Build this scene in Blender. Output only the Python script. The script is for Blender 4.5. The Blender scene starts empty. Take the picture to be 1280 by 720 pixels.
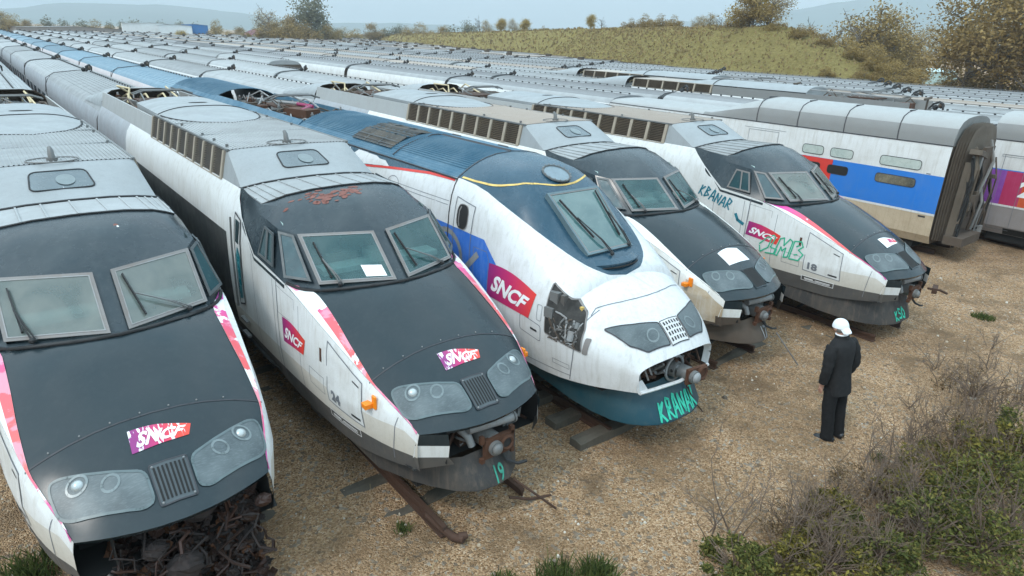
import bpy, bmesh, math, random
from mathutils import Vector, Matrix, noise
from mathutils.bvhtree import BVHTree
PI = math.pi
R = math.radians
random.seed(7)
scene = bpy.context.scene
COL = scene.collection

# ------------------------------------------------------------------ helpers
def pchip(xs, ys):
    n = len(xs)
    h = [xs[i+1]-xs[i] for i in range(n-1)]
    d = [(ys[i+1]-ys[i])/h[i] for i in range(n-1)]
    m = [d[0]]
    for i in range(1, n-1):
        if d[i-1]*d[i] <= 0:
            m.append(0.0)
        else:
            w1 = 2*h[i]+h[i-1]; w2 = h[i]+2*h[i-1]
            m.append((w1+w2)/(w1/d[i-1]+w2/d[i]))
    m.append(d[-1])
    def f(x):
        if x <= xs[0]: return ys[0]
        if x >= xs[-1]: return ys[-1]
        i = 0
        while x > xs[i+1]: i += 1
        t = (x-xs[i])/h[i]
        return ((1+2*t)*(1-t)**2*ys[i]+t*(1-t)**2*h[i]*m[i]+t*t*(3-2*t)*ys[i+1]+t*t*(t-1)*h[i]*m[i+1])
    return f

def lerp(a, b, t): return a+(b-a)*t
def vl(a, b, t): return tuple(a[i]+(b[i]-a[i])*t for i in range(len(a)))
def frange(a, b, n): return [a+(b-a)*i/n for i in range(n+1)]

class MB:
    def __init__(s):
        s.v = []; s.f = []; s.m = []
    def add(s, vs, fs, m=0):
        o = len(s.v); s.v += [tuple(p) for p in vs]
        for f in fs:
            s.f.append(tuple(o+i for i in f)); s.m.append(m)
        return s
    def quad(s, a, b, c, d, m=0): return s.add([a, b, c, d], [(0, 1, 2, 3)], m)
    def box(s, c, size, rz=0, m=0, rx=0, ry=0):
        x, y, z = [k/2 for k in size]
        M = Matrix.Rotation(rz, 3, 'Z') @ Matrix.Rotation(ry, 3, 'Y') @ Matrix.Rotation(rx, 3, 'X')
        vs = [Vector(c)+M @ Vector((sx*x, sy*y, sz*z)) for sx in (-1, 1) for sy in (-1, 1) for sz in (-1, 1)]
        return s.add(vs, [(0, 1, 3, 2), (4, 6, 7, 5), (0, 4, 5, 1), (2, 3, 7, 6), (0, 2, 6, 4), (1, 5, 7, 3)], m)
    def beam(s, a, b, w, h, m=0):
        a = Vector(a); b = Vector(b); d = (b-a).normalized()
        u = d.cross(Vector((0, 0, 1)))
        if u.length < 1e-3: u = Vector((1, 0, 0))
        u.normalize(); n = u.cross(d)
        vs = []
        for p in (a, b):
            for i, j in ((-1, -1), (1, -1), (1, 1), (-1, 1)):
                vs.append(p+u*(w/2*i)+n*(h/2*j))
        return s.add(vs, [(3, 2, 1, 0), (4, 5, 6, 7), (0, 1, 5, 4), (1, 2, 6, 5), (2, 3, 7, 6), (3, 0, 4, 7)], m)
    def tube(s, pts, r, n=6, m=0, cap=True):
        pts = [Vector(p) for p in pts]
        rs = r if isinstance(r, (list, tuple)) else [r]*len(pts)
        rings = []; u = None
        for i, p in enumerate(pts):
            if i == 0: d = pts[1]-p
            elif i == len(pts)-1: d = p-pts[i-1]
            else: d = pts[i+1]-pts[i-1]
            if d.length < 1e-9: d = Vector((0, 0, 1))
            d.normalize()
            if u is None:
                u = d.cross(Vector((0, 0, 1)))
                if u.length < .05: u = d.cross(Vector((1, 0, 0)))
            else:
                u = u-d*u.dot(d)
                if u.length < 1e-6: u = d.orthogonal()
            u.normalize(); w = d.cross(u)
            rings.append([p+(u*math.cos(2*PI*k/n)+w*math.sin(2*PI*k/n))*rs[i] for k in range(n)])
        vs = [p for rg in rings for p in rg]; fs = []
        for i in range(len(pts)-1):
            for k in range(n):
                k2 = (k+1) % n
                fs.append((i*n+k, i*n+k2, (i+1)*n+k2, (i+1)*n+k))
        if cap:
            fs.append(tuple(reversed(range(n)))); fs.append(tuple(range((len(pts)-1)*n, len(pts)*n)))
        return s.add(vs, fs, m)
    def cyl(s, a, b, r, n=16, m=0): return s.tube([a, b], r, n, m)
    def ball(s, c, r, nu=10, nv=7, m=0, jit=0):
        rx, ry, rz = r if isinstance(r, (tuple, list)) else (r, r, r)
        vs = []; fs = []
        for j in range(nv+1):
            th = PI*j/nv
            for i in range(nu):
                ph = 2*PI*i/nu; k = 1+random.uniform(-jit, jit)
                vs.append((c[0]+rx*k*math.sin(th)*math.cos(ph), c[1]+ry*k*math.sin(th)*math.sin(ph), c[2]+rz*k*math.cos(th)))
        for j in range(nv):
            for i in range(nu):
                fs.append((j*nu+i, (j+1)*nu+i, (j+1)*nu+(i+1) % nu, j*nu+(i+1) % nu))
        return s.add(vs, fs, m)
    def grid(s, g, m=0, closed=False, flip=False):
        """g: list of rows of points; m int or func(i,j)"""
        o = len(s.v); nr = len(g); nc = len(g[0])
        for r_ in g: s.v += [tuple(p) for p in r_]
        for i in range(nr-1):
            for j in range(nc if closed else nc-1):
                a = o+i*nc+j; b = o+i*nc+(j+1) % nc; c = o+(i+1)*nc+(j+1) % nc; d = o+(i+1)*nc+j
                s.f.append((d, c, b, a) if flip else (a, b, c, d)); s.m.append(m(i, j) if callable(m) else m)
        return s
    def prism(s, poly, axis, lo, hi, m=0):
        """poly 2D extruded along axis 0/1/2"""
        def P(p, h):
            q = list(p); q.insert(axis, h); return tuple(q)
        n = len(poly)
        vs = [P(p, lo) for p in poly]+[P(p, hi) for p in poly]
        fs = [tuple(range(n))[::-1], tuple(range(n, 2*n))]+[(i, (i+1) % n, n+(i+1) % n, n+i) for i in range(n)]
        return s.add(vs, fs, m)
    def build(s, name, mats, parent=None, smooth=None, loc=None, recalc=True, bevel=0):
        me = bpy.data.meshes.new(name)
        me.from_pydata(s.v, [], s.f)
        if not isinstance(mats, (list, tuple)): mats = [mats]
        for mt in mats: me.materials.append(mt)
        if len(mats) > 1: me.polygons.foreach_set('material_index', s.m)
        if recalc or bevel:
            bm = bmesh.new(); bm.from_mesh(me)
            bmesh.ops.remove_doubles(bm, verts=bm.verts, dist=1e-5)
            if bevel:
                es = [e for e in bm.edges if len(e.link_faces) == 2 and e.calc_face_angle(0) > .6]
                bmesh.ops.bevel(bm, geom=es, offset=bevel, segments=2, affect='EDGES', profile=.5)
            bmesh.ops.recalc_face_normals(bm, faces=bm.faces)
            bm.to_mesh(me); bm.free()
        if smooth is not None:
            me.polygons.foreach_set('use_smooth', [True]*len(me.polygons))
            me.set_sharp_from_angle(angle=R(smooth))
        me.update()
        ob = bpy.data.objects.new(name, me); COL.objects.link(ob)
        if parent: ob.parent = parent
        if loc: ob.location = loc
        return ob

def thing(name, label, cat, loc=(0, 0, 0), rz=0, group=None):
    o = bpy.data.objects.new(name, None); COL.objects.link(o)
    o.empty_display_size = .3
    o.location = loc; o.rotation_euler = (0, 0, rz); o['label'] = label; o['category'] = cat
    if group: o['group'] = group
    return o
def tag(o, label, cat, group=None, kind=None):
    o['label'] = label; o['category'] = cat
    if group: o['group'] = group
    if kind: o['kind'] = kind
    return o
def struct(o):
    o['kind'] = 'structure'; return o
KIDS = {}
def copy_tree(o, parent=None):
    c = o.copy(); COL.objects.link(c); c.parent = parent
    for ch in o.children: copy_tree(ch, c)
    return c

# ------------------------------------------------------------------ materials
def newmat(name):
    m = bpy.data.materials.new(name); m.use_nodes = True
    nt = m.node_tree; b = nt.nodes['Principled BSDF']
    return m, nt, b
def N(nt, t, **k):
    n = nt.nodes.new(t)
    for a, v in k.items():
        if a.startswith('i_'):
            n.inputs[a[2:].replace('_', ' ')].default_value = v
        else: setattr(n, a, v)
    return n
def ramp(nt, fac, stops):
    r = nt.nodes.new('ShaderNodeValToRGB')
    el = r.color_ramp.elements
    while len(el) < len(stops): el.new(.5)
    for e, (p, c) in zip(el, stops):
        e.position = p; e.color = (c, c, c, 1) if isinstance(c, (int, float)) else (*c, 1)
    nt.links.new(fac, r.inputs['Fac']); return r.outputs['Color']
def mixc(nt, fac, a, b, mode='MIX'):
    n = nt.nodes.new('ShaderNodeMix'); n.data_type = 'RGBA'; n.blend_type = mode
    for sock, v in ((n.inputs[0], fac), (n.inputs[6], a), (n.inputs[7], b)):
        if hasattr(v, 'links') or hasattr(v, 'node'): nt.links.new(v, sock)
        elif isinstance(v, (int, float)): sock.default_value = v
        else: sock.default_value = (*v, 1)
    return n.outputs[2]
def coords(nt, scale=(1, 1, 1), kind='Object'):
    tc = nt.nodes.new('ShaderNodeTexCoord'); mp = nt.nodes.new('ShaderNodeMapping')
    mp.inputs['Scale'].default_value = scale
    if kind == 'World':
        g = nt.nodes.new('ShaderNodeNewGeometry'); nt.links.new(g.outputs['Position'], mp.inputs['Vector'])
    else: nt.links.new(tc.outputs[kind], mp.inputs['Vector'])
    return mp.outputs['Vector']
def noisen(nt, vec, scale, detail=6, rough=.6, dist=0):
    n = N(nt, 'ShaderNodeTexNoise'); n.inputs['Scale'].default_value = scale; n.inputs['Detail'].default_value = detail
    n.inputs['Roughness'].default_value = rough; n.inputs['Distortion'].default_value = dist
    nt.links.new(vec, n.inputs['Vector']); return n.outputs['Fac']
def bump(nt, b, h, strength=.3, dist=.02):
    n = N(nt, 'ShaderNodeBump'); n.inputs['Strength'].default_value = strength; n.inputs['Distance'].default_value = dist
    nt.links.new(h, n.inputs['Height']); nt.links.new(n.outputs['Normal'], b.inputs['Normal'])

def plain(name, col, rough=.6, metal=0, spec=.5, var=.15, sc=6):
    m, nt, b = newmat(name)
    f = noisen(nt, coords(nt), sc)
    c = ramp(nt, f, [(.3, tuple(k*(1-var) for k in col)), (.7, tuple(min(1, k*(1+var)) for k in col))])
    nt.links.new(c, b.inputs['Base Color'])
    b.inputs['Roughness'].default_value = rough; b.inputs['Metallic'].default_value = metal
    b.inputs['Specular IOR Level'].default_value = spec
    return m

def paint(name, col, dirt=(.25, .2, .14), amount=.35, rough=.4, streak=.5, spots=None, coat=0, bumpy=.05, seed=0, spec=.42):
    """weathered vehicle paint: broad grime, fine vertical run-off streaks, chips"""
    m, nt, b = newmat(name)
    v = coords(nt); v2 = coords(nt, (9, 9, .7))
    tcm = nt.nodes.new('ShaderNodeMapping'); tcm.inputs['Location'].default_value = (seed*3.1, seed*1.7, seed); nt.links.new(v, tcm.inputs[0]); v = tcm.outputs[0]
    big = ramp(nt, noisen(nt, v, 1.3, 8, .65, .4), [(.42, 0), (.75, 1)])
    st = ramp(nt, noisen(nt, v2, 1.6, 5, .6), [(.5, 0), (.8, 1)])
    fine = ramp(nt, noisen(nt, v, 38, 4, .7), [(.56, 0), (.75, 1)])
    c = mixc(nt, 0.0, col, col)
    def mul(s, k):
        n = N(nt, 'ShaderNodeMath', operation='MULTIPLY'); nt.links.new(s, n.inputs[0]); n.inputs[1].default_value = k; return n.outputs[0]
    c = mixc(nt, mul(big, amount*.6), c, dirt)
    c = mixc(nt, mul(st, amount*streak), c, dirt)
    c = mixc(nt, mul(fine, amount*.5), c, tuple(k*.8 for k in dirt))
    if spots:
        sp = ramp(nt, noisen(nt, v, 16, 3, .5), [(spots[1], 0), (spots[1]+.02, 1)])
        c = mixc(nt, sp, c, spots[0])
    nt.links.new(c, b.inputs['Base Color'])
    rr = ramp(nt, noisen(nt, v, 3, 6, .6), [(.3, rough*.8), (.7, min(1, rough*1.35))])
    nt.links.new(rr, b.inputs['Roughness'])
    b.inputs['Specular IOR Level'].default_value = spec
    b.inputs['Coat Weight'].default_value = coat; b.inputs['Coat Roughness'].default_value = .15
    if bumpy: bump(nt, b, noisen(nt, v, 5, 4, .55), bumpy, .02)
    return m

WHITE = paint('white_paint', (.65, .655, .65), dirt=(.36, .325, .27), amount=.62, rough=.36, streak=.85, bumpy=.03)
WHITE_OLD = paint('dirty_white_paint', (.72, .72, .70), dirt=(.36, .29, .20), amount=.75, rough=.5, bumpy=.04, seed=2)
WHITE_SKIRT = paint('white_blue_train', (.63, .635, .64), dirt=(.36, .34, .30), amount=.66, rough=.34, streak=.85, bumpy=.03, seed=4)
BEIGE = paint('beige_grime_band', (.55, .52, .47), dirt=(.33, .28, .21), amount=.6, rough=.55, seed=3)
TAN = paint('tan_mud_band', (.48, .39, .28), dirt=(.22, .15, .08), amount=.8, rough=.7, seed=5)
APRON = paint('dusty_apron', (.036, .035, .035), dirt=(.13, .10, .075), amount=.85, rough=.6, seed=14, streak=.9)
GRILLE = plain('grille_panel', (.05, .062, .068), .45)
DGREY = paint('dark_grey_sill', (.075, .072, .07), dirt=(.17, .135, .10), amount=.5, rough=.6, seed=1)
DARK = paint('dark_hood_paint', (.013, .022, .027), dirt=(.05, .06, .06), amount=.34, rough=.20, coat=.0, spec=.36, bumpy=.015, spots=((.6, .62, .62), .80))
DARK_RUST = paint('dark_roof_paint', (.016, .026, .033), dirt=(.10, .11, .11), amount=.42, rough=.24, coat=.0, bumpy=.03)
SIDEBLACK = paint('black_side_panel', (.030, .033, .034), dirt=(.12, .12, .11), amount=.5, rough=.6, streak=1.0, seed=6)
TEAL = paint('deep_blue_paint', (.010, .047, .078), dirt=(.13, .18, .22), amount=.36, rough=.26, coat=.1, bumpy=.02, seed=3)
TEAL_SKIRT = paint('teal_apron_paint', (.008, .052, .074), dirt=(.12, .12, .10), amount=.4, rough=.4, seed=9)
BLUEROOF = paint('pale_blue_roof', (.034, .108, .17), dirt=(.24, .33, .38), amount=.5, rough=.5, seed=2, streak=.2)
BLUE = paint('bright_blue_paint', (.02, .17, .56), dirt=(.2, .25, .3), amount=.22, rough=.42, seed=5)
BLUE_P = paint('royal_blue_panel', (.02, .13, .50), dirt=(.5, .6, .7), amount=.3, rough=.4, seed=5)
RED = paint('red_paint', (.62, .04, .03), dirt=(.3, .1, .08), amount=.3, rough=.42, seed=8)
ROOF = paint('pale_grey_roof', (.305, .315, .318), dirt=(.16, .16, .155), amount=.7, rough=.6, streak=.2, bumpy=.05)
ROOF_PINK = paint('pinkish_roof', (.36, .315, .275), dirt=(.34, .28, .24), amount=.6, rough=.65, streak=.2, seed=4)
ROOF_DK = paint('mid_grey_roof', (.225, .23, .235), dirt=(.22, .22, .22), amount=.55, rough=.62, streak=.2, seed=7)
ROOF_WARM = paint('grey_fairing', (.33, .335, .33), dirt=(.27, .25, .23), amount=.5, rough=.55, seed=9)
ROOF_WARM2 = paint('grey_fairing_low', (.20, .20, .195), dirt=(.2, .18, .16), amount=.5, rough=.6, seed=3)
HUMP = paint('grey_hump', (.275, .290, .297), dirt=(.17, .17, .16), amount=.55, rough=.45, bumpy=.03, seed=1)
SILVER = paint('silver_side', (.33, .35, .37), dirt=(.24, .20, .20), amount=.6, rough=.4, streak=1.1)
COACHBLUE = paint('faded_blue_roof', (.13, .215, .275), dirt=(.26, .31, .34), amount=.6, rough=.55, seed=8, streak=.2)
BELLOWS = paint('grimy_bellows', (.115, .092, .07), dirt=(.03, .024, .018), amount=.8, rough=.9, seed=8, bumpy=.3)
MUD = paint('splashed_mud', (.40, .30, .19), dirt=(.62, .60, .55), amount=1.3, rough=.8, seed=11)
PINKWHITE = paint('pinkish_white_side', (.60, .55, .55), dirt=(.40, .34, .33), amount=.5, rough=.45, seed=6)
MAGENTA = paint('dull_magenta', (.30, .03, .10), dirt=(.1, .05, .06), amount=.5, rough=.5)
BROWN = paint('brown_dust', (.085, .064, .048), dirt=(.07, .05, .04), amount=.7, rough=.85, bumpy=.2)
LOUV = paint('louvre_slat', (.045, .042, .038), dirt=(.2, .15, .1), amount=.6, rough=.75)
LOUV_R = paint('dusty_louvre_slat', (.085, .066, .048), dirt=(.22, .16, .1), amount=.6, rough=.8, seed=5)
LPOST = paint('louvre_post', (.33, .28, .22), dirt=(.15, .11, .08), amount=.6, rough=.7)
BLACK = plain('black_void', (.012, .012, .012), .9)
RUBBER = plain('black_rubber', (.02, .02, .021), .7)
STEEL = paint('dull_steel', (.14, .145, .145), dirt=(.12, .09, .07), amount=.7, rough=.45, seed=2)
PIPE = paint('pale_pipe', (.25, .26, .265), dirt=(.18, .11, .07), amount=.8, rough=.5, seed=3)
RUST = paint('rust', (.085, .036, .019), dirt=(.05, .025, .015), amount=.9, rough=.9, bumpy=.3)
RUST_DK = paint('dark_rust', (.07, .035, .022), dirt=(.03, .018, .012), amount=.9, rough=.9, bumpy=.3)
FRAME = paint('worn_frame', (.19, .18, .175), dirt=(.16, .12, .1), amount=.8, rough=.6, seed=7)
FRAME_DK = paint('dark_frame', (.07, .08, .085), dirt=(.25, .24, .22), amount=.5, rough=.5)
ORANGE = plain('orange_plastic', (.80, .22, .01), .35, var=.1)
CREAM = plain('cream_hose', (.55, .45, .28), .7)
SLEEPER = paint('old_timber', (.10, .085, .065), dirt=(.03, .025, .02), amount=.9, rough=.9, bumpy=.4)
INK = plain('dark_ink', (.03, .03, .035), .6)
GREYINK = plain('grey_ink', (.16, .17, .19), .6)
WHITEINK = plain('white_ink', (.80, .80, .80), .5, var=.05)
YELLOW = plain('yellow_line', (.62, .42, .12), .5)
MINT_OLD = plain('worn_mint_spray', (.03, .24, .17), .7, var=.4)
MINT = plain('mint_spray', (.02, .42, .28), .6)
TEALSPRAY = plain('teal_spray', (.01, .16, .22), .6)
GREENSPRAY = plain('green_spray', (.03, .40, .24), .6)
REDINK = plain('red_ink', (.7, .04, .05), .5)
BARE_RUST = paint('bare_rust_patch', (.17, .06, .045), dirt=(.25, .12, .10), amount=.9, rough=.85, bumpy=.2)

def vary(m, lo=.78, hi=1.12):
    """each coach roof has its own age: lighter or dirtier as a whole"""
    nt = m.node_tree; b = nt.nodes['Principled BSDF']; src = b.inputs['Base Color'].links[0].from_socket
    oi = N(nt, 'ShaderNodeObjectInfo'); mr = N(nt, 'ShaderNodeMapRange'); mr.inputs[3].default_value = lo; mr.inputs[4].default_value = hi; nt.links.new(oi.outputs['Random'], mr.inputs[0])
    sc = N(nt, 'ShaderNodeVectorMath', operation='SCALE'); nt.links.new(src, sc.inputs[0]); nt.links.new(mr.outputs[0], sc.inputs['Scale']); nt.links.new(sc.outputs[0], b.inputs['Base Color'])
for m_ in (ROOF, ROOF_DK, ROOF_PINK, COACHBLUE): vary(m_)

def glassy(name, col, col2, rough=.06):
    m, nt, b = newmat(name)
    v = coords(nt)
    f = noisen(nt, v, 1.7, 5, .55, .6)
    c = ramp(nt, f, [(.32, col), (.68, col2)])
    d = ramp(nt, noisen(nt, v, 14, 6, .7), [(.55, 0), (.9, .35)])
    c = mixc(nt, d, c, (.26, .29, .28))
    nt.links.new(c, b.inputs['Base Color'])
    nt.links.new(ramp(nt, noisen(nt, v, 6, 5, .6), [(.35, rough), (.75, rough*4)]), b.inputs['Roughness'])
    b.inputs['Specular IOR Level'].default_value = .8
    return m
GLASS = glassy('cab_glass', (.028, .088, .094), (.085, .155, .152), .035)
GLASS_L = glassy('pale_cab_glass', (.12, .15, .14), (.22, .235, .21), .045)
GLASS_ROOF = glassy('grey_roof_glass', (.05, .068, .078), (.10, .125, .135), .1)
GLASS_DK = glassy('dark_side_glass', (.012, .03, .036), (.03, .075, .085))
GLASS_TEAL = glassy('teal_door_glass', (.01, .12, .15), (.04, .26, .30), .12)
GLASS_PALE = glassy('pale_window', (.36, .42, .39), (.46, .50, .46), .15)
GLASS_DIM = glassy('dim_window', (.06, .06, .05), (.22, .19, .13), .12)
def seeglass(name, src, k):
    m = src.copy(); m.name = name; nt = m.node_tree
    b = nt.nodes['Principled BSDF']; out = nt.nodes['Material Output']
    t = nt.nodes.new('ShaderNodeBsdfTransparent'); t.inputs[0].default_value = (.62, .84, .83, 1); mx = nt.nodes.new('ShaderNodeMixShader'); mx.inputs[0].default_value = k
    nt.links.new(b.outputs[0], mx.inputs[1]); nt.links.new(t.outputs[0], mx.inputs[2]); nt.links.new(mx.outputs[0], out.inputs[0]); return m
GLASS_SEE = seeglass('see_through_glass', GLASS, .42); GLASS_SEE_L = seeglass('dusty_see_through_glass', GLASS_L, .32)
def lensmat():
    m, nt, b = newmat('headlight_lens')
    v = coords(nt)
    f = noisen(nt, v, 3, 5, .55)
    c = ramp(nt, f, [(.3, (.050, .066, .072)), (.7, (.105, .128, .134))])
    sc = ramp(nt, noisen(nt, coords(nt, (3, 25, 25)), 3, 4, .6), [(.5, 0), (.85, .35)])
    c = mixc(nt, sc, c, (.26, .29, .30))
    nt.links.new(c, b.inputs['Base Color']); b.inputs['Roughness'].default_value = .5
    b.inputs['Coat Weight'].default_value = .12; b.inputs['Coat Roughness'].default_value = .25
    return m
LENS = lensmat()
LENS_RIM = plain('lens_rim', (.09, .12, .125), .35)
LENS_IN = plain('lens_inner', (.15, .18, .185), .3)
CHROME = plain('lamp_chrome', (.42, .45, .45), .22, metal=.3, var=.05)

def stripemat(name, peel, seed=0, white=(.72, .72, .71)):
    """pink to coral livery stripe, colour changes along the train, partly peeled to white"""
    m, nt, b = newmat(name)
    tc = N(nt, 'ShaderNodeTexCoord'); sx = N(nt, 'ShaderNodeSeparateXYZ'); nt.links.new(tc.outputs['Object'], sx.inputs[0])
    mr = N(nt, 'ShaderNodeMapRange'); mr.inputs[1].default_value = .2; mr.inputs[2].default_value = 3.1
    nt.links.new(sx.outputs[1], mr.inputs[0])
    c = ramp(nt, mr.outputs[0], [(0, (.40, .02, .22)), (.12, (.55, .03, .24)), (.3, (.70, .10, .09)), (.62, (.66, .09, .11)), (.85, (.60, .05, .30)), (1, (.50, .05, .42))])
    mp = N(nt, 'ShaderNodeMapping'); mp.inputs['Location'].default_value = (seed*5, seed*2, 0); nt.links.new(tc.outputs['Object'], mp.inputs[0])
    pk = ramp(nt, noisen(nt, mp.outputs[0], 3.2, 8, .62, .5), [(.49, 0), (.55, .75)])
    c = mixc(nt, pk, c, (.72, .28, .36)) if peel > .2 else c
    f = ramp(nt, noisen(nt, mp.outputs[0], 2.6, 7, .6, .5), [(.66-peel*.3, 0), (.675-peel*.3, 1)])
    c = mixc(nt, f, c, white) if peel > 0 else c
    nt.links.new(c, b.inputs['Base Color']); b.inputs['Roughness'].default_value = .42
    return m
def badgemat(name, peel=0, axis=0, lo=-.5, hi=.5, seed=0):
    m, nt, b = newmat(name)
    tc = N(nt, 'ShaderNodeTexCoord'); sx = N(nt, 'ShaderNodeSeparateXYZ'); nt.links.new(tc.outputs['Object'], sx.inputs[0])
    mr = N(nt, 'ShaderNodeMapRange'); mr.inputs[1].default_value = lo; mr.inputs[2].default_value = hi
    nt.links.new(sx.outputs[axis], mr.inputs[0])
    c = ramp(nt, mr.outputs[0], [(0, (.24, .02, .16)), (.45, (.48, .02, .12)), (1, (.70, .05, .03))])
    if peel:
        mp = N(nt, 'ShaderNodeMapping'); mp.inputs['Location'].default_value = (seed*5, seed*2, 0); mp.inputs['Scale'].default_value = (26, 5, 5); nt.links.new(tc.outputs['Object'], mp.inputs[0])
        f = ramp(nt, noisen(nt, mp.outputs[0], 1.0, 4, .6, .3), [(.66-peel*.2, 0), (.68-peel*.2, 1)])
        c = mixc(nt, f, c, (.74, .72, .73))
    nt.links.new(c, b.inputs['Base Color']); b.inputs['Roughness'].default_value = .4
    return m

# ------------------------------------------------------------------ projected decals
class Skin:
    """ray-cast target made from meshes that share one local frame"""
    def __init__(s, *obs):
        vs = []; fs = []
        for o in obs:
            k = len(vs); vs += [v.co.copy() for v in o.data.vertices]
            fs += [tuple(k+i for i in p.vertices) for p in o.data.polygons]
        s.t = BVHTree.FromPolygons(vs, fs)
    def side(s, y, z, off, sg=-1):
        h = s.t.ray_cast(Vector((sg*4, y, z)), Vector((-sg, 0, 0)))
        if h[0] is None: return None
        n = h[1]
        if n.x*sg < 0: n = -n
        return h[0]+n*off
    def top(s, x, y, off, _=0):
        h = s.t.ray_cast(Vector((x, y, 8)), Vector((0, 0, -1)))
        if h[0] is None: return None
        n = h[1]
        if n.z < 0: n = -n
        return h[0]+n*off
    def front(s, x, z, off, _=0):
        h = s.t.ray_cast(Vector((x, -5, z)), Vector((0, 1, 0)))
        if h[0] is None: return None
        n = h[1]
        if n.y > 0: n = -n
        return h[0]+n*off

def flat_mesh(polys, step):
    bm = bmesh.new()
    for poly in polys:
        vs = [bm.verts.new((p[0], p[1], 0)) for p in poly]
        try: bm.faces.new(vs)
        except Exception: pass
    bmesh.ops.triangulate(bm, faces=bm.faces)
    for _ in range(7):
        es = [e for e in bm.edges if e.calc_length() > step]
        if not es: break
        bmesh.ops.subdivide_edges(bm, edges=es, cuts=1)
        bmesh.ops.triangulate(bm, faces=[f for f in bm.faces if len(f.verts) > 3])
    vs = [(v.co.x, v.co.y) for v in bm.verts]
    bm.verts.index_update()
    fs = [tuple(v.index for v in f.verts) for f in bm.faces]
    bm.free(); return vs, fs

def decal(name, mat, parent, polys, fn, off=.006, step=.06, sg=-1, smooth=40):
    vs, fs = flat_mesh(polys, step)
    P = [fn(a, b, off, sg) for a, b in vs]
    ok = [i for i, p in enumerate(P) if p is not None]
    mp = {i: k for k, i in enumerate(ok)}
    mb = MB(); mb.v = [tuple(P[i]) for i in ok]
    for f in fs:
        if all(i in mp for i in f): mb.f.append(tuple(mp[i] for i in f)); mb.m.append(0)
    return mb.build(name, mat, parent, smooth=smooth)

def stroke(pts, w):
    """ribbon polygons along a 2D polyline"""
    out = []
    for i in range(len(pts)-1):
        a = Vector(pts[i]); b = Vector(pts[i+1]); d = (b-a)
        if d.length < 1e-6: continue
        d.normalize(); n = Vector((-d.y, d.x))*w/2; e = d*w*.3
        out.append([tuple(a-n-e), tuple(b-n+e), tuple(b+n+e), tuple(a+n-e)])
    return out
def outline(poly, w):
    return stroke(list(poly)+[poly[0]], w)
def arcpts(cx, cy, rx, ry, a0, a1, n=12):
    return [(cx+rx*math.cos(R(lerp(a0, a1, i/n))), cy+ry*math.sin(R(lerp(a0, a1, i/n)))) for i in range(n+1)]

def text_polys(s, bold=.0):
    cu = bpy.data.curves.new('txt', 'FONT'); cu.body = s; cu.size = 1; cu.align_x = 'CENTER'; cu.align_y = 'CENTER'
    cu.offset = bold; cu.resolution_u = 3; cu.fill_mode = 'FRONT'
    o = bpy.data.objects.new('txt', cu); COL.objects.link(o)
    dg = bpy.context.evaluated_depsgraph_get(); me = o.evaluated_get(dg).to_mesh()
    vs = [(v.co.x, v.co.y) for v in me.vertices]; pl = [[vs[i] for i in p.vertices] for p in me.polygons]
    o.to_mesh_clear(); bpy.data.objects.remove(o); bpy.data.curves.remove(cu)
    xs = [v[0] for v in vs]; ys = [v[1] for v in vs]
    x0, x1, y0, y1 = min(xs), max(xs), min(ys), max(ys)
    return [[((x-x0)/(x1-x0), (y-y0)/(y1-y0)) for x, y in p] for p in pl]     # unit box
def bilin(q, u, v):
    """q: bottom-left, bottom-right, top-right, top-left"""
    a = vl(q[0], q[1], u); b = vl(q[3], q[2], u); return vl(a, b, v)
def text_on(q, s, bold=.03, shear=.12):
    return [[bilin(q, u*(1-shear)+v*shear, v) for u, v in p] for p in text_polys(s, bold)]
# ------------------------------------------------------------------ long-nosed power car (dark hood)
LEN = 18.45
W_ = pchip([.2, .34, .6, 1.02, 1.5, 2.0, 3.06, 4.2, 20], [.93, .97, 1.08, 1.20, 1.29, 1.34, 1.385, 1.40, 1.40])
EX = pchip([.27, 1.02, 2.0, 3.06, 4.11], [.89, 1.11, 1.26, 1.355, 1.385])
EZ = pchip([.27, .6, 1.02, 2.0, 3.06, 4.11], [1.40, 1.60, 1.815, 2.20, 2.52, 2.63])
ZC = pchip([-.01, .11, .5, 1.02, 1.6, 2.15, 2.6, 3.2], [1.43, 1.53, 1.79, 2.07, 2.33, 2.545, 2.585, 2.57])
FULLX = pchip([.85, 1.2, 1.7, 2.3, 2.65, 3.0, 3.2, 3.38], [1.30, 1.37, 1.40, 1.395, 1.385, 1.34, 1.28, 1.165])
def edge_at(y):
    if y <= 4.11: return EX(y), EZ(y)
    t = min(1, (y-4.11)/(5.15-4.11)); z = lerp(2.63, 3.38, t); return FULLX(z), z
def body_bottom(y): return lerp(.90, .78, min(1, max(0, (y-.34)/.9))) if y < 3 else lerp(.78, .92, min(1, (y-3)/2))
def side_x(y, z):
    W = W_(y); ex, ez = edge_at(y)
    base = FULLX(z)*W/1.40
    zw = min(1.55, ez-.25)
    if y < 4.11 and z > zw:
        t = min(1, (z-zw)/(ez-zw)); b0 = FULLX(zw)*W/1.40
        return lerp(b0, ex, t*t*.75+t*.25)
    return base
def hood_pt(s, xr):
    ye = .27+s*(3.1-.27)/3.1; yc = -.01+s*(3.1+.01)/3.1
    y = ye-(ye-yc)*(1-xr*xr)
    ex, ez = EX(ye), EZ(ye)
    return (xr*ex, y, ez+(ZC(yc)-ez)*(1-abs(xr)**2.3))

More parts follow.
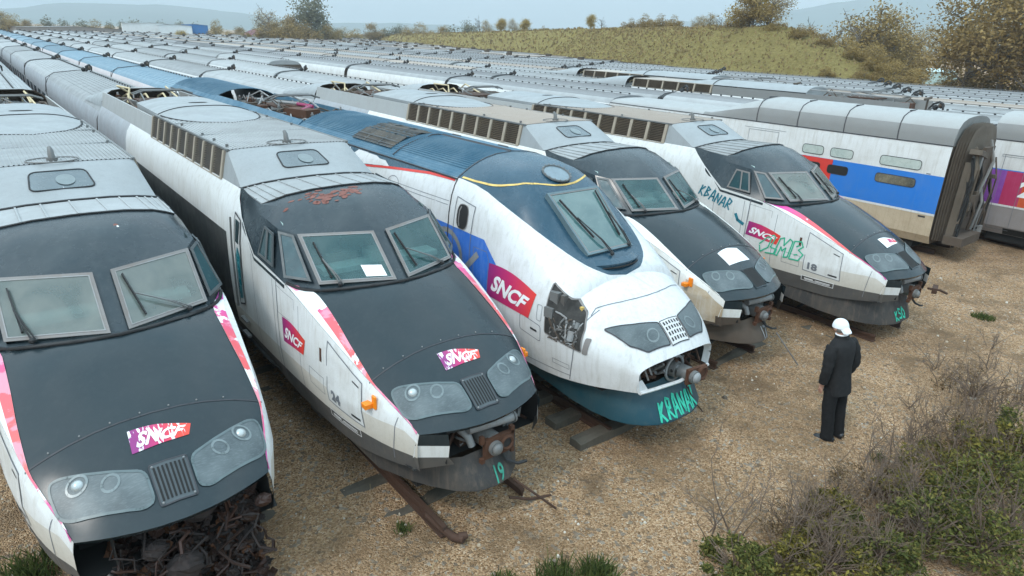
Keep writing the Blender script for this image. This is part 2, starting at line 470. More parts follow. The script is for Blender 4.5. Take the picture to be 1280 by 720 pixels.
def frame_ring(mb, q, w, t, m=0, out=None):
    """rectangular frame strip round the quad q (bl,br,tr,tl), raised by t along its normal"""
    q = [Vector(p) for p in q]
    n = (q[1]-q[0]).cross(q[3]-q[0]).normalized()
    if out is not None and n.dot(Vector(out)) < 0: n = -n
    c = sum(q, Vector())/4
    inner = []
    for i, p in enumerate(q):
        a = (q[i-1]-p).normalized(); b = (q[(i+1) % 4]-p).normalized()
        inner.append(p+(a+b)*w/max(.3, a.cross(b).length))
    for i in range(4):
        j = (i+1) % 4
        o1, o2, i1, i2 = q[i], q[j], inner[i], inner[j]
        vs = [o1, o2, i2, i1]; up = [p+n*t for p in vs]
        mb.add(vs+up, [(4, 5, 6, 7), (0, 1, 5, 4), (2, 3, 7, 6)], m)
    return inner, n

def wiper(q, n, parent, a0, a1, b0, b1, white=False):
    """arm from the foot a0 to the blade middle, blade b0-b1, in (u,v) of pane q"""
    def P(u, v, h): return Vector(bilin([tuple(x) for x in q], u, v))+n*h
    mb = MB()
    mid = ((b0[0]+b1[0])/2, (b0[1]+b1[1])/2)
    mb.tube([P(*a0, .03), P(*vl(a0, mid, .35), .075), P(*mid, .06)], .010, 5, 0)
    a1_ = (a0[0]+.04, a0[1])
    mb.tube([P(*a1_, .03), P(*vl(a1_, mid, .35), .07), P(*mid, .055)], .009, 5, 0)
    mb.beam(P(*b0, .035), P(*b1, .035), .016, .03, 1)
    mb.ball(P(*a0, .03), .035, 8, 5, 1)
    return mb.build('wiper', [STEEL if white else RUBBER, RUBBER], parent)

def louvre_panel(root, sg, y0, y1, x0, z0, x1, z1, n, slat, name='louvre_panel'):
    mb = MB()
    def P(y, t, o=0): return (sg*(lerp(x0, x1, t)+o), y, lerp(z0, z1, t))
    mb.quad(P(y0, 0, -.06), P(y1, 0, -.06), P(y1, 1, -.06), P(y0, 1, -.06), 2)
    ns = 11
    for i in range(ns):
        t = (i+.15)/ns; t2 = (i+.62)/ns
        mb.quad(P(y0, t, .012), P(y1, t, .012), P(y1, t2, -.03), P(y0, t2, -.03), 0)
    for i in range(n+1):
        y = lerp(y0, y1, i/n); w = .045
        a = P(y-w, -.02, .035); b = P(y+w, -.02, .035); c = P(y+w, 1.0, .035); d = P(y-w, 1.0, .035)
        a2 = P(y-w, -.02, -.06); b2 = P(y+w, -.02, -.06); c2 = P(y+w, 1.0, -.06); d2 = P(y-w, 1.0, -.06)
        mb.add([a, b, c, d, a2, b2, c2, d2], [(0, 1, 2, 3), (0, 4, 7, 3), (1, 5, 6, 2), (3, 2, 6, 7)], 1)
    mb.quad(P(y0, -.04, .03), P(y1, -.04, .03), P(y1, .01, .03), P(y0, .01, .03), 1)
    return mb.build(name, [slat, LPOST, BLACK], root)

def roof_gear(mb, x0, x1, y0, y1, z, n, rnd, big=1):
    """insulators, pipes and boxes in a roof well: materials 0 steel 1 brown 2 pale 3 rust"""
    for i in range(n):
        x = rnd.uniform(x0, x1); y = rnd.uniform(y0, y1); k = rnd.random()
        h = rnd.uniform(.12, .4)*big
        if k < .3:
            for q in range(4): mb.cyl((x, y, z+h*q/4), (x, y, z+h*(q+.55)/4), .055*big, 8, 3 if rnd.random() < .4 else 0)
            mb.cyl((x, y, z), (x, y, z+h*1.1), .028*big, 6, 2)
        elif k < .55: mb.box((x, y, z+h*.35), (rnd.uniform(.1, .4)*big, rnd.uniform(.15, .5)*big, h*.6), rnd.uniform(-.3, .3), rnd.choice((1, 0, 3)))
        else:
            x2 = min(x1, max(x0, x+rnd.uniform(-.9, .9))); y2 = min(y1, max(y0, y+rnd.uniform(-1.2, 1.2)))
            mb.tube([(x, y, z+h*.4), ((x+x2)/2, (y+y2)/2, z+h*rnd.uniform(.6, 1.3)), (x2, y2, z+h*.5)], rnd.uniform(.014, .03)*big, 5, rnd.choice((0, 2, 2, 1)))

def pantograph(root, y, z, flip=1):
    mb = MB()
    for sx in (-.45, .45):
        mb.tube([(sx, y-.5, z), (sx*.8, y+.55*flip, z+.16)], .022, 5, 0)
        mb.tube([(sx*.8, y+.55*flip, z+.16), (sx*.6, y-.6*flip, z+.26)], .018, 5, 0)
    mb.box((0, y, z-.04), (1.1, 1.2, .05), 0, 1)
    for dy in (-.14, .14):
        mb.tube([(-.75, y-.6*flip+dy, z+.2), (-.5, y-.6*flip+dy, z+.29), (.5, y-.6*flip+dy, z+.29), (.75, y-.6*flip+dy, z+.2)], .025, 5, 0)
    return mb.build('pantograph', [STEEL, RUST_DK], root)

def bogie(root, y):
    mb = MB()
    for sx in (-1, 1):
        for dy in (-.95, .95):
            mb.cyl((sx*.58, y+dy, .44), (sx*.70, y+dy, .44), .43, 18, 1)
            mb.box((sx*.92, y+dy, .46), (.22, .34, .3), 0, 0)
        mb.box((sx*.88, y, .62), (.16, 2.6, .2), 0, 0)
        mb.box((sx*.86, y, .42), (.2, .7, .3), 0, 2)
        mb.cyl((sx*.9, y-.38, .5), (sx*.9, y-.38, .85), .1, 10, 2)
        mb.cyl((sx*.9, y+.38, .5), (sx*.9, y+.38, .85), .1, 10, 2)
        mb.tube([(sx*1.0, y-1.3, .78), (sx*1.02, y-.5, .55), (sx*1.02, y+.3, .6)], .05, 8, 3)
    for dy in (-.95, .95): mb.cyl((-.6, y+dy, .44), (.6, y+dy, .44), .09, 10, 1)
    mb.box((0, y, .6), (1.6, .5, .25), 0, 0)
    return mb.build('bogie', [DGREY, RUST_DK, RUBBER, STEEL], root, smooth=35)

def coupler(root, flip=False, plain_face=False):
    rnd = random.Random(3)
    mb = MB()
    # drawgear behind the opened nose
    mb.box((.0, .75, 1.02), (.5, .9, .36), 0, 1)
    mb.cyl((.02, .55, 1.03), (.06, .0, 1.03), .13, 14, 0)
    mb.tube([(-.30, .5, 1.22), (-.27, .28, 1.20), (-.21, .16, 1.12), (-.18, .13, 1.0)], .05, 10, 2)
    mb.cyl((-.22, .16, 1.24), (.42, .08, 1.24), .07, 14, 2)
    mb.cyl((.40, .08, 1.24), (.43, .08, 1.24), .085, 14, 0)
    mb.box((.12, -.02, .99), (.44, .06, .27), 0, 3)
    mb.cyl((.04, -.05, .99), (.04, -.10, .99), .095, 18, 0)
    mb.ball((.04, -.11, .99), (.075, .05, .075), 12, 8, 0)
    mb.tube([(.23+.085*math.cos(a*PI/8), -.055, .99+.085*math.sin(a*PI/8)) for a in range(17)], .024, 6, 3)
    mb.cyl((.23, -.02, .99), (.23, -.055, .99), .08, 16, 4)
    for sx in (-.16, .38):
        mb.box((sx*.85, -.02, 1.14), (.05, .06, .10), 0, 3); mb.box((sx*.85, -.03, .85), (.05, .06, .06), 0, 3)
    for k in range(34):
        x = rnd.uniform(-.5, .8); z = rnd.uniform(.9, 1.36); y = rnd.uniform(.3, .7)
        mb.tube([(x, y+.3, z), (x+rnd.uniform(-.2, .2), y, z+rnd.uniform(-.15, .1)), (x+rnd.uniform(-.3, .3), y-.12, z+rnd.uniform(-.25, .1))], rnd.uniform(.014, .035), 6, rnd.choice((0, 1, 1, 4, 2)))
    for k in range(8):
        mb.box((rnd.uniform(-.45, .75), rnd.uniform(.4, .7), rnd.uniform(.95, 1.3)), (rnd.uniform(.08, .22), .2, rnd.uniform(.08, .2)), rnd.uniform(-.3, .3), rnd.choice((1, 4, 0)))
    # hanging brake hose
    mb.tube([(.2, .05, .84), (.24, -.05, .72), (.36, -.12, .66), (.52, -.10, .62)], .022, 6, 4)
    mb.v = [(x, y+.09, z) for x, y, z in mb.v]
    return mb.build('coupler', [STEEL, RUST_DK, PIPE, RUST, RUBBER], root, smooth=40)

def poly_round(pts, r, n=4):
    out = []
    k = len(pts)
    for i in range(k):
        p = Vector(pts[i]); a = Vector(pts[i-1])-p; b = Vector(pts[(i+1) % k])-p
        ra = min(r, a.length*.45); rb = min(r, b.length*.45)
        p0 = p+a.normalized()*ra; p1 = p+b.normalized()*rb
        for j in range(n+1):
            t = j/n; out.append(tuple(p0*(1-t)**2+p*2*t*(1-t)+p1*t*t))
    return out

INT_WALL = plain('cab_wall', (.42, .56, .54), .7); INT_DESK = plain('cab_desk', (.48, .52, .49), .6); INT_SEAT = plain('cab_seat', (.04, .10, .22), .8)
def dark_nose_power_car(label, loc, rz, o):
    root = thing('power_car', label, 'power car', loc, rz, group='long nosed locomotives parked side by side')
    rnd = random.Random(o['seed'])
    white = o.get('white', WHITE)
    # ---- body sides
    levels = [1.09, 1.42, 1.9, 2.3, 2.65, 3.0, 3.2]
    ys = [.27, .34, .45, .6, .8, 1.02, 1.3, 1.6, 2.0, 2.5, 3.06, 3.6, 4.11, 4.4, 4.7, 5.0, 5.15, 5.3, 5.45, 8, 11.3, 13.85, 13.95, LEN]
    mb = MB()
    for sg in (-1, 1):
        g = []
        for y in ys:
            ex, ez = edge_at(y); zb = body_bottom(y); n = len(levels); row = [(sg*side_x(y, zb), y, zb)]
            for i, lv in enumerate(levels):
                z = min(lv, ez-.02*(n-i)); row.append((sg*side_x(y, z), y, z))
            row.append((sg*ex, y, ez)); g.append(row)
        def mf(i, j):
            y = (ys[i]+ys[i+1])/2
            if y > 13.9: return 4 if j > 2 else 5
            if y > 5.45 and j < 5 and j > 0 and not o.get('no_black'): return 3
            return 2 if j == 0 else (1 if j == 1 else 0)
        mb.grid(g, mf)
    # cheeks below the lip, under floor, rear wall
    for sg in o.get('cheeks', (-1, 1)):
        out = [(sg*.89, .27, 1.395), (sg*.93, .30, 1.25), (sg*.945, .33, 1.08), (sg*.95, .34, .90)]
        cut = .60 if sg < 0 else .80
        inn = [(sg*cut, .10, 1.385), (sg*(cut-.02), .10, 1.22), (sg*(cut-.01), .11, 1.06), (sg*(cut-.10), .12, .92)]
        mm = [6, 0, 2]
        for i in range(3): mb.quad(out[i], out[i+1], inn[i+1], inn[i], mm[i])
    mb.quad((-.95, .30, .905), (.95, .30, .905), (1.36, 4, .905), (-1.36, 4, .905), 7)
    mb.quad((-1.36, 4, .905), (1.36, 4, .905), (1.36, LEN, .905), (-1.36, LEN, .905), 7)
    mb.quad((-1.37, LEN, .9), (1.37, LEN, .9), (1.15, LEN, 3.38), (-1.15, LEN, 3.38), 7)
    # dark cavity behind the opening
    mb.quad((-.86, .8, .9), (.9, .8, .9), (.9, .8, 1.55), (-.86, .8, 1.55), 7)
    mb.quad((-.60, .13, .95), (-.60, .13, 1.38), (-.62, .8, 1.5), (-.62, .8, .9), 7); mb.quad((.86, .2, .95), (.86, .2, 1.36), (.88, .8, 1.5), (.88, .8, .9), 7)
    body = mb.build('body', [white, o.get('band', BEIGE), o.get('sill', DGREY), SIDEBLACK, SILVER, MAGENTA, DARK, BLACK], root, smooth=28)
    # ---- hood
    mb = MB()
    xs = [-1, -.96, -.9, -.8, -.65, -.45, -.25, 0, .25, .45, .65, .8, .9, .96, 1]
    ss = [0, .06, .15, .3, .5, .75, 1.0, 1.35, 1.7, 2.1, 2.5, 2.8, 3.1]
    g = [[hood_pt(s, x) for x in xs] for s in ss]
    lip = [(p[0]*.985, p[1]+.03, p[2]-.05) for p in g[0]]
    mb.grid([lip]+g)
    hood = mb.build('nose_hood', DARK, root, smooth=35)
    # ---- cab glasshouse
    B = [(0, 2.16, 2.54), (.10, 2.185, 2.545), (.55, 2.362, 2.54), (1.03, 2.56, 2.535), (1.345, 3.02, 2.50), (1.375, 4.12, 2.60), (1.34, 4.62, 2.98), (1.17, 5.15, 3.375)]
    T = [(0, 2.80, 3.085), (.10, 2.83, 3.09), (.55, 3.007, 3.095), (1.03, 3.20, 3.10), (1.20, 3.50, 3.14), (1.235, 4.2, 3.22), (1.225, 4.64, 3.26), (1.16, 5.15, 3.38)]
    Mr = [(0, 3.30, 3.37), (.10, 3.31, 3.37), (.52, 3.42, 3.35), (.95, 3.56, 3.29), (1.10, 3.72, 3.26), (1.19, 4.25, 3.29), (1.195, 4.65, 3.32), (1.155, 5.15, 3.385)]
    S = [(0, 3.92, 3.535), (.10, 3.92, 3.535), (.5, 3.95, 3.515), (.85, 4.03, 3.455), (1.02, 4.10, 3.39), (1.145, 4.22, 3.315), (1.165, 4.65, 3.345), (1.15, 5.15, 3.39)]
    def mirror(l): return [(-x, y, z) for x, y, z in reversed(l[1:])]+l
    skirt = [(x*1.012, y-.035 if abs(x) < 1.2 else y, z-.02) for x, y, z in mirror(B)]
    skirt2 = [(x*1.012, y-.045 if abs(x) < 1.2 else y, z-.065) for x, y, z in mirror(B)]
    mid = [vl(a, b, .5) for a, b in zip(mirror(Mr), mirror(S))]
    mid = [(x, y-.02, z+.025) for x, y, z in mid]
    mb = MB()
    mb.grid([skirt2, skirt, mirror(B), mirror(T), mirror(Mr), mid, mirror(S)])
    nc1 = len(skirt)-1; hole = {2*nc1+j for j in (4, 5, 8, 9)}       # openings behind the two windscreens
    mb.f = [f_ for i_, f_ in enumerate(mb.f) if i_ not in hole]; mb.m = mb.m[:len(mb.f)]
    cab = mb.build('cab_shell', DARK_RUST, root, smooth=25)
    mb = MB()
    mb.quad((-1.2, 4.3, 2.4), (1.2, 4.3, 2.4), (1.15, 4.3, 3.32), (-1.15, 4.3, 3.32), 0)
    for sg in (-1, 1): mb.quad((sg*1.30, 3.1, 2.5), (sg*1.30, 4.3, 2.5), (sg*1.14, 4.3, 3.3), (sg*1.12, 3.5, 3.2), 0)
    mb.quad((-1.3, 3.0, 2.60), (1.3, 3.0, 2.60), (1.3, 4.3, 2.60), (-1.3, 4.3, 2.60), 3)
    mb.box((-.5, 2.86, 2.645), (.80, .30, .07), 0, 1); mb.box((.5, 2.86, 2.645), (.80, .30, .07), 0, 1); mb.box((0, 3.0, 2.70), (.24, .3, .16), 0, 1)
    mb.box((-.5, 3.02, 2.74), (.5, .05, .16), 0, 3, .4)
    for sx in (-.5, .5): mb.box((sx, 3.62, 2.82), (.44, .12, .46), 0, 2, .15); mb.box((sx, 3.56, 3.10), (.22, .08, .14), 0, 2, .15)
    mb.build('cab_interior', [INT_WALL, INT_DESK, INT_SEAT, RUBBER], root, bevel=0)
    # roof plate behind the cab
    mb = MB()
    HB = [(0, 4.98, 3.50), (.5, 5.0, 3.485), (.85, 5.08, 3.44), (1.02, 5.14, 3.40), (1.145, 5.19, 3.365), (1.155, 5.25, 3.36)]
    S2 = [S[0], S[2], S[3], S[4], S[5], (1.15, 4.6, 3.345)]
    a = [(x, y+.01, z+.012) for x, y, z in mirror(S2)]; b = mirror(HB)
    rows = [[vl(p, q, t) for p, q in zip(a, b)] for t in (0, .5, 1)]
    mb.grid(rows)
    for k in range(15):      # fine ribs
        t = (k+.5)/15*(len(a)-1); i = int(t); f = t-i
        p = vl(a[i], a[i+1], f); q = vl(b[i], b[i+1], f)
        mb.beam((p[0], p[1], p[2]+.004), (q[0], q[1], q[2]+.004), .022, .02, 0)
    mb.build('roof_plate', [ROOF], root, smooth=30)
    mb = MB()
    mb.tube([(x, y, z+.012) for x, y, z in mirror(S[:6])], .014, 5)
    mb.tube([(x, y, z+.012) for x, y, z in b], .016, 5)
    mb.build('roof_seal', RUBBER, root)
    # ---- hump: sloping front, ribbed top, sides
    HT = [(0, 6.04, 3.86), (.5, 6.04, 3.86), (.92, 6.03, 3.855), (1.05, 6.03, 3.835), (1.06, 6.04, 3.82), (1.165, 5.30, 3.35)]
    HTop = [(0, 6.02, 3.865), (.5, 6.02, 3.86), (.85, 6.02, 3.85), (1.0, 6.03, 3.84), (1.05, 6.04, 3.815), (1.08, 6.15, 3.70)]
    mb = MB()
    ht = mirror(HTop)
    rows = [[vl(p, q, t) for p, q in zip(b, ht)] for t in (0, .3, .6, .9)]
    rows.append([(x, y, z) for x, y, z in ht])
    mb.grid(rows)
    hump_front = rows
    for sg in (-1, 1):       # triangular cheek between slope and first louvre post
        mb.add([(sg*1.15, 5.25, 3.36), (sg*1.165, 6.1, 3.37), (sg*1.06, 6.1, 3.82), (sg*1.05, 6.04, 3.815)], [(0, 1, 2, 3)])
    mb.build('hump_front', HUMP, root, smooth=30)
    mb = MB()
    ytop = [6.03, 7.5, 9, 10.5, 11.35]
    prof = []
    nr = 34
    for i in range(nr+1):
        x = lerp(-1.04, 1.04, i/nr); z = 3.845+.025*(1-(x/1.04)**2)
        prof += [(x-.006, z), (x-.004, z+.012), (x+.012, z+.012), (x+.014, z)]
    mb.grid([[(x, y, z) for x, z in prof] for y in ytop])
    for y in (7.8, 9.6):
        mb.beam((-1.04, y, 3.86), (1.04, y, 3.865), .03, .02)
    mb.build('hump_roof', o.get('roof', ROOF), root)
    mb = MB()
    for sg in (-1, 1):
        mb.beam((sg*1.055, 6.03, 3.842), (sg*1.055, 11.4, 3.842), .04, .035)
    for i in range(7): mb.box((rnd.choice((-.98, .98)), 6.3+i*.75, 3.87), (.04, .04, .06))
    mb.build('roof_rail', STEEL, root)
    louvre_panel(root, -1, 6.15, 11.45, 1.16, 3.37, 1.06, 3.82, 9, o.get('slat', LOUV))
    louvre_panel(root, 1, 6.15, 11.45, 1.16, 3.37, 1.06, 3.82, 9, o.get('slat', LOUV))
    # roof hatch window on the slope with a round lamp behind it
    u = Vector(vl(b[5], ht[5], 1))-Vector(b[5])
    def HP(x, t, h=.012):
        p = Vector((x, lerp(5.0, 6.02, t), lerp(3.50, 3.862, t)-.02*abs(x))); return p+Vector((0, -.33, .94))*h
    q = [HP(-.40, .34), HP(.40, .34), HP(.36, .76), HP(-.36, .76)]
    pol = poly_round([(-.40, .30), (.40, .30), (.35, .78), (-.35, .78)], .10)
    mb = MB(); vs = [HP(x, t, .012) for x, t in pol]; mb.add(vs, [tuple(range(len(vs)))], 0)
    hw = mb.build('roof_window', GLASS_ROOF, root)
    mb = MB(); mb.tube([HP(x, t, .012) for x, t in pol+pol[:1]], .012, 5, 0); mb.build('window_seal', RUBBER, hw)
    mb = MB(); vs = [HP(.06+.12*math.cos(k*PI/10), .52+.14*math.sin(k*PI/10), .018) for k in range(20)]; mb.add(vs, [tuple(range(20))], 0); mb.build('lamp', LENS_IN, hw)
    mb = MB()      # antenna on its oval base
    mb.tube([(.34*math.cos(k*PI/12), 6.2+.24*math.sin(k*PI/12), 3.885) for k in range(25)], .01, 4, 0)
    mb.cyl((0, 6.2, 3.86), (0, 6.2, 3.92), .075, 12, 0); mb.tube([(0, 6.2, 3.9), (0, 6.22, 4.02), (0, 6.27, 4.06)], [.05, .04, .03], 8, 0)
    mb.build('antenna', [STEEL], root, smooth=40)
    # ---- rounded dome plate
    mb = MB()
    ny = 16; nx = 18; g = []
    for i in range(ny+1):
        y = lerp(9.25, 14.1, i/ny)
        if y < 11.3: t = (y-9.25)/2.05; hw_ = 1.0*math.sqrt(max(0, 1-(1-t)**2.2)); hgt = .16*min(1, t*1.3)
        else: t = (y-11.3)/2.8; hw_ = lerp(1.0, .93, t); hgt = .17
        if i == ny: hgt = .10
        row = []
        for j in range(nx+1):
            r_ = -1+2*j/nx; row.append((r_*hw_, y, 3.862+hgt*(1-abs(r_)**3)*.9+(.04 if y < 11.3 else 0)*0))
        g.append(row)
    mb.grid(g)
    edge = [r_[0] for r_ in g if r_[0][1] < 11.4]
    back = [(p[0], p[1], p[2]-.62) for p in g[-1]]
    mb.grid([g[-1], back])
    for sg in (0, -1):
        k = [r_[sg] for r_ in g if r_[sg][1] > 11.2]
        mb.grid([k, [(p[0], p[1], p[2]-.35) for p in k]])
    dome = mb.build('roof_dome', HUMP, root, smooth=35)
    mb = MB()
    e2 = list(reversed([r_[0] for r_ in g if r_[0][1] < 11.36]))+[r_[-1] for r_ in g if r_[-1][1] < 11.36]
    mb.tube([(x*1.005, y-.01, z+.004) for x, y, z in e2], .016, 5)
    mb.tube([(x, 11.33, z+.006) for x, y, z in g[7]], .012, 5)
    mb.build('dome_seal', RUBBER, dome)
    mb = MB(); vs = [(.05+.22*math.cos(k*PI/8), 12.1+.10*math.sin(k*PI/8), 4.022) for k in range(16)]; mb.add(vs, [tuple(range(16))]); mb.build('dome_slot', BLACK, dome)
    # ---- walls of the equipment well and its contents
    for sg in (-1, 1):
        mb = MB(); mb.add([(sg*1.165, 11.5, 3.37), (sg*1.165, LEN, 3.37), (sg*1.07, LEN, 3.78), (sg*1.07, 11.5, 3.78), (sg*1.10, 11.5, 3.37), (sg*1.10, LEN, 3.37), (sg*1.03, LEN, 3.78), (sg*1.03, 11.5, 3.78)],
                          [(0, 1, 2, 3), (7, 6, 5, 4), (3, 2, 6, 7), (0, 3, 7, 4), (1, 5, 6, 2)])
        mb.build('well_wall', o.get('well', ROOF_WARM), root)
    mb = MB(); mb.quad((-1.12, 11.5, 3.40), (1.12, 11.5, 3.40), (1.12, LEN, 3.40), (-1.12, LEN, 3.40)); mb.build('well_floor', BROWN, root)
    mb = MB(); roof_gear(mb, -.9, .9, 14.4, LEN-.3, 3.42, 34, rnd, 1.1)
    for x in (-.85, .85): mb.tube([(x, 14.3, 3.55), (x*.97, 16, 3.8), (x, LEN-.2, 3.62)], .03, 5, 1)
    mb.tube([(-.3, LEN-.2, 3.7), (-.75, LEN-.6, 4.0), (-.55, LEN-1.3, 3.98), (-.7, LEN-1.6, 3.6)], .028, 6, 4)
    mb.tube([(.7, LEN-.2, 3.75), (.5, LEN-.9, 3.98), (.65, LEN-1.7, 3.7)], .026, 6, 4)
    mb.build('roof_equipment', [STEEL, BROWN, PIPE, RUST, CREAM], root)
    pantograph(root, 16.2, 3.75)
    # ---- windscreens
    for sg in (-1, 1):
        q = [(sg*.085, 2.18, 2.553), (sg*1.04, 2.565, 2.553), (sg*1.04, 3.21, 3.09), (sg*.085, 2.82, 3.09)]
        if sg < 0: q = [q[1], q[0], q[3], q[2]]
        q = [Vector(p) for p in q]
        n = (q[1]-q[0]).cross(q[3]-q[0]).normalized()
        if n.z < 0: n = -n
        q = [p+n*.02 for p in q]
        mb = MB(); inn, n = frame_ring(mb, q, .036, .012, 0, (0, -1, 1))
        inn2 = [p+n*.010 for p in inn]
        gb = MB(); gb.add(inn2, [(0, 1, 2, 3)])
        pane = gb.build('windscreen', o.get('glass', GLASS_SEE), root)
        mb.build('window_frame', o.get('frame', FRAME), pane)
        mb = MB(); i3, _ = frame_ring(mb, [p+n*.012 for p in inn], .013, .005, 0, (0, -1, 1)); mb.build('pane_seal', PIPE, pane)
        if sg < 0:
            if o.get('paper'):
                mb = MB(); P = lambda u, v: Vector(bilin([tuple(x) for x in inn2], u, v))+n*.006
                mb.add([P(.64, .05), P(.93, .04), P(.92, .28), P(.63, .30)], [(0, 1, 2, 3)]); mb.build('white_tray', WHITEINK, pane)
            wiper(q, n, pane, (.26, -.03), None, (.15, .80), (.19, .10), o['seed'] % 2 == 0)
        else:
            wiper(q, n, pane, (.74, -.02), None, (.10, .86), (.22, .12), True)
    # quarter lights and side windows
    for sg in (-1, 1):
        fr = o.get('frame_side', FRAME_DK)
        q = [(sg*1.09, 2.66, 2.58), (sg*1.335, 3.0, 2.58), (sg*1.20, 3.46, 3.10), (sg*1.065, 3.24, 3.075)]
        if sg < 0: q = [q[1], q[0], q[3], q[2]]
        q = [Vector(p) for p in q]; nn = (q[1]-q[0]).cross(q[3]-q[0]).normalized()
        if nn.x*sg < 0: nn = -nn
        q = [p+nn*.02 for p in q]
        mb = MB(); inn, n = frame_ring(mb, q, .035, .02, 0, (sg, -.4, .2)); gb = MB(); gb.add([p+n*.008 for p in inn], [(0, 1, 2, 3)])
        pane = gb.build('quarter_window', GLASS_DK, root); mb.build('window_frame', fr, pane)
        def SP(y, z):      # on the side wall of the cab
            t = (z-2.56)/(3.18-2.56); return Vector((sg*(lerp(1.365, 1.225, t)+.012), y, z))
        q = [SP(3.98, 2.66), SP(3.36, 2.64), SP(3.50, 3.08), SP(3.86, 3.10)]
        mb = MB(); inn, n = frame_ring(mb, q, .035, .018, 0, (sg, 0, .2)); gb = MB(); gb.add([p+n*.006 for p in inn], [(0, 1, 2, 3)])
        pane = gb.build('side_window', GLASS_DK, root); mb.beam(SP(3.62, 2.66)+n*.02, SP(3.70, 3.08)+n*.02, .03, .02); mb.build('window_frame', fr, pane)
    sk = Skin(body, hood)
    gy = pchip([0, .3, .6, .9, 1.1, 1.25, 1.33], [2.12, 2.17, 2.29, 2.45, 2.60, 2.78, 2.98]); gp = []
    for x in frange(-1.33, 1.33, 36):
        p = sk.top(x, gy(abs(x)), .014); gp.append(p if p else Vector((x, gy(abs(x)), 2.5)))
    mb = MB(); mb.tube(gp, .024, 6); mb.build('windscreen_gasket', RUBBER, cab, smooth=60)
    # ---- hood seam and rivets, lamps, grille
    polys = []
    line = []
    for i in range(25):
        xr = -1+2*i/24; line.append((xr*1.112, 1.025))
    decal('hood_seam', INK, hood, stroke(line, .016), sk.top, .005, .1)
    mb = MB()
    for i in range(2, 23, 3):
        xr = -1+2*i/24; mb.ball(tuple(sk.top(xr*1.09, 1.06, .004)), .010, 6, 4)
    mb.build('rivets', PIPE, hood)
    for sg in (-1, 1):
        base = [(.205, .47), (.20, .195), (.30, .175), (.86, .405), (.95, .49), (.975, .70), (.955, .785), (.87, .775)]
        pol = poly_round([(sg*x, y) for x, y in base], .07, 4)
        hl = decal('headlight', LENS, root, [pol], sk.top, .012, .06)
        decal('lens_rim', LENS_RIM, hl, outline(pol, .022), sk.top, .017, .06)
        for k, (lx, ly, r_, mt) in enumerate(((.755, .635, .075, CHROME), (.50, .505, .075, LENS_IN))):
            c = sk.top(sg*lx, ly, .016)
            if k == 0 and o.get('lamps', True):
                nrm = (sk.top(sg*lx, ly, .1)-c).normalized(); mb = MB()
                mb.ball(c-nrm*.036, r_*.85, 14, 8); mb.build('lamp', mt, hl, smooth=60)
                decal('lamp_rim', LENS_IN, hl, stroke(arcpts(sg*lx, ly, r_*1.15, r_*1.0, 0, 360, 20), .02), sk.top, .018, .05)
            else: decal('lamp', LENS_IN, hl, stroke(arcpts(sg*lx, ly, r_, r_*.9, 0, 360, 18), .022), sk.top, .016, .05)
    gq = [(-.165, .135), (.165, .135), (.172, .50), (-.172, .50)]
    if o.get('grille', True):
        gr = decal('nose_grille', GRILLE, root, [poly_round(gq, .02)], sk.top, .012, .06)
        bars = []
        for k in range(8):
            u = .11+k*.78/7; bars += [[bilin(gq, u-.028, .09), bilin(gq, u+.028, .09), bilin(gq, u+.028, .91), bilin(gq, u-.028, .91)]]
        decal('grille_slot', BLACK, gr, bars, sk.top, .018, .06)
        decal('grille_edge', INK, gr, outline(poly_round(gq, .02), .012), sk.top, .016, .06)
        mb = MB()
        for x, y in ((-.14, .155), (.14, .155), (.145, .48), (-.145, .48)): mb.ball(sk.top(x, y, .016), .012, 6, 4)
        mb.build('screw', PIPE, gr)
    else:
        gr = decal('nose_grille', BLACK, root, [gq], sk.top, .012, .06)
        decal('grille_edge', DARK, gr, outline(gq, .02), sk.top, .016, .06)
    # ---- badge on the hood
    bq = o.get('badge_q', [(-.265, .665), (.265, .69), (.315, .80), (-.25, .90)])
    n_ = 10
    shape = [bilin(bq, i/n_, 0) for i in range(n_+1)]+[bilin(bq, 1-i/n_, 1+.16*math.sin(PI*(1-i/n_))) for i in range(n_+1)]
    if o['badge'] == 'peeled':
        bd = decal('nose_badge', badgemat('peeling_badge', .5, 0, -.2, .18, o['seed']), root, [shape], sk.top, .008, .05)
        iq = [bilin(bq, .08, .16), bilin(bq, .93, .16), bilin(bq, .93, .88), bilin(bq, .08, .88)]
        decal('badge_lettering', WHITEINK, bd, text_on(iq, 'SNCF', .035), sk.top, .013, .04)
    elif o['badge'] == 'blank':
        bq = [(-.33, .66), (.30, .66), (.26, .95), (-.34, .95)]
        shape = [bilin(bq, i/n_, 0) for i in range(n_+1)]+[bilin(bq, 1-i/n_, 1+.14*math.sin(PI*(1-i/n_))) for i in range(n_+1)]
        decal('badge_patch', WHITEINK, root, [shape], sk.top, .008, .05)
    else:
        bd = decal('nose_badge', WHITEINK, root, [shape], sk.top, .008, .05)
        rq = [bilin(bq, .45, .35), bilin(bq, .98, .2), bilin(bq, 1, 1), bilin(bq, .5, .95)]
        decal('badge_remnant', badgemat('badge_remnant', .55, 0, -.1, .3, 5), bd, [rq], sk.top, .012, .04)
    # ---- white margin of the hood with the pink stripe on it
    IN = pchip([.0, .30, .80, 1.025, 1.5, 2.0, 2.45, 2.8, 3.0], [.90, .905, 1.035, 1.085, 1.095, 1.085, 1.09, 1.19, 1.27])
    OUT = pchip([.3, .8, 1.025, 1.5, 2.0, 2.45, 2.8, 3.0], [.93, 1.07, 1.13, 1.165, 1.19, 1.225, 1.30, 1.35])
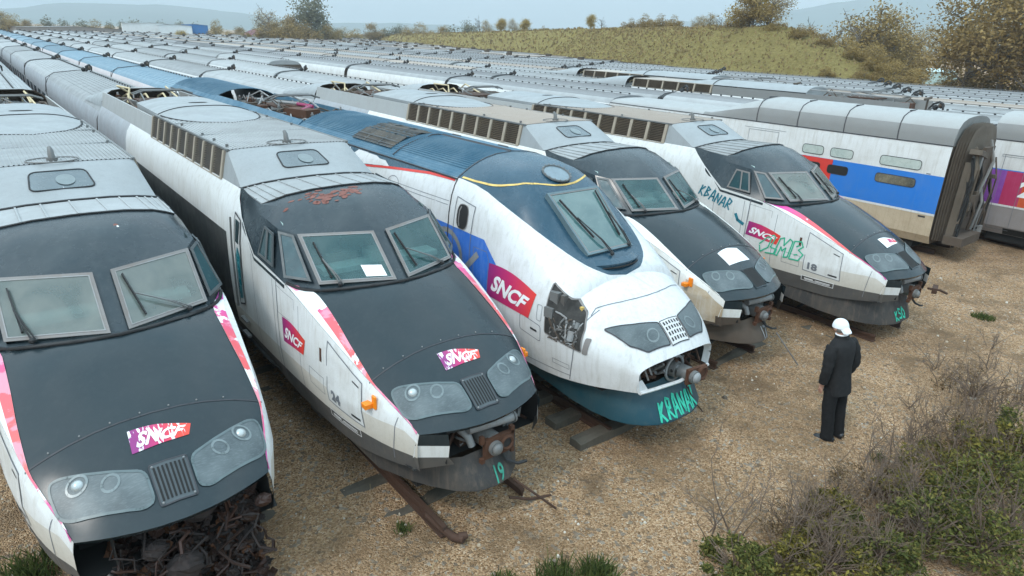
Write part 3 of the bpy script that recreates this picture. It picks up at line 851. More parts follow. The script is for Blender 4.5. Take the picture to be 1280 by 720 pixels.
    for sg in (-1, 1):
        Y = frange(.30, 3.0, 30); wh = []; pk = []
        for a_, b_ in zip(Y[:-1], Y[1:]):
            wh.append([(sg*IN(a_), a_), (sg*(EX(a_)-.003), a_), (sg*(EX(b_)-.003), b_), (sg*IN(b_), b_)])
            pk.append([(sg*IN(a_), a_), (sg*min(OUT(a_), EX(a_)-.004), a_), (sg*min(OUT(b_), EX(b_)-.004), b_), (sg*IN(b_), b_)])
        decal('hood_margin', white, hood, wh, sk.top, .004, .10)
        if o.get('stripe'): decal('pink_stripe', o['stripe'], root, pk, sk.top, .008, .10)
    # ---- left side: door, logo, hatch, number
    if o.get('side', True):
        dq = [(5.02, 1.55), (4.78, 1.62), (4.70, 3.0), (4.98, 3.06)]
        dr = decal('cab_door', white, root, [dq], sk.side, .012, .2)
        decal('door_gap', INK, dr, outline(dq, .025), sk.side, .016, .15)
        wq = poly_round([(4.97, 1.66), (4.83, 1.70), (4.76, 2.42), (4.86, 2.56), (4.95, 2.40)], .03)
        decal('door_window', GLASS_TEAL, dr, [wq], sk.side, .02, .15)
        w2 = [(4.93, 2.62), (4.80, 2.60), (4.74, 2.96), (4.92, 2.98)]
        decal('door_window', GLASS_DK, dr, [w2], sk.side, .02, .15)
        mb = MB(); mb.tube([(-1.44, 5.06, 1.5), (-1.44, 5.02, 2.5), (-1.42, 4.98, 3.0)], .016, 5)
        for z in (1.05, 1.3): mb.box((-1.40, 4.9, z), (.06, .3, .03))
        mb.build('handrail', STEEL, dr)
    if o.get('logo_q'):
        q = o['logo_q']
        n_ = 10
        shp = [bilin(q, i/n_, 0) for i in range(n_+1)]+[bilin(q, 1-i/n_, 1+.13*math.sin(PI*(1-i/n_))) for i in range(n_+1)]
        lg = decal('side_logo', badgemat('side_logo', 0, 1, q[0][0], q[1][0]), root, [shp], sk.side, .006, .06)
        iq = [bilin(q, .07, .22), bilin(q, .95, .20), bilin(q, .95, .72), bilin(q, .07, .74)]
        decal('logo_lettering', WHITEINK, lg, text_on(iq, 'SNCF', .035), sk.side, .011, .05)
    hq = [(1.85, 1.25), (1.08, 1.19), (1.12, 1.77), (1.86, 2.07)]
    hatch = decal('service_hatch', white, root, [hq], sk.side, .004, .1)
    decal('hatch_gap', GREYINK, hatch, outline(hq, .014), sk.side, .007, .1)
    decal('hatch_latch', INK, hatch, [[(1.32, 1.255), (1.14, 1.24), (1.14, 1.275), (1.32, 1.29)], [(1.30, 1.73), (1.17, 1.69), (1.17, 1.71), (1.30, 1.75)]], sk.side, .008, .1)
    seams = [[(3.34, .95), (3.30, 2.52)], [(3.35, .95), (3.31, 2.52)], [(2.62, 1.0), (2.62, 2.3)], [(3.45, 1.0), (3.45, 2.45)], [(.62, .95), (.55, 1.58)], [(4.25, 1.0), (4.25, 2.6)]]
    pol = []
    for s_ in seams: pol += stroke(s_, .010)
    pol += outline([(2.35, 1.30), (1.95, 1.28), (1.95, 1.52), (2.35, 1.54)], .008)+outline([(3.3, 2.0), (2.75, 2.0), (2.75, 2.35), (3.3, 2.4)], .006)
    decal('panel_gap', GREYINK, root, pol, sk.side, .004, .12)
    pq = [(1.85, 1.02), (1.18, 1.0), (1.18, 1.10), (1.85, 1.12)]
    pl = decal('data_plate', DGREY, root, [pq], sk.side, .006, .1)
    decal('plate_edge', WHITEINK, pl, outline(pq, .010)+stroke([(1.78, 1.07), (1.6, 1.066)], .02)+stroke([(1.55, 1.065), (1.25, 1.055)], .014)+stroke([(1.78, 1.045), (1.25, 1.03)], .01), sk.side, .010, .1)
    if o.get('number'):
        decal('painted_number', GREYINK, root, text_on([(1.76, 1.29), (1.55, 1.275), (1.55, 1.43), (1.76, 1.445)], o['number'], .05, .0), sk.side, .009, .06)
    decal('lamp_socket', RUST, root, [[(2.03, 1.74), (1.98, 1.74), (1.98, 1.93), (2.03, 1.93)]], sk.side, .006, .1)
    if o.get('mud'):
        mp_ = [(.98, .95), (.38, .95), (.38, 1.34), (.60, 1.52), (.98, 1.66)]
        decal('mud_splash', MUD, root, [mp_], sk.side, .006, .06)
    # orange marker lamps
    for sg in (-1, 1):
        c = sk.side(.88, 1.62, .0, sg)
        if c and o.get('markers', True):
            mb = MB(); mb.box((c.x+sg*.012, .88, 1.62), (.03, .09, .17), 0, 1); mb.box((c.x+sg*.07, .95, 1.57), (.11, .11, .07), 0, 0)
            mb.build('marker_lamp', [ORANGE, ORANGE], root, bevel=.01)
    # rust flake on the cab roof
    if o.get('rust'):
        ck = Skin(cab)
        pol = []
        for cx, cy, sx_, n_ in ((-.42, 3.62, .30, 46), (.02, 3.70, .16, 34), (-.55, 3.78, .14, 8)):
            for k in range(n_):
                x = cx+rnd.gauss(0, sx_*.6); y = cy+rnd.gauss(0, .06)-.10*x; r_ = rnd.uniform(.02, .06)
                pol.append([(x+r_*rnd.uniform(.6, 1.3)*math.cos(a*PI/4), y+r_*.6*rnd.uniform(.6, 1.2)*math.sin(a*PI/4)) for a in range(8)])
        decal('rust_patch', BARE_RUST, cab, pol, ck.top, .004, .06)
    elif o.get('chip'):
        ck = Skin(cab)
        decal('paint_chip', BARE_RUST, cab, [arcpts(.33, 3.56, .03, .035, 0, 360, 9)[:-1]], ck.top, .004, .06)
        decal('paint_chip', WHITEINK, cab, [arcpts(.345, 3.54, .014, .016, 0, 360, 7)[:-1]], ck.top, .006, .06)
    # ---- plough apron: a sloping shelf under the nose with a thin rim
    mb = MB(); g = []
    AB = o.get('rim', [(0, -.07, .50), (.25, -.03, .50), (.46, .13, .50), (.66, .39, .50), (.80, .60, .51), (1.05, 1.02, .57), (1.15, 1.6, .70)])
    nA = len(AB)-1
    for sg in (-1, 1):
        g = []
        for k, (bx_, by_, bz_) in enumerate(AB):
            t = k/nA; tx = lerp(bx_*.92, side_x(max(.4, by_), .9)-.03, t); ty = by_+lerp(.26, .02, t)
            g.append([(sg*tx, ty, .92), (sg*lerp(tx, bx_, .45), lerp(ty, by_, .4), lerp(.92, bz_, .5)), (sg*bx_, by_, bz_+.03), (sg*bx_, by_, bz_), (sg*bx_*.9, by_+.10, bz_+.01)])
        mb.grid(g)
    ap = mb.build('plough_apron', o.get('apron', APRON), root, smooth=40) if o.get('apron', APRON) else None
    if o.get('tag'):
        s_, qd, mt = o['tag']; ak = Skin(ap)
        decal('chalk_number' if s_.isdigit() else 'graffiti', mt, ap, text_on(qd, s_, .02), ak.front, .008, .05)
    if o.get('coupler', True): coupler(root)
    # pipes and ducts low on the side, bogies
    mb = MB(); mb.box((0, 1.7, .62), (1.5, 2.2, .44)); mb.build('dark_gap_filler', BLACK, root)  # black box added so the gap beneath the nose stays dark
    bogie(root, 4.1); bogie(root, 14.6)
    mb = MB()
    for k in range(9):
        y = 6.4+k*.85; mb.box((rnd.uniform(-.15, .15), y, .62), (2.3, .7, rnd.uniform(.3, .55)))
    mb.build('underframe_box', DGREY, root)
    return root, sk, dict(body=body, hood=hood, cab=cab)
# ------------------------------------------------------------------ round-nosed power car (white with blue hood)
BXs = [1.21, 1.24, 1.30, 1.48, 1.88, 2.45, 3.12, 3.6, 4.1]
BX3 = pchip(BXs, [0.0, .33, .46, .66, .85, 1.0, 1.08, 1.12, 1.15])
BZ3 = pchip(BXs, [2.31, 2.36, 2.41, 2.52, 2.72, 2.97, 3.21, 3.37, 3.42])
ZN3 = pchip([-.05, .03, .32, .7, 1.21], [1.48, 1.60, 1.87, 2.09, 2.31])
W3 = pchip([-.05, .1, .3, .6, 1.0, 1.6, 2.5, 20], [.84, .99, 1.13, 1.25, 1.33, 1.375, 1.395, 1.40])
ZT3 = pchip([1.21, 1.38, 1.58, 2.59, 2.85, 3.2, 3.65, 4.25], [2.31, 2.46, 2.54, 3.36, 3.53, 3.69, 3.77, 3.79])
LEN3 = 24.95
def sec3(y, t):
    """half section of the white shell: t 0 bottom - 1 waist - 2 top boundary"""
    W = W3(y); zb = lerp(1.0, .86, min(1, max(0, y-.2)/1.4)); zw = lerp(1.28, 1.62, min(1, max(0, y)/1.2))
    if y < 1.21: bx, bz = 0.0, ZN3(y)
    else: bx, bz = BX3(y), BZ3(y)
    if t <= 1:
        return (W*lerp(.95, 1, math.sin(t*PI/2)), lerp(zb, zw, t))
    u = t-1
    p0 = (W, zw); p3 = (bx, bz)
    h = bz-zw
    p1 = (W, zw+h*.62)
    k = min(1, max(0, (y-.9)/2.6))
    # incoming direction: flat near the nose, steep along the cab
    p2 = (lerp(bx+(W-bx)*.62, bx+(W-bx)*.75, k), lerp(bz-.02, bz-h*.14, k))
    c = [(1-u)**3, 3*u*(1-u)**2, 3*u*u*(1-u), u**3]
    return (sum(a*b[0] for a, b in zip(c, (p0, p1, p2, p3))), sum(a*b[1] for a, b in zip(c, (p0, p1, p2, p3))))
def bub(y, xr):
    bx, bz = BX3(y), BZ3(y); zt = max(ZT3(y), bz)
    ex = lerp(2.2, 4.5, min(1, max(0, (y-1.4)/.25)))
    if y > 2.6: ex = lerp(4.5, 2.3, min(1, (y-2.6)/.9))
    return (xr*bx, y, bz+(zt-bz)*(1-abs(xr)**ex))

def round_nose_power_car(label, loc, rz):
    root = thing('power_car', label, 'power car', loc, rz)
    rnd = random.Random(11)
    ts = frange(0, 1, 4)+frange(1, 2, 16)[1:]
    ys = [-.05, 0, .07, .16, .28, .42, .58, .75, .95, 1.1, 1.21, 1.24, 1.30, 1.38, 1.48, 1.65, 1.88, 2.15, 2.45, 2.8, 3.12, 3.4, 3.7, 4.1]
    mb = MB()
    def warp(x, y): return y+.16*(abs(x)/1.0)**2*max(0, 1-max(0, y)/1.2) if y < 1.2 else y
    for sg in (-1, 1):
        g = []
        for y in ys:
            row = []
            for t in ts:
                x, z = sec3(y, t); row.append((sg*x, warp(x, y), z))
            g.append(row)
        mb.grid(g, lambda i, j: 0)
    # straight flanks up to the gutter
    prof = [(1.33, .86), (1.385, 1.2), (1.40, 1.62), (1.40, 2.2), (1.39, 2.6), (1.345, 3.0), (1.27, 3.25), (1.17, 3.40)]
    prof0 = [sec3(4.1, t) for t in (0, .5, 1, 1.25, 1.5, 1.7, 1.86, 2.0)]
    for sg in (-1, 1):
        yy = [4.1, 4.4, 5.2, 8, 12, 16, LEN3]
        g = [[(sg*lerp(a[0], b[0], min(1, (y-4.1)/.8)), y, lerp(a[1], b[1], min(1, (y-4.1)/.8))) for a, b in zip(prof0, prof)] for y in yy]
        mb.grid(g, lambda i, j: 0)
    mb.quad((-1.1, .5, .93), (1.1, .5, .93), (1.36, 4, .88), (-1.36, 4, .88), 1)
    mb.quad((-1.36, 4, .88), (1.36, 4, .88), (1.36, LEN3, .88), (-1.36, LEN3, .88), 1)
    mb.quad((-1.38, LEN3, .9), (1.38, LEN3, .9), (1.15, LEN3, 3.38), (-1.15, LEN3, 3.38), 1)
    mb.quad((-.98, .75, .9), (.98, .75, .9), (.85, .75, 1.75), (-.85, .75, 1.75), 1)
    body = mb.build('body', [WHITE_SKIRT, BLACK], root, smooth=40)
    # lip and the surviving cheek of the nose opening
    mb = MB(); rim = []
    for sg in (-1, 1):
        r_ = []
        for t in frange(.0, 2, 20):
            x, z = sec3(-.05, t); r_.append((sg*x, warp(x, -.05), z))
        rim.append(r_)
    full = list(reversed(rim[0]))[:0]+rim[0]+list(reversed(rim[1]))[1:]
    g2 = [(x*.95, y+.10, z-.055 if z > 1.2 else z+.03) for x, y, z in full]
    mb.grid([full, g2])
    ln = MB(); ln.grid([g2, [(x*.9, .7, z) for x, y, z in g2]]); ln.build('nose_shade_sheet', BLACK, root)  # black sheet, paints the shade inside the nose opening over the white shell
    mb.tube([full[0], (-.45, .02, .985), (0, -.03, .985), (.45, .02, .985), full[-1]], .028, 6)
    ck = [(-.84, .06, 1.20), (-.86, .07, 1.1), (-.82, .06, .99), (-.62, .03, .99), (-.70, .12, 1.16)]
    mb.add(ck, [(0, 1, 2, 3, 4)])
    mb.build('nose_lip', WHITE_SKIRT, root, smooth=40)
    # ---- blue hood bubble
    xr = [-1, -.97, -.9, -.8, -.65, -.5, -.3, 0, .3, .5, .65, .8, .9, .97, 1]
    yb = [1.211, 1.25, 1.30, 1.38, 1.46, 1.58, 1.75, 2.0, 2.3, 2.59, 2.78, 2.95, 3.15, 3.35, 3.6, 3.85, 4.1, 4.25]
    mb = MB(); g = [[bub(y, x) for x in xr] for y in yb]
    mb.grid(g)
    hood = mb.build('hood_shell', TEAL, root, smooth=50)
    mb = MB()
    vis = [(lerp(-.50, .50, i/14)*1.0, 0) for i in range(15)]
    pts = []
    for i in range(15):
        x = lerp(-.56, .56, i/14); y = 1.30+.22*(x/.56)**2; pts.append((x, y-.05, 2.475+.03*(1-(x/.56)**2)))
    low = [(x*.98, y+.01, z-.06) for x, y, z in pts]
    back = [(x*.96, y+.12, z+.05) for x, y, z in pts]
    mb.grid([low, pts, back]); mb.build('visor_ledge', TEAL, root, smooth=40)
    mb = MB(); mb.tube([(x, y-.005, z-.055) for x, y, z in pts[2:]], .016, 5); mb.build('visor_slot', BLACK, root)
    hk = Skin(hood); sk = Skin(body)
    # windscreen
    q = [Vector(p) for p in ((-.50, 1.60, 2.585), (.50, 1.60, 2.585), (.57, 2.56, 3.375), (-.57, 2.56, 3.375))]
    n = (q[1]-q[0]).cross(q[3]-q[0]).normalized()
    if n.z < 0: n = -n
    q = [p+n*.028 for p in q]
    mb = MB(); inn, n = frame_ring(mb, q, .035, .016, 0, (0, -1, 1)); mb2 = MB(); mb2.add([p+n*.006 for p in inn], [(0, 1, 2, 3)])
    for i in range(4):     # skirt of the frame down to the hood
        a, b = q[i], q[(i+1) % 4]; mb.add([a, b, b-n*.09, a-n*.09], [(0, 1, 2, 3)], 0)
    pane = mb2.build('windscreen', GLASS, root); mb.build('window_frame', plain('teal_frame', (.10, .15, .17), .5), pane)
    mb = MB(); i3, _ = frame_ring(mb, [p+n*.008 for p in inn], .018, .006, 0, (0, -1, 1)); mb.build('pane_seal', FRAME, pane)
    wiper(q, n, pane, (.46, -.06), None, (.12, .86), (.30, .22)); wiper(q, n, pane, (.92, .02), None, (.88, .92), (.84, .18))
    # round hatch
    cen = (.0, 2.96)
    c = hk.top(cen[0], cen[1], .0); nn = (hk.top(cen[0], cen[1], 1)-c).normalized()
    uu = Vector((1, 0, 0)); vv = nn.cross(uu).normalized()
    mb = MB(); ring = [c+nn*.03+uu*.25*math.cos(k*PI/12)+vv*.235*math.sin(k*PI/12) for k in range(24)]
    ring = [p-nn*.018 for p in ring]
    mb.add(ring, [tuple(range(24))], 0); ht = mb.build('roof_hatch', plain('hatch_glass', (.15, .20, .23), .25), root)
    mb = MB(); mb.tube(ring+ring[:1], .02, 6)
    mb.build('hatch_ring', FRAME_DK, ht)
    mb = MB()
    for k in range(16): mb.ball(c+nn*.045+uu*.255*math.cos(k*PI/8)+vv*.24*math.sin(k*PI/8), .011, 6, 4)
    mb.build('hatch_bolt', PIPE, ht)
    # yellow line
    YL = pchip([0, .2, .45, .75, .98, 1.08, 1.12], [2.72, 2.735, 2.81, 3.02, 3.38, 3.75, 4.1])
    yl = [(x, YL(abs(x))) for x in frange(-1.12, 1.12, 70)]
    decal('yellow_line', YELLOW, root, stroke(yl, .032), hk.top, .006, .08)
    # body/roof seam ring
    mb = MB()
    mb.tube([(s_[0], 4.2, s_[1]) for s_ in [(-p[0]*1.003, p[1]) for p in prof0]]+[bub(4.2, x) for x in xr]+[(p[0]*1.003, 4.2, p[1]) for p in reversed(prof0)], .013, 5)
    mb.build('body_seam', INK, root)
    # ---- ribbed blue roof
    def roofrow(y, ribs=True):
        out = []
        for i in range(45):
            x = lerp(-1.17, 1.17, i/44); z = 3.40+.35*(1-(abs(x)/1.17)**2.4)
            if ribs and 3 < i < 41:
                out += [(x-.008, y, z), (x-.004, y, z+.026), (x+.012, y, z+.026), (x+.016, y, z)]
            else: out += [(x-.008, y, z), (x-.006, y, z), (x+.014, y, z), (x+.016, y, z)]
        return out
    mb = MB(); mb.grid([roofrow(4.26), roofrow(11.6)])
    roof = mb.build('roof', BLUEROOF, root)
    mb = MB(); mb.grid([roofrow(19.2), roofrow(LEN3)]); mb.build('roof', BLUEROOF, root)
    rk = Skin(roof)
    mb = MB(); mb.quad((-1.15, 11.6, 3.38), (1.15, 11.6, 3.38), (1.15, 19.2, 3.38), (-1.15, 19.2, 3.38)); mb.build('well_floor', DGREY, root)
    for sg in (-1, 1):
        mb = MB(); mb.add([(sg*1.17, 11.6, 3.40), (sg*1.17, 19.2, 3.40), (sg*.98, 19.2, 3.58), (sg*.98, 11.6, 3.58), (sg*.95, 11.6, 3.40), (sg*.95, 19.2, 3.40)], [(0, 1, 2, 3), (3, 2, 5, 4), (0, 3, 4), (1, 5, 2)])
        mb.build('well_edge', BLUEROOF, root)
    mb = MB(); roof_gear(mb, -.85, .85, 12.0, 18.8, 3.40, 52, rnd, .9)
    mb.box((-.3, 13.4, 3.55), (.5, 1.0, .22), .3, 3)
    for k in range(4): mb.cyl((rnd.uniform(-.5, .6), 13.2+k*.9, 3.62), (rnd.uniform(-.5, .6), 13.7+k*.9, 3.66), .05, 8, 4 if k < 2 else 2)
    mb.build('roof_equipment', [STEEL, BROWN, PIPE, RUST, MAGENTA], root)
    pantograph(root, 15.3, 3.62)
    # dark grilles, panel joints, gutter
    decal('roof_vent', LOUV, root, [[(-1.0, 6.9), (-.02, 6.9), (-.02, 8.7), (-1.0, 8.7)]], rk.top, .03, .15)
    mb = MB()
    for y in (7.5, 8.1): mb.tube([tuple(rk.top(x, y, .045)) for x in frange(-1.0, -.02, 5)], .015, 4)
    for x in frange(-.98, -.04, 14): mb.tube([tuple(rk.top(x, 6.92, .036)), tuple(rk.top(x, 8.68, .036))], .008, 4)
    mb.build('vent_bar', FRAME_DK, root)
    mb = MB(); mb.tube([tuple(rk.top(x, 6.6, .02)) for x in frange(-1.12, .1, 8)], .012, 4)
    mb.tube([tuple(rk.top(.1, y, .03)) for y in (4.3, 6.6)], .035, 4); mb.tube([tuple(rk.top(.28, y, .03)) for y in (4.7, 5.0)], .03, 4); mb.tube([tuple(rk.top(.28, y, .03)) for y in (6.3, 6.6)], .03, 4)
    for sg in (-1, 1): mb.tube([(sg*1.185, 4.2, 3.405), (sg*1.185, LEN3, 3.405)], .016, 5)
    mb.build('roof_joint', INK, root)
    mb = MB()
    top = [tuple(rk.top(x, 0, 0) or (0, 0, 0)) for x in ()]
    ridge = [[(x, y, 3.40+.35*(1-(abs(x)/1.17)**2.4)+.028) for x in (.16, .35, .6, .85, 1.0)] for y in (4.3, 6.5)]
    mb.grid(ridge); mb.build('roof_panel', BLUEROOF, root, smooth=30)
    # blue below the gutter with its red edge
    def zr(y): return pchip([4.2, 4.9, 5.6, 6.4, 8.2, LEN3], [3.385, 3.375, 3.32, 3.25, 3.08, 3.02])(y)
    Y = frange(4.25, LEN3-.05, 50); bl = []; rd = []
    for a, b in zip(Y[:-1], Y[1:]):
        bl.append([(a, zr(a)), (b, zr(b)), (b, 3.395), (a, 3.395)]); rd.append([(a, zr(a)-.03), (b, zr(b)-.03), (b, zr(b)+.012), (a, zr(a)+.012)])
    decal('blue_gutter_band', TEAL, root, bl, sk.side, .004, .5); decal('red_line', RED, root, rd, sk.side, .007, .5)
    # ---- lamps and centre grille
    for sg in (-1, 1):
        base = [(.215, .335), (.215, .06), (.62, .13), (.82, .31), (1.0, .67), (.60, .47)]
        pol = poly_round([(sg*x, y) for x, y in base], .03, 3)
        hl = decal('headlight', LENS, root, [pol], sk.top, .010, .05)
        decal('lens_rim', INK, hl, outline(pol, .014), sk.top, .014, .05)
        decal('lamp', LENS_IN, hl, stroke(arcpts(sg*.42, .24, .10, .07, 0, 360, 18), .02), sk.top, .014, .05)
        None
    gq = [(-.19, .045), (.19, .045), (.19, .335), (-.19, .335)]
    gr = decal('nose_grille', WHITE_SKIRT, root, [gq], sk.top, .010, .05)
    decal('grille_edge', INK, gr, outline(gq, .010), sk.top, .013, .05)
    sl = []
    for r_ in range(4):
        for c_ in range(6):
            u = .10+c_*.155; v = .10+r_*.22; sl.append(poly_round([bilin(gq, u, v), bilin(gq, u+.075, v), bilin(gq, u+.075, v+.15), bilin(gq, u, v+.15)], .01, 2))
    decal('grille_slot', BLACK, gr, sl, sk.top, .015, .05)
    # ---- nose seam
    ns = stroke([(1.02, .95), (.96, 1.3), (.93, 1.6), (.93, 1.85), (.90, 2.02)], .014)
    decal('nose_seam', GREYINK, root, ns, sk.side, .004, .06)
    tp = stroke([(-1.02, .92), (-.9, .95), (-.75, .90), (-.5, .82), (-.25, .77), (0, .75), (.25, .77), (.5, .82), (.75, .90), (.95, .95)], .013)
    decal('nose_seam', GREYINK, root, tp, sk.top, .007, .05)
    decal('hood_crease', plain('pale_crease', (.6, .6, .58), .5), root, stroke([(-.45, .75), (-.55, 1.15)], .01)+stroke([(.30, .76), (.10, 1.2)], .01)+stroke([(-.3, .95), (-.45, .76)], .008), sk.top, .004, .06)
    # ---- left side graphics
    bp = [(12, 1.05), (12, 2.66), (4.9, 2.64), (3.15, 2.60), (2.78, 2.28), (2.98, 1.05)]
    decal('blue_panel', BLUE_P, root, [bp], sk.side, .004, .25)
    sw = stroke(arcpts(4.22, 2.12, .46, .40, -60, 270, 26), .09)+stroke(arcpts(4.30, 2.08, .22, .20, 0, 360, 16), .08)+stroke([(3.95, 1.86), (3.6, 2.0), (3.3, 2.3)], .11)
    decal('swirl_emblem', ROOF, root, sw, sk.side, .008, .08)
    q = [(2.98, 1.70), (1.90, 1.66), (1.78, 2.08), (2.95, 2.26)]
    n_ = 12
    shp = [bilin(q, i/n_, 0) for i in range(n_+1)]+[bilin(q, 1-i/n_, 1+.16*math.sin(PI*(1-i/n_))) for i in range(n_+1)]
    lg = decal('side_logo', badgemat('big_side_logo', 0, 1, 3.0, 1.75), root, [shp], sk.side, .008, .06)
    decal('logo_lettering', WHITEINK, lg, text_on([bilin(q, .08, .24), bilin(q, .93, .18), bilin(q, .93, .74), bilin(q, .08, .80)], 'SNCF', .04), sk.side, .013, .05)
    # cab door with oval window
    dq = [(4.05, 1.1), (3.52, 1.1), (3.50, 3.06), (4.02, 3.14)]
    dr = decal('cab_door', WHITE_SKIRT, root, [[(4.05, 2.62), (3.52, 2.62), (3.50, 3.06), (4.02, 3.14)]], sk.side, .006, .15)
    decal('door_gap', GREYINK, dr, outline(dq, .016), sk.side, .010, .12)
    ov = arcpts(3.79, 2.84, .155, .20, 0, 360, 24)[:-1]
    ov = [(3.79+.155*math.copysign(abs(math.cos(a*PI/12))**.7, math.cos(a*PI/12)), 2.84+.21*math.copysign(abs(math.sin(a*PI/12))**.7, math.sin(a*PI/12))) for a in range(24)]
    wn = decal('door_window', BLACK, dr, [ov], sk.side, .012, .1); decal('window_seal', FRAME, wn, stroke([(3.86, 2.68), (3.885, 2.75), (3.885, 2.93), (3.85, 3.0)], .03)+outline(ov, .014), sk.side, .016, .1)
    decal('panel_gap', GREYINK, root, outline([(3.4, 1.2), (2.98, 1.2), (2.98, 2.3), (3.05, 2.42), (3.4, 2.42)], .010)+stroke([(4.2, .9), (4.2, 3.3)], .012)
          +stroke([(9.5, 3.0), (4.25, 3.02)], .010)+stroke([(9.5, 2.93), (4.25, 2.95)], .010)+stroke([(6.6, 2.9), (6.6, 1.0)], .01)+outline(poly_round([(2.10, 1.42), (1.62, 1.36), (1.62, 1.62), (2.10, 1.68)], .05), .012)
          +outline(poly_round([(1.72, 1.70), (1.62, 1.70), (1.62, 1.95), (1.72, 1.95)], .03), .008)+stroke([(2.4, .95), (1.0, 1.02)], .01)+outline([(1.35, 1.12), (1.02, 1.12), (1.02, 1.19), (1.35, 1.19)], .008)+outline(arcpts(6.2, 2.98, .22, .14, 0, 180, 10), .012), sk.side, .005, .1)
    decal('side_vent', LOUV, root, [[(9.4, 3.02), (7.55, 3.02), (7.55, 3.14), (9.4, 3.14)]], sk.side, .008, .2)
    decal('hatch_latch', INK, root, [[(1.85, 1.50), (1.70, 1.49), (1.70, 1.525), (1.85, 1.535)]], sk.side, .008, .1)
    pq = poly_round([(.80, 1.46), (.72, 1.46), (.72, 1.70), (.80, 1.70)], .02, 2)
    decal('hinge_plate', FRAME, root, [pq], sk.side, .010, .1)
    # torn-out service hatch with machinery; its inner shade is a flat dark decal
    oq = poly_round([(1.52, 1.56), (.815, 1.48), (.865, 1.80), (.98, 1.985), (1.56, 2.315)], .035)
    op = decal('open_hatch', plain('painted_recess_shade', (.03, .028, .026), .9, var=.5, sc=9), root, [oq], sk.side, .005, .03)
    decal('hatch_rim', FRAME, op, outline(oq, .018), sk.side, .012, .03)
    mb = MB()
    def SX(y, z, o_): 
        p = sk.side(y, z, o_); return p if p else Vector((-1.3, y, z))
    mb.box(SX(1.45, 2.12, -.02), (.10, .15, .20), .15, 0); mb.box(SX(1.47, 1.9, -.01), (.09, .16, .16), .15, 0); mb.box(SX(1.30, 2.08, -.03), (.09, .07, .26), .1, 1)
    mb.cyl(SX(1.02, 1.60, .0), SX(1.02, 1.74, .0), .055, 12, 2); mb.cyl(SX(.98, 1.78, 0), SX(1.0, 1.86, 0), .035, 10, 0)
    mb.box(SX(1.08, 2.02, .0), (.05, .05, .06), 0, 3)
    for k in range(46):
        y = rnd.uniform(.92, 1.5); z = rnd.uniform(1.5, 1.52+.5*(y-.5)); z = min(z, 1.9+.35*(y-.85)/.7)
        y2 = min(1.5, max(.92, y+rnd.uniform(-.2, .2))); z2 = min(1.88, max(1.5, z+rnd.uniform(-.25, .25)))
        mb.tube([SX(y, z, .0), SX((y+y2)/2, (z+z2)/2+.02, .02), SX(y2, z2, .0)], rnd.uniform(.006, .018), 5, rnd.choice((0, 1, 2, 2, 4)))
    for k in range(10): mb.ball(SX(rnd.uniform(.92, 1.2), rnd.uniform(1.5, 1.9), 0), rnd.uniform(.015, .035), 7, 5, rnd.choice((0, 2)))
    mb.build('exposed_machinery', [STEEL, DGREY, PIPE, YELLOW, BROWN], op)
    # ---- coupler with ring
    mb = MB()
    mb.cyl((.0, .9, 1.06), (.12, .12, 1.08), .13, 16, 0)
    mb.tube([(.12+.20*math.cos(a*PI/10), .18, 1.08+.20*math.sin(a*PI/10)) for a in range(21)], .022, 6, 2)
    mb.cyl((.14, .10, 1.08), (.2, -.12, 1.06), .11, 16, 0); mb.cyl((.02, .35, 1.12), (.14, .05, 1.12), .05, 10, 2)
    mb.box((.26, -.12, 1.06), (.40, .05, .25), -.1, 3)
    mb.cyl((.17, -.13, 1.06), (.17, -.19, 1.06), .10, 16, 0); mb.ball((.17, -.20, 1.06), (.085, .05, .085), 12, 8, 2)
    mb.tube([(.36+.10*math.cos(a*PI/8), -.16, 1.07+.10*math.sin(a*PI/8)) for a in range(17)], .026, 6, 3); mb.cyl((.36, -.1, 1.07), (.36, -.15, 1.07), .09, 14, 4)
    for k in range(60):
        x = rnd.uniform(-.75, .85); z = rnd.uniform(1.02, 1.42-.25*abs(x)); y = rnd.uniform(.25, .6)
        mb.tube([(x, y+.2, z), (x+rnd.uniform(-.15, .15), y, z+rnd.uniform(-.1, .1)), (x+rnd.uniform(-.2, .2), y-.15, z+rnd.uniform(-.15, .1))], rnd.uniform(.012, .03), 6, rnd.choice((0, 1, 4, 2, 1)))
    for k in range(10): mb.box((rnd.uniform(-.6, .7), rnd.uniform(.3, .6), rnd.uniform(1.0, 1.3)), (rnd.uniform(.06, .2), .15, rnd.uniform(.06, .2)), rnd.uniform(-.4, .4), rnd.choice((1, 4, 0)))
    for x in (-.55, -.45): mb.beam((x, .25, 1.3), (x+.1, .2, 1.04), .025, .025, 2)
    mb.build('coupler', [STEEL, RUST_DK, PIPE, RUST, RUBBER], root, smooth=40)
    # ---- deep teal apron
    mb = MB()
    AB = [(0, -.16, .42), (.25, -.15, .42), (.46, -.09, .42), (.66, .03, .42), (.82, .2, .42), (.93, .42, .42), (1.01, .75, .43), (1.06, 1.15, .46), (1.10, 1.55, .53), (1.16, 1.95, .62), (1.25, 2.4, .74)]
    nA = len(AB)-1
    for sg in (-1, 1):
        g = []
        for k, (x, y, zb) in enumerate(AB):
            t = k/nA; tx = lerp(x*.84, 1.30, t**1.5); ty = y+lerp(.38, .02, t)
            g.append([(sg*tx, ty, .97), (sg*lerp(tx, x, .45), lerp(ty, y, .40), lerp(.97, zb, .55)), (sg*x, y, zb+.035), (sg*x, y, zb), (sg*x*.9, y+.12, zb+.01)])
        mb.grid(g)
    bx2 = MB(); bx2.box((0, 1.6, .62), (1.5, 2.2, .44)); bx2.build('dark_gap_filler', BLACK, root)  # added black block, closes the view under the nose with a dark void
    ap = mb.build('plough_apron', TEAL_SKIRT, root, smooth=40)
    ak = Skin(ap)
    G_ = graffiti_letters('KRANAR')
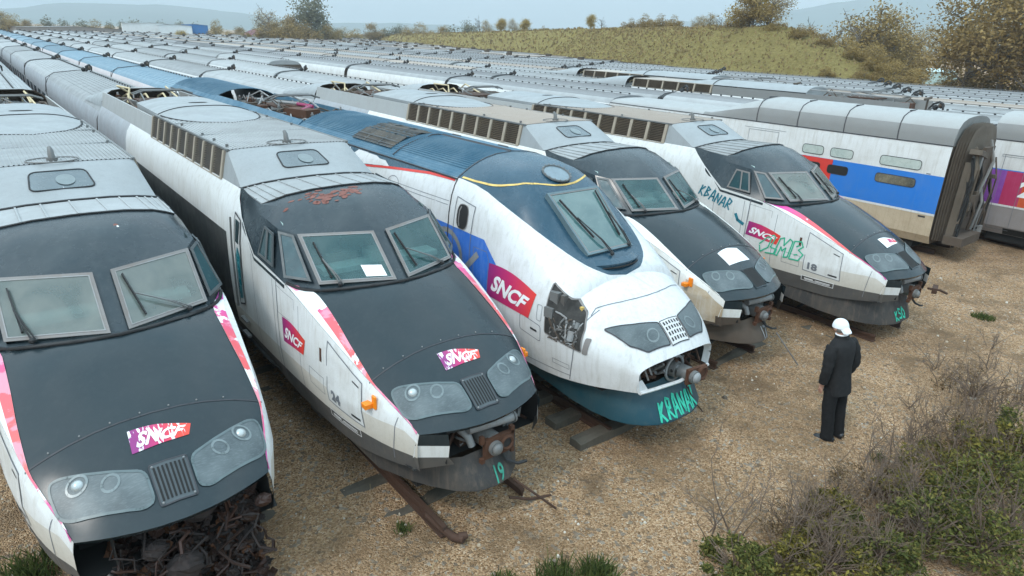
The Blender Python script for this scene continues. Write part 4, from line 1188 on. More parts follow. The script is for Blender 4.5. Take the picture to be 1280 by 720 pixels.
    gq = [(-.42, .46), (.46, .46), (.52, .72), (-.34, .70)]
    pol = []
    for s_ in G_: pol += stroke([bilin(gq, u, v) for u, v in s_], .036)
    decal('graffiti', MINT, ap, pol, ak.front, .008, .06)
    bogie(root, 4.1); bogie(root, 14.6)
    mb = MB()
    for k in range(9): mb.box((rnd.uniform(-.1, .1), 6.4+k*.85, .62), (2.3, .7, rnd.uniform(.3, .55)))
    mb.build('underframe_box', DGREY, root)
    c = sk.side(1.9, 1.0, .0)
    return root, sk

GL = {'K': [[(.1, 0), (.15, 1)], [(.7, 1), (.12, .45), (.8, 0)]], 'R': [[(.1, 0), (.2, 1), (.75, .85), (.6, .5), (.15, .45), (.85, 0)]],
      'A': [[(.05, 0), (.4, 1), (.6, .95), (.85, .05)], [(.2, .35), (.75, .4)]], 'N': [[(.1, 0), (.15, 1), (.75, .05), (.85, 1)]],
      'B': [[(.1, 0), (.15, 1), (.7, .85), (.2, .52), (.8, .3), (.1, 0)]], 'E': [[(.8, .95), (.15, .9), (.1, .05), (.85, 0)], [(.12, .5), (.6, .52)]],
      'G': [[(.85, .85), (.3, 1), (.08, .4), (.4, 0), (.85, .2), (.8, .5), (.5, .45)]], 'O': [[(.5, 1), (.1, .6), (.2, .1), (.6, 0), (.9, .5), (.5, 1)]],
      'L': [[(.15, 1), (.1, .1), (.8, 0)]], 'M': [[(.05, 0), (.15, 1), (.45, .3), (.75, 1), (.9, 0)]], 'Z': [[(.1, .95), (.85, 1), (.1, .05), (.9, 0)]], 'S': [[(.85, .9), (.3, 1), (.15, .65), (.8, .4), (.7, .05), (.1, .1)]]}
def graffiti_letters(s):
    out = []; n = len(s)
    for i, c in enumerate(s):
        for st in GL[c]: out.append([((i+u*.95)/n, v*(.85+.15*((i*7) % 3)/2)+.06*(i % 2)) for u, v in st])
    return out
# ------------------------------------------------------------------ trailer coaches
CP = [(1.25, .36), (1.36, .8), (1.40, 1.3), (1.40, 2.2), (1.385, 2.65), (1.34, 2.98), (1.24, 3.20)]
CR = [(1.24, 3.20), (1.12, 3.33), (.95, 3.41), (.6, 3.475), (.3, 3.50), (0, 3.51)]
def arch(l): return [(-x, z) for x, z in l]+[(x, z) for x, z in reversed(l)][1:]
def coach_proto(name, length, side, lower, roof, ribs=16, fairing=False, detail=True, strip=None):
    """meshes are built once, every coach of the kind is a copied tree"""
    root = thing(name, 'x', 'coach')
    L_ = length-.34; mb = MB()
    for sg in (-1, 1):
        g = [[(sg*x, y, z) for x, z in CP] for y in (0, L_/3, L_*2/3, L_)]
        mb.grid(g, lambda i, j: 1 if j < 2 else (0))
    for y in (0, L_):
        mb.add([(x, y, z) for x, z in arch(CP)], [tuple(range(2*len(CP)-1))], 2) if False else mb.add([(-x, y, z) for x, z in CP]+[(x, y, z) for x, z in reversed(CP)], [tuple(range(2*len(CP)))], 2)
    mb.build('body', [side, lower, BROWN], root, smooth=30)
    mb = MB(); prof = []
    half = []
    full = arch(CR)
    # resample with raised ribs
    xs = frange(-1.24, 1.24, 62)
    def zr(x):
        a = abs(x)
        for (x1, z1), (x0, z0) in zip(CR[:-1], CR[1:]):
            if x0 <= a <= x1: return lerp(z0, z1, (a-x0)/(x1-x0))
        return CR[-1][1]
    row = []
    for i, x in enumerate(xs):
        up = .014 if (abs(x) < 1.02 and i % 4 < 1) else 0
        if up: row += [(x-.012, zr(x)), (x-.010, zr(x)+up), (x+.016, zr(x)+up), (x+.018, zr(x))]
        else: row.append((x, zr(x)))
    ny = [0, .25, L_*.33, L_*.66, L_-.25, L_]
    mb.grid([[(x, y, z) for x, z in row] for y in ny], lambda i, j: 1 if (strip and (j < 7 or j > len(row)-9)) else 0)
    for y in (0, L_): mb.add([(x, y, z) for x, z in row], [tuple(range(len(row)))], 0)
    mb.build('roof', [roof, strip or roof], root, smooth=30)
    mb = MB(); mb.box((0, L_+.17, 2.0), (2.3, .36, 2.6)); mb.build('gangway', RUBBER, root)
    mb = MB()      # roof cable with insulators towards the right of the ridge
    mb.tube([(.52, .5, 3.56), (.52, L_-.4, 3.56)], .012, 4, 1)
    for k in range(int(L_/.55)): mb.box((.52, .5+k*.55, 3.53), (.05, .07, .06), 0, 0)
    mb.build('roof_cable', [RUBBER, STEEL], root)
    mb = MB()      # jumper at the coach end
    mb.tube([(-1.42, L_+.15, 2.6), (-1.30, L_+.15, 3.24), (-.95, L_+.15, 3.46), (0, L_+.15, 3.56), (.5, L_+.1, 3.58)], .016, 5, 0)
    mb.tube([(.35, L_-.15, 3.52), (.38, L_-.1, 3.74), (.55, L_+.1, 3.80), (.66, L_+.35, 3.70), (.66, L_+.5, 3.5)], [.04, .05, .05, .04, .03], 6, 0)
    mb.ball((.5, L_+.0, 3.66), (.10, .13, .10), 8, 6, 1, .15)
    mb.ball((.28, L_+.12, 3.6), (.12, .12, .1), 7, 5, 0, .2)
    mb.build('cable_head', [RUBBER, BROWN], root)
    if detail:
        mb = MB()
        for sg in (-1, 1):
            for k in range(5):
                y = 1.6+k*(L_-3.2)/4
                mb.add([(sg*1.412, y-.75, 1.75), (sg*1.412, y+.75, 1.75), (sg*1.403, y+.75, 2.45), (sg*1.403, y-.75, 2.45)], [(0, 1, 2, 3)])
        mb.build('window_band', GLASS_DK, root)
    return root

def end_fairing(root_label, x, y, mat=None, wall=None, gap=True, group='coaches next to the locomotives'):
    """first coach behind a power car: its roof rises to an arched brown cowl facing the locomotive"""
    pass

def add_cowl(root, flip=1, mat=None, wallmat=None, y0=0):
    """arched cowl and side walls on the loco end of a coach (at local y = y0, opening faces -y when flip=1)"""
    mb = MB()
    def prof(w, h, z0=3.30):
        return [(-w, z0), (-w*.97, z0+h*.35), (-w*.88, z0+h*.68), (-w*.70, z0+h*.92), (-w*.45, z0+h), (w*.45, z0+h), (w*.70, z0+h*.92), (w*.88, z0+h*.68), (w*.97, z0+h*.35), (w, z0)]
    a = [(x, y0, z) for x, z in prof(1.14, .56)]
    b = [(x, y0+flip*1.1, z) for x, z in prof(1.16, .50)]
    c = [(x, y0+flip*2.6, z) for x, z in prof(1.20, .24)]
    d = [(x, y0+flip*3.1, z) for x, z in prof(1.20, .16)]
    mb.grid([a, b, c, d]); mb.build('roof_cowl', mat or HUMP, root, smooth=35)
    mb = MB(); ins = [(x*.985, y0-flip*.01, 3.30+(z-3.30)*.97) for x, y_, z in a]
    deep = [(x*.86, y0+flip*.55, 3.30+(z-3.30)*.86) for x, y_, z in a]
    mb.grid([ins, deep]); mb.add(deep, [tuple(range(len(deep)))])
    rim = [(x*1.01, y0-flip*.015, z+.006) for x, y_, z in a]
    mb.grid([rim, ins])
    mb.build('cowl_mouth', BROWN, root, smooth=30)
    mb = MB(); rnd = random.Random(5)
    for k in range(3): mb.tube([(-.5+k*.5, y0+flip*.35, 3.32), (-.5+k*.5, y0+flip*.2, 3.6), (-.4+k*.5, y0-flip*.1, 3.7), (-.35+k*.5, y0-flip*.4, 3.5)], .03, 5, 0)
    for k in range(3):
        for q in range(4): mb.cyl((-.5+k*.5, y0+flip*.35, 3.35+q*.08), (-.5+k*.5, y0+flip*.35, 3.39+q*.08), .07, 8, 1)
    mb.build('cable_bushing', [CREAM, RUST_DK], root)

def rows_of(proto, x, y0, n, L_, label, group, x_end=None, first=None, z=0, rz=0):
    out = []
    for i in range(n):
        o = copy_tree(proto)
        t = i/max(1, n-1); xx = x if x_end is None else lerp(x, x_end, min(1, i/3))
        o.location = (xx, y0+i*L_, z)
        o['label'] = label; o['group'] = group
        out.append(o)
    return out
# ------------------------------------------------------------------ ground and setting
def gravel_mat():
    m, nt, b = newmat('gravel')
    v = coords(nt, (1, 1, 1), 'World')
    vo = N(nt, 'ShaderNodeTexVoronoi'); vo.inputs['Scale'].default_value = 52; nt.links.new(v, vo.inputs['Vector'])
    vo2 = N(nt, 'ShaderNodeTexVoronoi'); vo2.inputs['Scale'].default_value = 21; vo2.inputs['Randomness'].default_value = 1; nt.links.new(v, vo2.inputs['Vector'])
    sep = N(nt, 'ShaderNodeSeparateColor'); nt.links.new(vo.outputs['Color'], sep.inputs[0])
    sep2 = N(nt, 'ShaderNodeSeparateColor'); nt.links.new(vo2.outputs['Color'], sep2.inputs[0])
    c = ramp(nt, sep.outputs[0], [(0, (.155, .086, .043)), (.25, (.355, .210, .112)), (.6, (.515, .325, .182)), (.9, (.63, .435, .27)), (1, (.71, .55, .40))])
    st = ramp(nt, sep2.outputs[1], [(0, .0), (.86, 0), (.9, 1)])
    c = mixc(nt, st, c, ramp(nt, sep2.outputs[0], [(0, (.14, .10, .07)), (1, (.45, .40, .33))]))
    fine = ramp(nt, noisen(nt, v, 9, 8, .75), [(.35, 0), (.62, 1)])
    c = mixc(nt, fine, mixc(nt, .45, c, (.175, .106, .056)), c)
    patch = ramp(nt, noisen(nt, v, .55, 7, .65, .5), [(.44, 0), (.64, 1)])
    c = mixc(nt, patch, c, mixc(nt, .5, c, (.155, .094, .048)))
    wet = ramp(nt, noisen(nt, v, .9, 6, .6, .3), [(.52, 0), (.68, .7)])
    c = mixc(nt, wet, c, (.145, .092, .052))
    # far away the yard is grass
    nt.links.new(c, b.inputs['Base Color']); b.inputs['Roughness'].default_value = .95; b.inputs['Specular IOR Level'].default_value = .2
    d = N(nt, 'ShaderNodeMath', operation='MULTIPLY'); nt.links.new(vo.outputs['Distance'], d.inputs[0]); d.inputs[1].default_value = -1
    a = N(nt, 'ShaderNodeMath', operation='ADD'); nt.links.new(d.outputs[0], a.inputs[0]); nt.links.new(noisen(nt, v, 7, 6, .7), a.inputs[1])
    bump(nt, b, a.outputs[0], 1.0, .03)
    return m
GRAVEL = gravel_mat()
GZ = -.12
def ground_h(x, y):
    d = math.hypot(x-3, y+1)
    return GZ+.05*noise.noise((x*.5, y*.5, 0))*min(1, 30/(d+1))+.02*noise.noise((x*2.1, y*2.1, 4))*max(0, 1-d/30)
def axis_vals(c, near, step, far):
    out = []; x = 0; s = step
    while x < near: out.append(x); x += s
    while x < far: out.append(x); s *= 1.5; x += s
    out.append(far)
    return [c-v for v in reversed(out[1:])]+[c+v for v in out]
X_ = axis_vals(5, 16, .25, 5000); Y_ = axis_vals(1, 12, .25, 5000)
mb = MB(); mb.grid([[(x, y, ground_h(x, y)) for y in Y_] for x in X_], flip=True)
struct(mb.build('ground', GRAVEL, smooth=60, recalc=False))

# pebbles and clods lying on the gravel
rnd = random.Random(21); mb = MB()
for k in range(5200):
    x = rnd.uniform(-6, 17); y = rnd.uniform(-5, 5.5); s = abs(rnd.gauss(0, .007))+.006
    if rnd.random() < .03: s *= 2.0
    z = ground_h(x, y); a = rnd.uniform(0, 6); n = 5
    vs = [(x+s*1.2*math.cos(a+i*2*PI/n)*rnd.uniform(.7, 1.2), y+s*1.2*math.sin(a+i*2*PI/n)*rnd.uniform(.7, 1.2), z-.003) for i in range(n)]
    vs += [(x+s*.6*math.cos(a+i*2*PI/n), y+s*.6*math.sin(a+i*2*PI/n), z+s*rnd.uniform(.6, 1)) for i in range(n)]
    mb.add(vs, [tuple(range(n, 2*n))]+[(i, (i+1) % n, n+(i+1) % n, n+i) for i in range(n)], rnd.choice((0, 0, 1, 2)))
tag(mb.build('pebbles', [plain('stone_tan', (.36, .29, .21), .9, var=.3), plain('stone_pale', (.50, .45, .38), .9, var=.3), plain('stone_dark', (.13, .10, .075), .9, var=.3)], recalc=False), 'loose small pebbles scattered over the tan gravel', 'gravel', kind='stuff')

# straw, twigs and dead leaves on the gravel
rnd = random.Random(22); mb = MB()
for k in range(2600):
    x = rnd.uniform(-6, 16); y = rnd.uniform(-4.5, 5)
    if noise.noise((x*.6, y*.6, 9)) < rnd.uniform(-.3, .35): continue
    z = ground_h(x, y)+.004; a = rnd.uniform(0, PI); l = rnd.uniform(.02, .10)*(2 if rnd.random() < .06 else 1); w = rnd.uniform(.002, .005)
    dx, dy = math.cos(a)*l, math.sin(a)*l; nx, ny = -math.sin(a)*w, math.cos(a)*w; h = rnd.uniform(0, .02)
    mb.add([(x-nx, y-ny, z), (x+dx-nx, y+dy-ny, z+h), (x+dx+nx, y+dy+ny, z+h), (x+nx, y+ny, z)], [(0, 1, 2, 3)], rnd.choice((0, 0, 1, 2)))
tag(mb.build('dry_litter', [plain('dead_straw', (.30, .235, .13), .95, var=.3), plain('dead_twig', (.07, .05, .035), .95, var=.3), plain('dead_leaf', (.16, .085, .04), .95, var=.3)], recalc=False), 'dry straw and dead twigs littering the gravel', 'litter', kind='stuff')

# tracks
def track(x, y0, y1, rz, nsl=9):
    mb = MB()
    for sx in (-.62, .62):
        mb.box((sx, (y0+y1)/2, .0), (.065, y1-y0, .05), 0, 0); mb.box((sx, (y0+y1)/2, -.06), (.02, y1-y0, .10), 0, 0); mb.box((sx, (y0+y1)/2, -.115), (.13, y1-y0, .02), 0, 0)
    o = mb.build('railway_track', [RUST_DK], loc=(x, 0, 0)); o.rotation_euler[2] = rz
    return struct(o)
for x, y0, rz in ((-3.36, .9, .0096), (0, .15, 0), (3.31, .5, 0), (6.63, .9, -.0178), (10.56, -.3, -.003), (18.7, 1.6, 0), (22.05, -14, 0)):
    track(x, y0, 40, rz)
sl_protos = []
for k in range(3):
    mb = MB(); rnd = random.Random(40+k); g = []
    for i in range(7):
        t = -1.25+2.5*i/6; j = lambda: rnd.uniform(-.012, .012)
        g.append([(t, -.12+j(), -.16), (t, -.12+j(), -.01+j()), (t, .0, -.0+j()), (t, .12+j(), -.01+j()), (t, .12+j(), -.16)])
    mb.grid(g); mb.add(g[0], [(0, 1, 2, 3, 4)]); mb.add(g[-1], [(0, 1, 2, 3, 4)])
    sl_protos.append(mb.build('wooden_sleeper', SLEEPER))
names5 = {0: 'under the second dark nosed train', 1: 'under the blue hooded white train', 2: 'under the dark nosed train with a blank white hood patch', 3: 'under the far train numbered 18', 4: 'under the leftmost dark nosed train'}
used = set()
for ti, (x, y0, n) in enumerate(((0, .95, 8), (3.31, .62, 8), (6.63, 1.1, 6), (10.56, .3, 5), (-3.36, 1.2, 8))):
    for k in range(n):
        src = sl_protos[(k+ti) % 3]
        o = src if (k+ti) % 3 not in used else src.copy()
        if (k+ti) % 3 in used: COL.objects.link(o)
        used.add((k+ti) % 3)
        o.location = (x+random.uniform(-.06, .06), y0+k*.68+random.uniform(-.05, .05), -.115 if ti != 1 else .0); o.rotation_euler[2] = random.uniform(-.03, .03)
        tag(o, 'weathered dark timber sleeper lying '+names5[ti], 'sleeper', 'timber sleepers '+names5[ti])

# ------------------------------------------------------------------ the five near trains
T = {}
LQ = [(3.16, 1.60), (2.50, 1.64), (2.42, 1.88), (3.14, 1.98)]
T[1], s1, p1 = dark_nose_power_car('leftmost dark nosed train, torn open nose stuffed with reddish brown debris, peeling pink stripes', (-3.361, .457, -.10), R(.55),
    dict(seed=1, badge='peeled', stripe=stripemat('peeling_stripe_a', .30, 1), chip=True, side=False, markers=False, coupler=False, glass=GLASS_SEE_L, cheeks=(), apron=None, well=ROOF_WARM))
T[2], s2, p2 = dark_nose_power_car('dark nosed train numbered 24 with rust flakes above its windscreens and orange marker lamps', (0, 0, 0), 0,
    dict(seed=2, badge='peeled', stripe=stripemat('peeling_stripe_b', .36, 6), rust=True, logo_q=LQ, number='24', paper=True, 
         tag=('19', [(.02, .52), (.18, .52), (.18, .70), (.02, .70)], MINT_OLD), glass=GLASS_SEE))
T[3], s3 = round_nose_power_car('white round nosed train with blue hood, single windscreen and teal apron under it', (3.314, -.18, 0), 0)
T[4], s4, p4 = dark_nose_power_car('dark nosed train with a blank white patch on its hood and muddy tan lower nose', (6.632, .478, 0), R(-1.02),
    dict(seed=4, badge='blank', grille=False, lamps=False, white=WHITE_OLD, band=TAN, sill=BROWN, side=True, mud=True, apron=BROWN, roof=ROOF_PINK, slat=LOUV_R, frame=FRAME,
         tag=('17', [(.10, .50), (.28, .50), (.28, .72), (.10, .72)], PIPE)))
T[5], s5, p5 = dark_nose_power_car('farthest dark nosed train numbered 18 with green bubble graffiti on its white side', (10.561, -.638, -.05), R(-.18),
    dict(seed=5, badge='remnant', grille=False, stripe=stripemat('clean_stripe', .12, 5), lamps=False, rim=[(0, .10, .34), (.3, .11, .34), (.58, .22, .34), (.84, .45, .35), (1.04, .80, .37), (1.18, 1.35, .42), (1.26, 2.0, .50), (1.30, 2.8, .64)], logo_q=[(3.30, 1.70), (2.52, 1.64), (2.45, 1.86), (3.26, 2.02)], number='18', roof=ROOF_PINK, slat=LOUV_R, glass=GLASS_SEE_L, frame_side=FRAME, markers=False,
         side=False, no_black=True, tag=None))
# spray paint on the fifth train
pol = []
for s_ in graffiti_letters('KBANAR'): pol += stroke([bilin([(4.72, 2.38), (3.80, 2.14), (3.72, 2.38), (4.62, 2.64)], u, v) for u, v in s_], .035)
decal('graffiti', TEALSPRAY, T[5], pol, s5.side, .008, .07)
pol = stroke([(3.62, 2.1), (3.55, 1.98), (3.4, 1.92)], .07)
decal('graffiti', TEALSPRAY, T[5], pol, s5.side, .009, .07)
pol = []
q = [(2.98, 1.40), (1.90, 1.42), (1.88, 1.84), (2.80, 1.84)]
for st in ([(.0, .4), (.1, .85), (.2, .8), (.22, .3), (.1, .0), (.02, .3)], [(.18, .95), (.22, 1.0), (.28, .9), (.27, .35), (.42, .3), (.42, .05), (.22, .0)],
           [(.40, .05), (.40, .9), (.48, 1), (.54, .6), (.62, 1), (.70, .9), (.70, .05), (.62, .0), (.6, .5), (.54, .3), (.49, .5), (.48, .0), (.40, .05)],
           [(.74, .0), (.74, .95), (.90, 1.0), (.96, .75), (.88, .55), (1.0, .35), (.93, .0), (.74, .0)], [(.82, .7), (.87, .78)], [(.82, .25), (.88, .3)]):
    pol += stroke([bilin(q, u, v) for u, v in st], .028)
decal('bubble_graffiti', GREENSPRAY, T[5], pol, s5.side, .012, .06)
ap5 = [c for c in T[5].children if c.name.startswith('plough_apron')][0]; ak5 = Skin(ap5)
pol = []
for s_ in graffiti_letters('KSO'): pol += stroke([bilin([(-.30, .40), (.15, .40), (.15, .60), (-.30, .60)], u, v) for u, v in s_], .035)
decal('graffiti', MINT, ap5, pol, ak5.front, .008, .06)

# burnt rubbish in the torn nose of the first train
rnd = random.Random(77); mb = MB()
def crumple(c, r_, m_):
    n = 5; g = []
    ax = Vector((rnd.gauss(0, 1), rnd.gauss(0, .5), rnd.gauss(0, 1))).normalized(); bx = ax.cross(Vector((rnd.gauss(0, .6), 1, rnd.gauss(0, .6)))).normalized(); nx = ax.cross(bx)
    for i in range(n):
        row = []
        for j in range(n):
            u, v = i/(n-1)-.5, j/(n-1)-.5
            row.append(Vector(c)+ax*u*r_*2*(1+rnd.uniform(-.2, .2))+bx*v*r_*2*(1+rnd.uniform(-.3, .3))+nx*(rnd.gauss(0, .16)+.7*u*v)*r_*1.4)
        g.append(row)
    mb.grid(g, m_)
for k in range(800):
    x = rnd.uniform(-.62, .78); z = rnd.uniform(.12, 1.26); y = rnd.uniform(.06, .5)+.10*(1.2-z)*(-1)+.1
    crumple((x, y+.10, z), rnd.uniform(.015, .075), rnd.choice((0, 0, 0, 1, 1, 1, 1, 2, 3)))
for k in range(6):
    x = rnd.uniform(-.65, .8); z = rnd.uniform(.25, 1.25); r_ = rnd.uniform(.06, .15)
    mb.ball((x, rnd.uniform(.08, .35), z), (r_*1.3, r_, r_), 16, 11, rnd.choice((0, 1, 3)), .12)
for k in range(50):
    x = rnd.uniform(-.7, .8); z = rnd.uniform(.4, 1.3); p = Vector((x, .25, z)); pts = [p]
    for q in range(4): p = p+Vector((rnd.gauss(0, .09), rnd.uniform(-.10, .03), rnd.uniform(-.16, .05))); pts.append(p)
    mb.tube(pts, rnd.uniform(.005, .020), 5, rnd.choice((0, 1, 1, 3, 3)))
mb.tube([(-.72, .2, .95), (-.5, -.02, .66), (-.1, -.10, .48), (.1, -.06, .38)], .045, 7, 4)
mb.build('nose_debris', [paint('scorched_brown', (.022, .010, .007), dirt=(.012, .007, .006), amount=.9, rough=.5, bumpy=.4), plain('charred_debris', (.02, .014, .013), .85, var=.5), paint('orange_rust_scrap', (.075, .028, .010), dirt=(.05, .02, .01), amount=.9, rough=.8, bumpy=.4), paint('brown_scrap', (.036, .015, .010), dirt=(.02, .010, .008), amount=.9, rough=.5, bumpy=.4), FRAME], T[1])

# rusty loose bits by the noses
mb = MB(); mb.tube([(.30, -.02, .45), (.55, -.22, .2), (.80, -.33, -.06)], .016, 6); mb.tube([(.35, .1, .05), (.62, .0, -.04), (.95, -.06, -.09)], .018, 6)
tag(mb.build('rusty_rod', RUST_DK), 'bent rusty rods hanging to the gravel under the nose numbered 24', 'rod')
mb = MB(); rnd = random.Random(9)
mb.tube([(-.64, .55, -.05), (-.62, .25, -.06), (-.58, .02, -.06), (-.51, -.10, -.05)], [.045, .05, .055, .05], 8); mb.tube([(-.53, -.04, -.05), (-.44, -.08, -.02)], [.07, .04], 7)
tag(mb.build('rusted_beam', RUST_DK, smooth=50), 'reddish rusted beam sticking out onto the gravel from under train 24', 'beam')
mb = MB(); mb.tube([(1.0, -.25, .9), (1.15, -.42, .5), (1.3, -.5, .3)], .012, 5); o = mb.build('loose_cable', RUST_DK, loc=(2.6, .2, 0)); tag(o, 'dark loose cable drooping from the coupler of the blue hooded train', 'cable')
mb = MB(); mb.tube([(.1, -.1, .7), (.4, -.3, .25), (.62, -.38, -.02)], .014, 5); o = mb.build('loose_cable', FRAME, loc=(6.7, .35, 0)); tag(o, 'pale loose pipe hanging below the nose with the white patch', 'pipe')
mb = MB(); mb.tube([(.4, -.0, 1.0), (.75, -.12, .92), (1.1, -.16, .78)], .026, 5); mb.box((.62, -.06, .95), (.3, .10, .12), .3); o = mb.build('broken_coupling', RUST_DK, loc=(10.6, -.7, 0)); tag(o, 'broken brown coupling jutting from the nose numbered 18', 'coupling')

# ------------------------------------------------------------------ coaches behind the near trains
A = coach_proto('coach', 13.2, SILVER, MAGENTA, ROOF)
A1 = coach_proto('coach', 15.4, SILVER, MAGENTA, ROOF)
Bc = coach_proto('coach', 12.9, PINKWHITE, SILVER, COACHBLUE)
Cc = coach_proto('coach', 13.2, WHITE, SILVER, ROOF)
C1 = coach_proto('coach', 15.4, WHITE, SILVER, ROOF)
D = coach_proto('coach', 13.2, WHITE, SILVER, ROOF_DK, strip=ROOF)
Dp = coach_proto('coach', 13.2, WHITE, SILVER, ROOF_PINK, strip=ROOF)
NEARN = {1: 'leftmost train with the torn nose', 2: 'train with rust flakes over its windscreens', 3: 'white train with the blue hood', 4: 'train with the blank white hood patch', 5: 'train with green bubble graffiti'}
def line_of(proto, first, x, y0, n, L0, L_, k, x2):
    o = copy_tree(first); add_cowl(o); o.location = (x, y0, 0)
    o['label'] = 'brown cowled coach right behind the '+NEARN[k]; o['group'] = 'first coaches behind the near locomotives'
    y = y0+L0
    for i in range(n):
        c = copy_tree(proto); c.location = (lerp(x, x2, min(1, (i+1)/3)), y, random.uniform(-.04, .04)); y += L_
        c['label'] = 'ribbed coach further back in the '+NEARN[k]; c['group'] = 'coaches trailing the '+NEARN[k]
line_of(A, A1, -3.54, 19.1, 13, 15.3, 13.2, 1, -3.6)
line_of(A, A1, 0, 18.65, 13, 15.4, 13.2, 2, 0)
o = copy_tree(Bc); o.location = (3.31, 25.1-6.6, 0); bpy.data.objects.remove(o) if False else None
o.location = (3.31, 25.15, 0); o['label'] = 'blue roofed coach coupled directly behind the white train with the blue hood'
y = 25.15+12.9
for i in range(13):
    c = copy_tree(Bc); c.location = (3.33, y, random.uniform(-.03, .03)); y += 12.9; c['label'] = 'blue roofed coach further back in the white blue hooded train'; c['group'] = 'blue roofed coaches'
line_of(Cc, C1, 6.95, 19.1, 12, 15.4, 13.2, 4, 6.8)
line_of(Cc, C1, 10.62, 18.0, 12, 15.4, 13.2, 5, 10.5)

